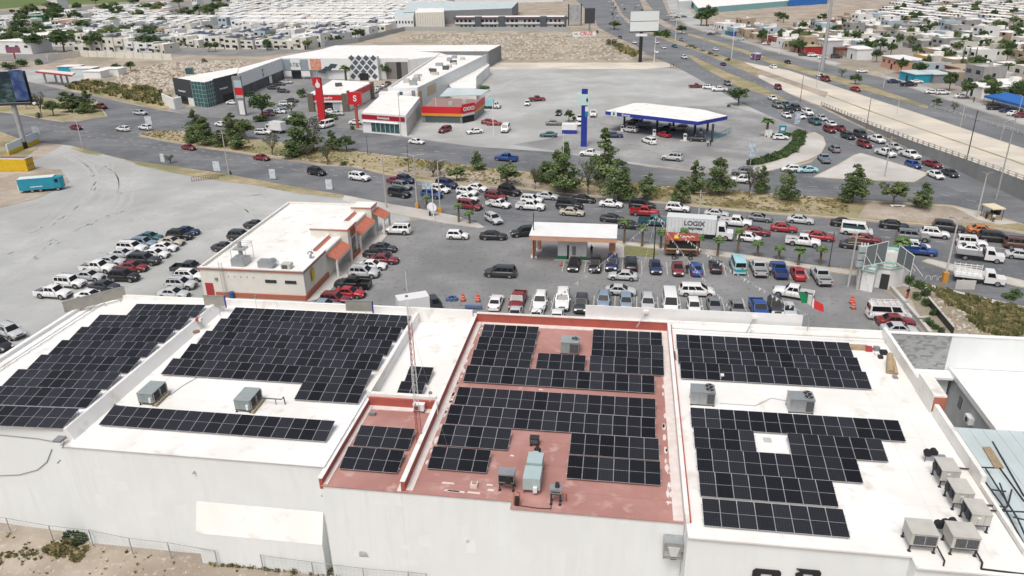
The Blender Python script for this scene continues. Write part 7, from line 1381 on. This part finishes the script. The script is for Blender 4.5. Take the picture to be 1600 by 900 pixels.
u, v = UV(636, 666, ZR); boxunit('wall_unit', 'little white air conditioner at the foot of the mast on the red wall', u, 53.4, ZR+.1, .95, .4, .6, M['white'], .1, (.15,.5)); u, v = UV(577, 650, ZR); boxunit('junction_box', 'small dark valve box in the corner of the small red roof', u, v, ZR, .5, .3, .25, M['grey'], .02)
for lab, px, py, z_, top in (('white security camera on a post at the red parapet corner', 684, 648, 10.0, 628), ('thin aerial stub on the wall behind the mast', 672, 628, 10.2, 613), ('white hooked vent pipe behind the left air conditioner', 1126, 595, ZB, 585), ('small floodlight post on the rear white ledge', 1172, 521, ZB, 510), ('small aerial on the far left corner of the roof', 401, 481, ZB+.4, 462), ('short mast with a dish at the narrow roof corner', 637, 500, 10.3, 462)):
    a = W(*UV(px, py, z_), z_); h_ = ZAT(a.x, a.y, top)-z_; t = thing('roof_post', lab, 'post', a, BR); MB().tube((0,0,0),(0,0,h_),.035,.03,5).build('post', [M['white']], t); MB().box(-.06,.22,-.1,.1,h_-.12,h_+.05).build('head', [M['white'] if 'white' in lab else M['grey']], t)
# flag
fu, fv = UV(1262, 513, 10.5); fz = ZAT(*(W(fu, fv)[:2]), 458); t = thing('flag', 'green white and red national flag flying from a short pole on the parapet', 'flag', W(fu, fv, 10.4), BR); MB().tube((0,0,-.2),(0,0,fz-10.4),.04,.035,6).build('pole', [M['metal']], t)
hp_ = fz-10.4; cols = (mat('flag_green', (.01,.22,.08), .8), M['white'], mat('flag_red', (.55,.03,.03), .8)); N_ = 18
for s_ in range(3):
    mb = MB()
    for i in range(6):
        for x_ in (s_*6+i,):
            def fp(a, b_): f = a/N_; return (-1.35*(1-f)+1.25*f-.1+.12*math.sin(b_*2+f*5)+.35*b_*(1-f), -.3*math.sin(f*7+b_)*.8, hp_+.15-f*1.15-b_*(1.15-.35*f)+.15*math.sin(f*6))
            mb.add([fp(x_,0), fp(x_+1,0), fp(x_+1,1), fp(x_,1)], [(0,1,2,3)])
    mb.build(('green_band','white_band','red_band')[s_], [cols[s_]], t)
# clutter on the roofs
def clutter(label, px, py, z, parts, name='roof_clutter', cat='clutter'):
    a = W(*UV(px, py, z), z); t = thing(name, label, cat, a, BR)
    for nm, b_, m_ in parts: MB().box(*b_).build(nm, [m_], t)
    return t
clutter('roll of carpet and bags dropped in the far right roof corner', 1350, 548, ZB, [('carton',(-1.5,.4,0,.6,0,.35),M['wood']),('red_bag',(.1,.7,-.2,.3,0,.4),PAINT['red']),('blue_bag',(.9,1.4,0,.4,0,.4),M['grey']),('black_bag',(1.3,1.9,-.7,-.2,0,.35),M['black']),('white_bag',(.7,1.1,-1.0,-.6,0,.3),M['white']),('tool_case',(.9,1.3,-1.5,-1.1,0,.25),M['dark'])])
t = thing('cardboard_roll', 'brown cardboard bundle leaning on the right parapet', 'cardboard', W(*UV(1390,585,ZB),ZB), BR); MB().tube((0,0,.2),(.5,2.1,.9),.32,.3,7).build('roll', [M['wood']], t); MB().tube((.5,-.1,.15),(.6,1.5,.75),.2,.18,6).build('roll', [M['wood']], t); MB().box(.1,.5,-.8,-.3,0,.12).build('tray', [M['grey']], t)
clutter('red and white helmet shaped bag on the ridge between the white roofs', 310, 501, 11.0, [('red_part',(-.2,.15,-.2,.2,0,.3),PAINT['red']),('white_part',(.15,.4,-.2,.2,0,.3),M['white'])]); clutter('brown bundle and ropes behind the ridge top', 334, 490, ZB, [('bundle',(-.3,.3,-.3,.4,0,.6),M['wood']),('rope_coil',(-.9,-.4,.6,1.2,0,.5),M['brown'])]); t = thing('rope_coil', 'coiled brown rope lying on the left white ridge', 'rope', W(*UV(307,519,11.0),11.0), BR); MB().cyl((0,0,0),.35,.12,12).build('coil', [M['brown']], t)
clutter('grey drain dome in the gap of the front panels', 1199, 688, ZB, [('dome',(-.3,.3,-.3,.3,0,.06),M['beige_metal'])], 'roof_drain', 'drain'); clutter('small rotary vent near the front edge of the red roof', 741, 760, ZR, [('base',(-.25,.25,-.25,.25,0,.3),M['sealant']),('cap',(-.15,.15,-.15,.15,.3,.4),M['wood'])], 'roof_vent', 'roof vent')
clutter('rusty pipe bracket on the white strip by the red parapet', 1054, 556, ZB, [('bracket',(-.1,.1,-.9,.6,0,.2),M['brown'])]); clutter('black ridge end flashing where the two white walls meet', 93, 686, 10.4, [('flashing',(-.2,.5,-.5,.2,0,.2),M['grey'])])
t = thing('rain_barrel', 'blue barrel standing at the restaurant wall foot', 'barrel', P(363,466), 0); MB().tube((0,0,0),(0,0,1.0),.36,.36,12).build('barrel', [mat('barrel_blue', (.02,.10,.25), .5)], t)
pipes('long pale conduit along the rear ledge of the right roof', [(1050,513,.4),(1150,519,.4),(1380,530,.4)], .04, M['metal']); pipes('thin cable from the left air conditioner across the white roof', [(1125,630,.04),(1180,634,.04),(1205,622,.04),(1232,627,.04)], .025, M['metal']); pipes('thin cable dropping down the left white wall to the front', [(100,690,.5),(98,700,.4)], .05, M['grey'])
q = [ZV(x, y, 45.4) for x, y in ((83,700),(75,720),(60,733),(30,742),(0,744),(-30,746))]; X = BB('sagging cable on the front wall below the leftmost panels', q[0][0], 45.3, 'wall_cable', 'cable'); X.part('cable', MB().path([(a, 45.76-(a+57.7)*.0421, b_) for a, b_ in q], .03, 5), M['grey']); q = [ZV(x, y, 45.4) for x, y in ((85,688),(60,684),(0,680),(-30,679))]; X.part('cable', MB().path([(a, 45.76-(a+57.7)*.0421, b_) for a, b_ in q], .03, 5), M['grey'])
# ================================================================ POLES, FENCES, PEOPLE, SMALL THINGS
def pole(label, x, y, top, r=.11, m=None, arm=0, dbl=False, name='street_lamp', cat='street lamp', cross=0, base=None, xt=None):
    p = P(x, y); h_ = ZAT(p.x, p.y, top); t = thing(name, label, cat, p, -YAW); m = m or M['greymetal']; MB().tube((0,0,0),(0,0,h_),r,r*.6,8).build('post', [m], t)
    if arm:
        for sg_ in ((-1,1) if dbl else (1,)): MB().path([(0,0,h_-.1),(sg_*arm*.5,0,h_+.25),(sg_*arm,0,h_+.3)], r*.4, 5).build('arm', [m], t); MB().box(sg_*arm-.35,sg_*arm+.35,-.13,.13,h_+.22,h_+.34).build('lamp_head', [M['grey']], t)
    for k in range(cross): MB().box(-1.0,1.0,-.06,.06,h_-.5-k*.9,h_-.38-k*.9).build('cross_arm', [M['wood']], t)
    if base: MB().box(-.35,.35,-.35,.35,0,base).build('painted_base', [mat('orange_base', (.55,.28,.05), .8)], t)
    return t, h_
pole('tall concrete lamp post rising left of the jam head', 604, 325, 245, .16, M['concrete'], 2.2); pole('second tall lamp post with an ochre base by the car lot corner', 652, 325, 243, .15, M['concrete'], 2.4, True, base=1.0); pole('third tall lamp post with an ochre base nearest the palms', 688, 333, 252, .15, M['concrete'], 1.8, base=1.0); pole('white sign post with no arm beside the dish', 678, 346, 288, .12, M['white'], 0, name='sign_pole', cat='pole')
t, h_ = pole('grey post carrying a blank pale panel at the entrance', 668, 322, 285, .12, M['greymetal'], 0, name='sign_post', cat='sign'); MB().box(-.8,1.0,-.12,-.04,h_-1.3,h_).build('panel', [wp], t)
pole('black lamp post at the upper carriageway kerb beyond the median', 639, 270, 222, .08, M['dark'], 0); pole('black lamp post across from the dark red band bank', 575, 242, 212, .08, M['dark'], 0); pole('concrete utility post on the left verge by the barrier', 358, 273, 205, .15, M['concrete'], 0, cross=1, name='utility_pole', cat='utility pole'); pole('leaning grey lamp post on the left junction', 130, 233, 172, .13, M['concrete'], 1.2)
pole('thin grey post among the left island trees', 146, 168, 138, .1, M['concrete'], 0, name='utility_pole', cat='utility pole'); pole('pale post at the tip of the shopping car park', 348, 210, 205, .1, M['concrete'], 0, cross=1, name='utility_pole', cat='utility pole')
pole('black lamp post at the left canopy pillar', 834, 404, 333, .1, M['dark'], .4); pole('tall utility post with a transformer beside the guard house', 1325, 448, 365, .17, M['concrete'], 0, cross=2, name='utility_pole', cat='utility pole')
t, h_ = pole('short thick grey junction post in front of the guard house', 1339, 452, 388, .24, M['concrete'], 0, name='utility_pole', cat='utility pole')
for k in range(3): MB().box(-.75,.75,-.35,.35,h_-.5-k*1.1,h_+.35-k*1.1).build('meter_box', [mat('meter_grey', (.45,.50,.50), .6)], t)
for k in range(3): MB().tube((-.4+k*.4,0,h_+.35),(-.4+k*.4,0,h_+.8),.1,.1,6).build('insulator', [M['white']], t)
pole('tall concrete lamp post with an ochre base at the waste lot corner', 1475, 441, 343, .17, M['concrete'], .9, True, base=1.6); pole('tall dark lamp post between queue and ramp wall', 1506, 269, 172, .14, M['dark'], 0); pole('thick grey post in the middle of the right junction', 1556, 312, 185, .17, M['greymetal'], 0); pole('concrete post by the news stand on the junction island', 1526, 340, 272, .14, M['concrete'], .6, True); pole('concrete utility post on the triangular island', 1382, 277, 213, .15, M['concrete'], 0, cross=1, name='utility_pole', cat='utility pole')
pole('black lamp post by the red car in the upper bays', 1295, 417, 362, .08, M['dark'], 0); pole('concrete post in front of the white lorry on the median', 1092, 335, 297, .15, M['concrete'], 0, cross=1, name='utility_pole', cat='utility pole'); pole('white pole beside the bank with the dark red band', 627, 214, 150, .12, M['concrete'], 0, name='utility_pole', cat='utility pole'); pole('white lamp post on the bare lot east of the shop', 771, 212, 160, .12, M['white'], 0); pole('thin white lamp post in front of the shop fascia', 683, 192, 152, .1, M['white'], 0)
pole('white lamp post at the median tree group', 880, 245, 208, .09, M['white'], 0); pole('thin rusty lamp post left of the ramp wall', 1353, 202, 152, .12, M['brown'], 0)
for i, (x, y, tp) in enumerate(((1250,160,118),(1275,138,88),(1400,185,150),(1380,138,105),(1560,232,190),(1500,200,158),(1590,182,150))): pole(['rusty lamp post at the queue head','white lamp post on the concrete strips','thin lamp post on the raised ramp','thin pole by the grey shed','pale lamp post at the ramp end','lamp post at the far balustrade','dark pole beside the blue awning'][i], x, y, tp, .12, M['brown'] if i in (0,) else M['concrete'], 1.5 if i in (1,4) else 0)
for i, (x, y, tp) in enumerate(((1022,98,58),(1099,80,48),(1143,91,45),(1179,98,70),(1055,64,30),(955,72,30),(1198,70,40),(975,68,42),(1217,85,60))): pole('slim %s highway lamp post, %s from the avenue end' % (('white','grey','tall white','short grey','pale','rusty','thin dark','low grey','plain')[i], ('third','fifth','sixth','seventh','fourth','first','eighth','second','ninth')[i]), x, y, tp, .16, M['white'] if i % 2 == 0 else M['greymetal'], 1.5)
p0 = P(1284,110); t = thing('steel_tower', 'very tall tapering pale steel mast beside the highway', 'tower', p0, 0); MB().tube((0,0,0),(0,0,22),.9,.55,12).build('lower_shaft', [M['greymetal']], t); MB().tube((0,0,22),(0,0,44),.55,.3,12).build('upper_shaft', [M['greymetal']], t)
for i, (x, y, tp, w2) in enumerate(((58,222,197,.55),(64,222,197,.55),(255,253,240,.55),(341,276,252,.8),(427,281,264,.7),(515,297,280,.7),(233,206,182,.5),(238,206,182,.5))):
    p = P(x, y); h_ = ZAT(p.x, p.y, tp); t = thing('banner_sign', ['left of the twin white banners behind the advertising wall','right of the twin white banners behind the advertising wall','white banner sign by the thin green tree on the verge','white banner sign on a black frame by the barrier','white banner sign on the dry verge left of the restaurant','white banner sign on the verge just above the restaurant','left of the twin white banners at the median tip','right of the twin white banners at the median tip'][i], 'sign', p, -YAW); MB().tube((0,0,0),(0,0,h_),.05,.05,5).build('post', [M['greymetal']], t); MB().box(-w2,w2,-.1,-.05,h_-2.2,h_).build('panel', [mat('banner_print', (.66,.70,.72), .6, (.42,.50,.56), 1.4, 3)], t)
t = thing('crowd_barrier', 'rusty slatted crowd barrier on the left verge', 'barrier', P(300,284), 0); a, b_ = Vector(), P(340,279)-P(300,284)
for k in range(12): q = lerp(a, b_, k/11); MB().tube(q, q+Vector((0,0,1.1)), .05, .05, 4).build('slat', [M['brown']], t)
for z in (.3,1.05): MB().tube(a+Vector((0,0,z)), b_+Vector((0,0,z)), .05, .05, 4).build('rail', [M['brown']], t)
# bunting from the centre pole
t, h_ = pole('tall black pole in the upper bays holding the bunting strings', 1021, 411, 337, .11, M['dark'], 0, name='bunting_pole', cat='pole'); ptop = P(1021,411)+Vector((0,0,h_))
ends = [('bunting string falling far left to the white gable', P(836,487,9.8)),('bunting string falling steeply left of centre', P(985,482,11.4)),('bunting string falling right of centre to the sign board', P(1150,489,11.2)),('bunting string falling far right towards the flag', P(1262,492,11.0)),('bunting string down to the work van', P(1368,510,9.0))]
for i, (lab, e_) in enumerate(ends):
    st_ = ptop if i < 4 else P(1339,452)+Vector((0,0,6.0)) if i == 4 else ptop; t = thing('bunting', lab, 'bunting', st_, 0); rope = MB(); fl = MB(); prev = None; n_ = 46
    for k in range(n_+1):
        f = k/n_; q = lerp(st_, e_, f)-st_; q.z -= 1.3*4*f*(1-f)*.5
        if prev is not None: rope.tube(prev, q, .012, .012, 3); m_ = (prev+q)/2; d_ = (q-prev); fl.add([prev+d_*.2, prev+d_*.85, m_+Vector((.12*math.sin(k*1.7),.12*math.cos(k*2.3),-.42))], [(0,1,2)])
        prev = q
    rope.build('rope', [M['white']], t); o = fl.build('pennants', [M['white']], t); o['kind'] = 'stuff'
# cones, barriers, bags
for lab, x, y in (('left orange and white barrel barrier on the open asphalt', 724, 470), ('right orange and white barrel barrier on the open asphalt', 747, 471), ('orange barrel barrier with its twin near the concrete apron of the work van', 1331, 474), ('orange barrel barrier behind its twin near the work van', 1333, 482)):
    t = thing('road_barrel', lab, 'barrier', P(x, y), 0); OR = mat('barrier_orange', (.75,.10,.05), .5)
    for k in range(3): MB().tube((0,0,.05+k*.36),(0,0,.33+k*.36),.3-.04*k,.29-.04*k,10).build('orange_band', [OR], t)
    MB().tube((0,0,.33),(0,0,.41),.26,.26,10).tube((0,0,.69),(0,0,.77),.22,.22,10).build('white_band', [M['white']], t); MB().box(-.35,.35,-.35,.35,0,.05).build('base', [M['black']], t)
t = thing('traffic_cone', 'single orange cone left of the black sedan at the kiosk', 'traffic cone', P(877,415), 0); MB().tube((0,0,.04),(0,0,.9),.17,.03,10).build('cone', [mat('barrier_orange', (.75,.10,.05), .5)], t); MB().box(-.25,.25,-.25,.25,0,.04).build('base', [M['black']], t)
t = thing('refuse_bags', 'small pile of blue bags by the white box truck', 'bags', P(706,470), 0)
for k in range(5): MB().rbox((k*.25-.5,(k%2)*.4,0),.7,.6,.5,k).build('bag', [mat('blue_bag', (.10,.16,.30), .6)], t)
t = thing('blue_rack', 'low blue rack on the asphalt behind the parapet', 'rack', P(740,483), -YAW); MB().box(-1.2,1.2,-.2,.2,.2,.6).build('rack', [mat('blue_bag', (.10,.16,.30), .6)], t)
t = thing('satellite_dish', 'tilted white dish on a dark stand by the entrance palms', 'dish', P(672,338), 0); MB().tube((0,0,0),(0,0,1.6),.25,.15,6).build('stand', [M['dark']], t); MB().tube((.3,-.1,1.7),(.55,-.35,1.95),.9,.95,14).build('dish', [M['white']], t)
t = thing('news_stand', 'small cream roofed kiosk with a counter on the junction island', 'kiosk', P(1548,342), ha); MB().box(-1.6,1.6,-1.2,1.2,2.2,2.4).build('roof', [mat('cream_awning', (.70,.60,.42), .7)], t); MB().box(-1.2,1.2,-.9,.9,0,1.0).build('counter', [M['wood']], t); MB().box(-.9,.9,.3,.9,1.0,2.2).build('back', [M['black']], t)
for x in (-1.4,1.4):
    for y in (-1,1): MB().tube((x,y,0),(x,y,2.2),.05,.05,4).build('post', [M['dark']], t)
t = thing('bus_shelter', 'white roofed bus shelter on dark legs at the end of the ramp', 'bus shelter', P(1588,281), -YAW+R(-8)); MB().box(-2.2,2.6,-1.1,1.1,2.5,2.7).build('roof', [M['white']], t); MB().box(-2.25,-2.0,-1.1,1.1,1.9,2.5).build('side_beam', [M['darkgrey']], t)
for x in (-2,-.2,1.6):
    for y in (-1,1): MB().box(x-.08,x+.08,y-.08,y+.08,0,2.5).build('leg', [M['darkgrey']], t)
t = thing('pale_block', 'pale blue concrete block at the ramp end', 'block', P(1529,275), -YAW); MB().box(-1.1,1.1,-.6,.6,0,1.2).build('block', [mat('pale_blue_block', (.48,.56,.56), .8)], t)
t = thing('bicycle_rack', 'white arched bicycle rack on the waste lot pavement', 'rack', P(1455,438), -YAW)
for x in (-.9,0,.9): MB().path([(x,0,0),(x+.1,0,.6),(x+.4,0,.75),(x+.7,0,.6),(x+.8,0,0)], .03, 5).build('hoop', [M['white']], t)
t = thing('bench_slab', 'low white concrete bench under the median pines at the right', 'bench', P(1402,324), -YAW); MB().box(-1.3,1.3,-.2,.2,.35,.45).build('seat', [M['white']], t); MB().box(-1.1,-.8,-.2,.2,0,.35).box(.8,1.1,-.2,.2,0,.35).build('leg', [M['white']], t)
t = thing('concrete_panel', 'pale panel standing on the waste lot pavement below the stake truck', 'panel', P(1507,452), -YAW); MB().box(-1.3,1.3,-.05,.05,0,1.4).build('panel', [M['concrete']], t)
# wire fence in front of the building
def wire(label, posts):
    q = [P(*p) for p in posts]; t = thing('wire_fence', label, 'fence', q[0], 0); r_ = MB(); mesh_ = MB()
    for i, a in enumerate(q):
        a0 = a-q[0]; MB().tube(a0, a0+Vector((0,0,1.75)), .05, .045, 5).build('post', [M['greymetal']], t)
        if i < len(q)-1:
            b0 = q[i+1]-q[0]; r_.tube(a0+Vector((0,0,1.7)), b0+Vector((0,0,1.7)), .028, .028, 4); L_ = (b0-a0).length
            for k in range(1, 6): mesh_.tube(a0+Vector((0,0,.28*k)), b0+Vector((0,0,.28*k)), .006, .006, 3)
            for k in range(int(L_/.35)): c_ = lerp(a0, b0, k*.35/L_); mesh_.tube(c_, c_+Vector((0,0,1.65)), .005, .005, 3)
    r_.build('top_rail', [M['greymetal']], t); o = mesh_.build('wire_mesh', [M['greymetal']], t); o['kind'] = 'stuff'
wire('left stretch of wire fence in front of the white wall', [(-40,826),(18,834),(84,846),(146,853),(208,866),(268,873),(341,886)]); wire('right stretch of wire fence in front of the white wall', [(412,893),(491,904),(570,914),(640,920),(668,923)])
# people
SK = mat('skin', (.36,.20,.13), .7); HR = mat('dark_hair', (.02,.015,.012), .8)
def person(label, x, y, ang, shirt, trousers, pose='stand', z=0.02, arm=0.3):
    p = P(x, y, z); t = thing('person', label, 'person', p, ang); V = Vector; s = .17 if pose == 'walk' else .04
    joints = [((0,0,.95),.13),((0,0,1.15),.14),((0,0,1.38),.16),((0,0,1.5),.07),((0,0,1.58),.065),((0,0,1.68),.10),((0,0,1.76),.075),
      ((.0,.1,.9),.105),((s,.1,.5),.075),((0 if pose != 'walk' else s*1.2,.1,.09),.05),((.13+s,.1,.05),.04),((0,-.1,.9),.105),((-s,-.1,.5),.075),((-s*1.6,-.1,.09),.05),((.1-s*1.5,-.1,.05),.04),
      ((0,.2,1.4),.065),((arm*.3,.25,1.15),.048),((arm,.24,.95),.038),((arm+.03,.24,.86),.035),((0,-.2,1.4),.065),((-.02,-.26,1.15),.048),((.06,-.25,.92),.038),((.08,-.25,.83),.035)]
    edges = [(0,1),(1,2),(2,3),(3,4),(4,5),(5,6),(0,7),(7,8),(8,9),(9,10),(0,11),(11,12),(12,13),(13,14),(2,15),(15,16),(16,17),(17,18),(2,19),(19,20),(20,21),(21,22)]
    me = bpy.data.meshes.new('body'); me.from_pydata([j[0] for j in joints], edges, []); me.update(); o = link('body', me, t); m_ = o.modifiers.new('skin', 'SKIN')
    if not me.skin_vertices: o.data.attributes
    for i, j in enumerate(joints): me.skin_vertices[0].data[i].radius = (j[1], j[1]*(1.25 if 1 <= i <= 2 else 1)); me.skin_vertices[0].data[i].use_root = i == 0
    ss = o.modifiers.new('ss', 'SUBSURF'); ss.levels = 1; ss.render_levels = 1
    dg = bpy.context.evaluated_depsgraph_get(); ev = o.evaluated_get(dg); nm = bpy.data.meshes.new_from_object(ev); o.modifiers.clear(); o.data = nm; nm.materials.clear()
    for q in (SK, shirt, trousers, HR, M['black']): nm.materials.append(q)
    for f in nm.polygons:
        c_ = f.center; f.use_smooth = True
        f.material_index = 4 if c_.z < .1 else 2 if c_.z < .98 and abs(c_.y) < .21 else 3 if c_.z > 1.74 or (c_.z > 1.62 and c_.x < -.02) else 0 if c_.z > 1.5 or (c_.z < 1.02 and abs(c_.y) > .2) else 1
    return t
try:
    C1, C2, C3, C4 = mat('cloth_black', (.02,.02,.022), .9), mat('cloth_white', (.6,.6,.6), .9), mat('cloth_jeans', (.05,.07,.13), .9), mat('cloth_red', (.4,.04,.04), .9)
    person('person in black standing between the dark red and blue cars', 1073, 428, -1.6, C1, C1); person('person in a pale shirt and dark trousers by the blue pickup', 1202, 432, 1.5, mat('cloth_grey', (.35,.37,.4), .9), C1); person('person in dark clothes on the left at the bare lot corner', 1048, 106, 0, C1, C3, 'walk'); person('person in dark clothes on the right at the bare lot corner', 1051.5, 105.5, .4, C1, C1, 'walk')
    person('person in a dark top left of the news stand counter', 1540, 343, .4, C3, C1); person('person in a red top right of the news stand counter', 1556, 341, 3.0, C4, C1); person('person in white bending near the news stand front', 1551, 348, 1.2, C2, C1); person('person in dark clothes walking past the parked white van', 1385, 246, -.8, C1, C3, 'walk'); person('person with a white shirt beside the pumps', 1106, 229, 2, C2, C1); person('person in black beside the white shirted attendant', 1110, 228, 2, C1, C1)
    person('person in black under the canopy right of the kiosk', 924, 398, 2.2, C1, C1); person('person with a white top at the food stall counter', 1058, 405, 1.4, C2, C3); person('person in dark clothes at the food stall end', 1078, 406, 1.8, C1, C3); person('person beside the white walled yard on the service road', 1521, 160, 2, C1, C1); person('person crouched by the planted bank behind the guard house', 1417, 466, 2, C1, C4)
except Exception as ex: print('PERSON', ex)
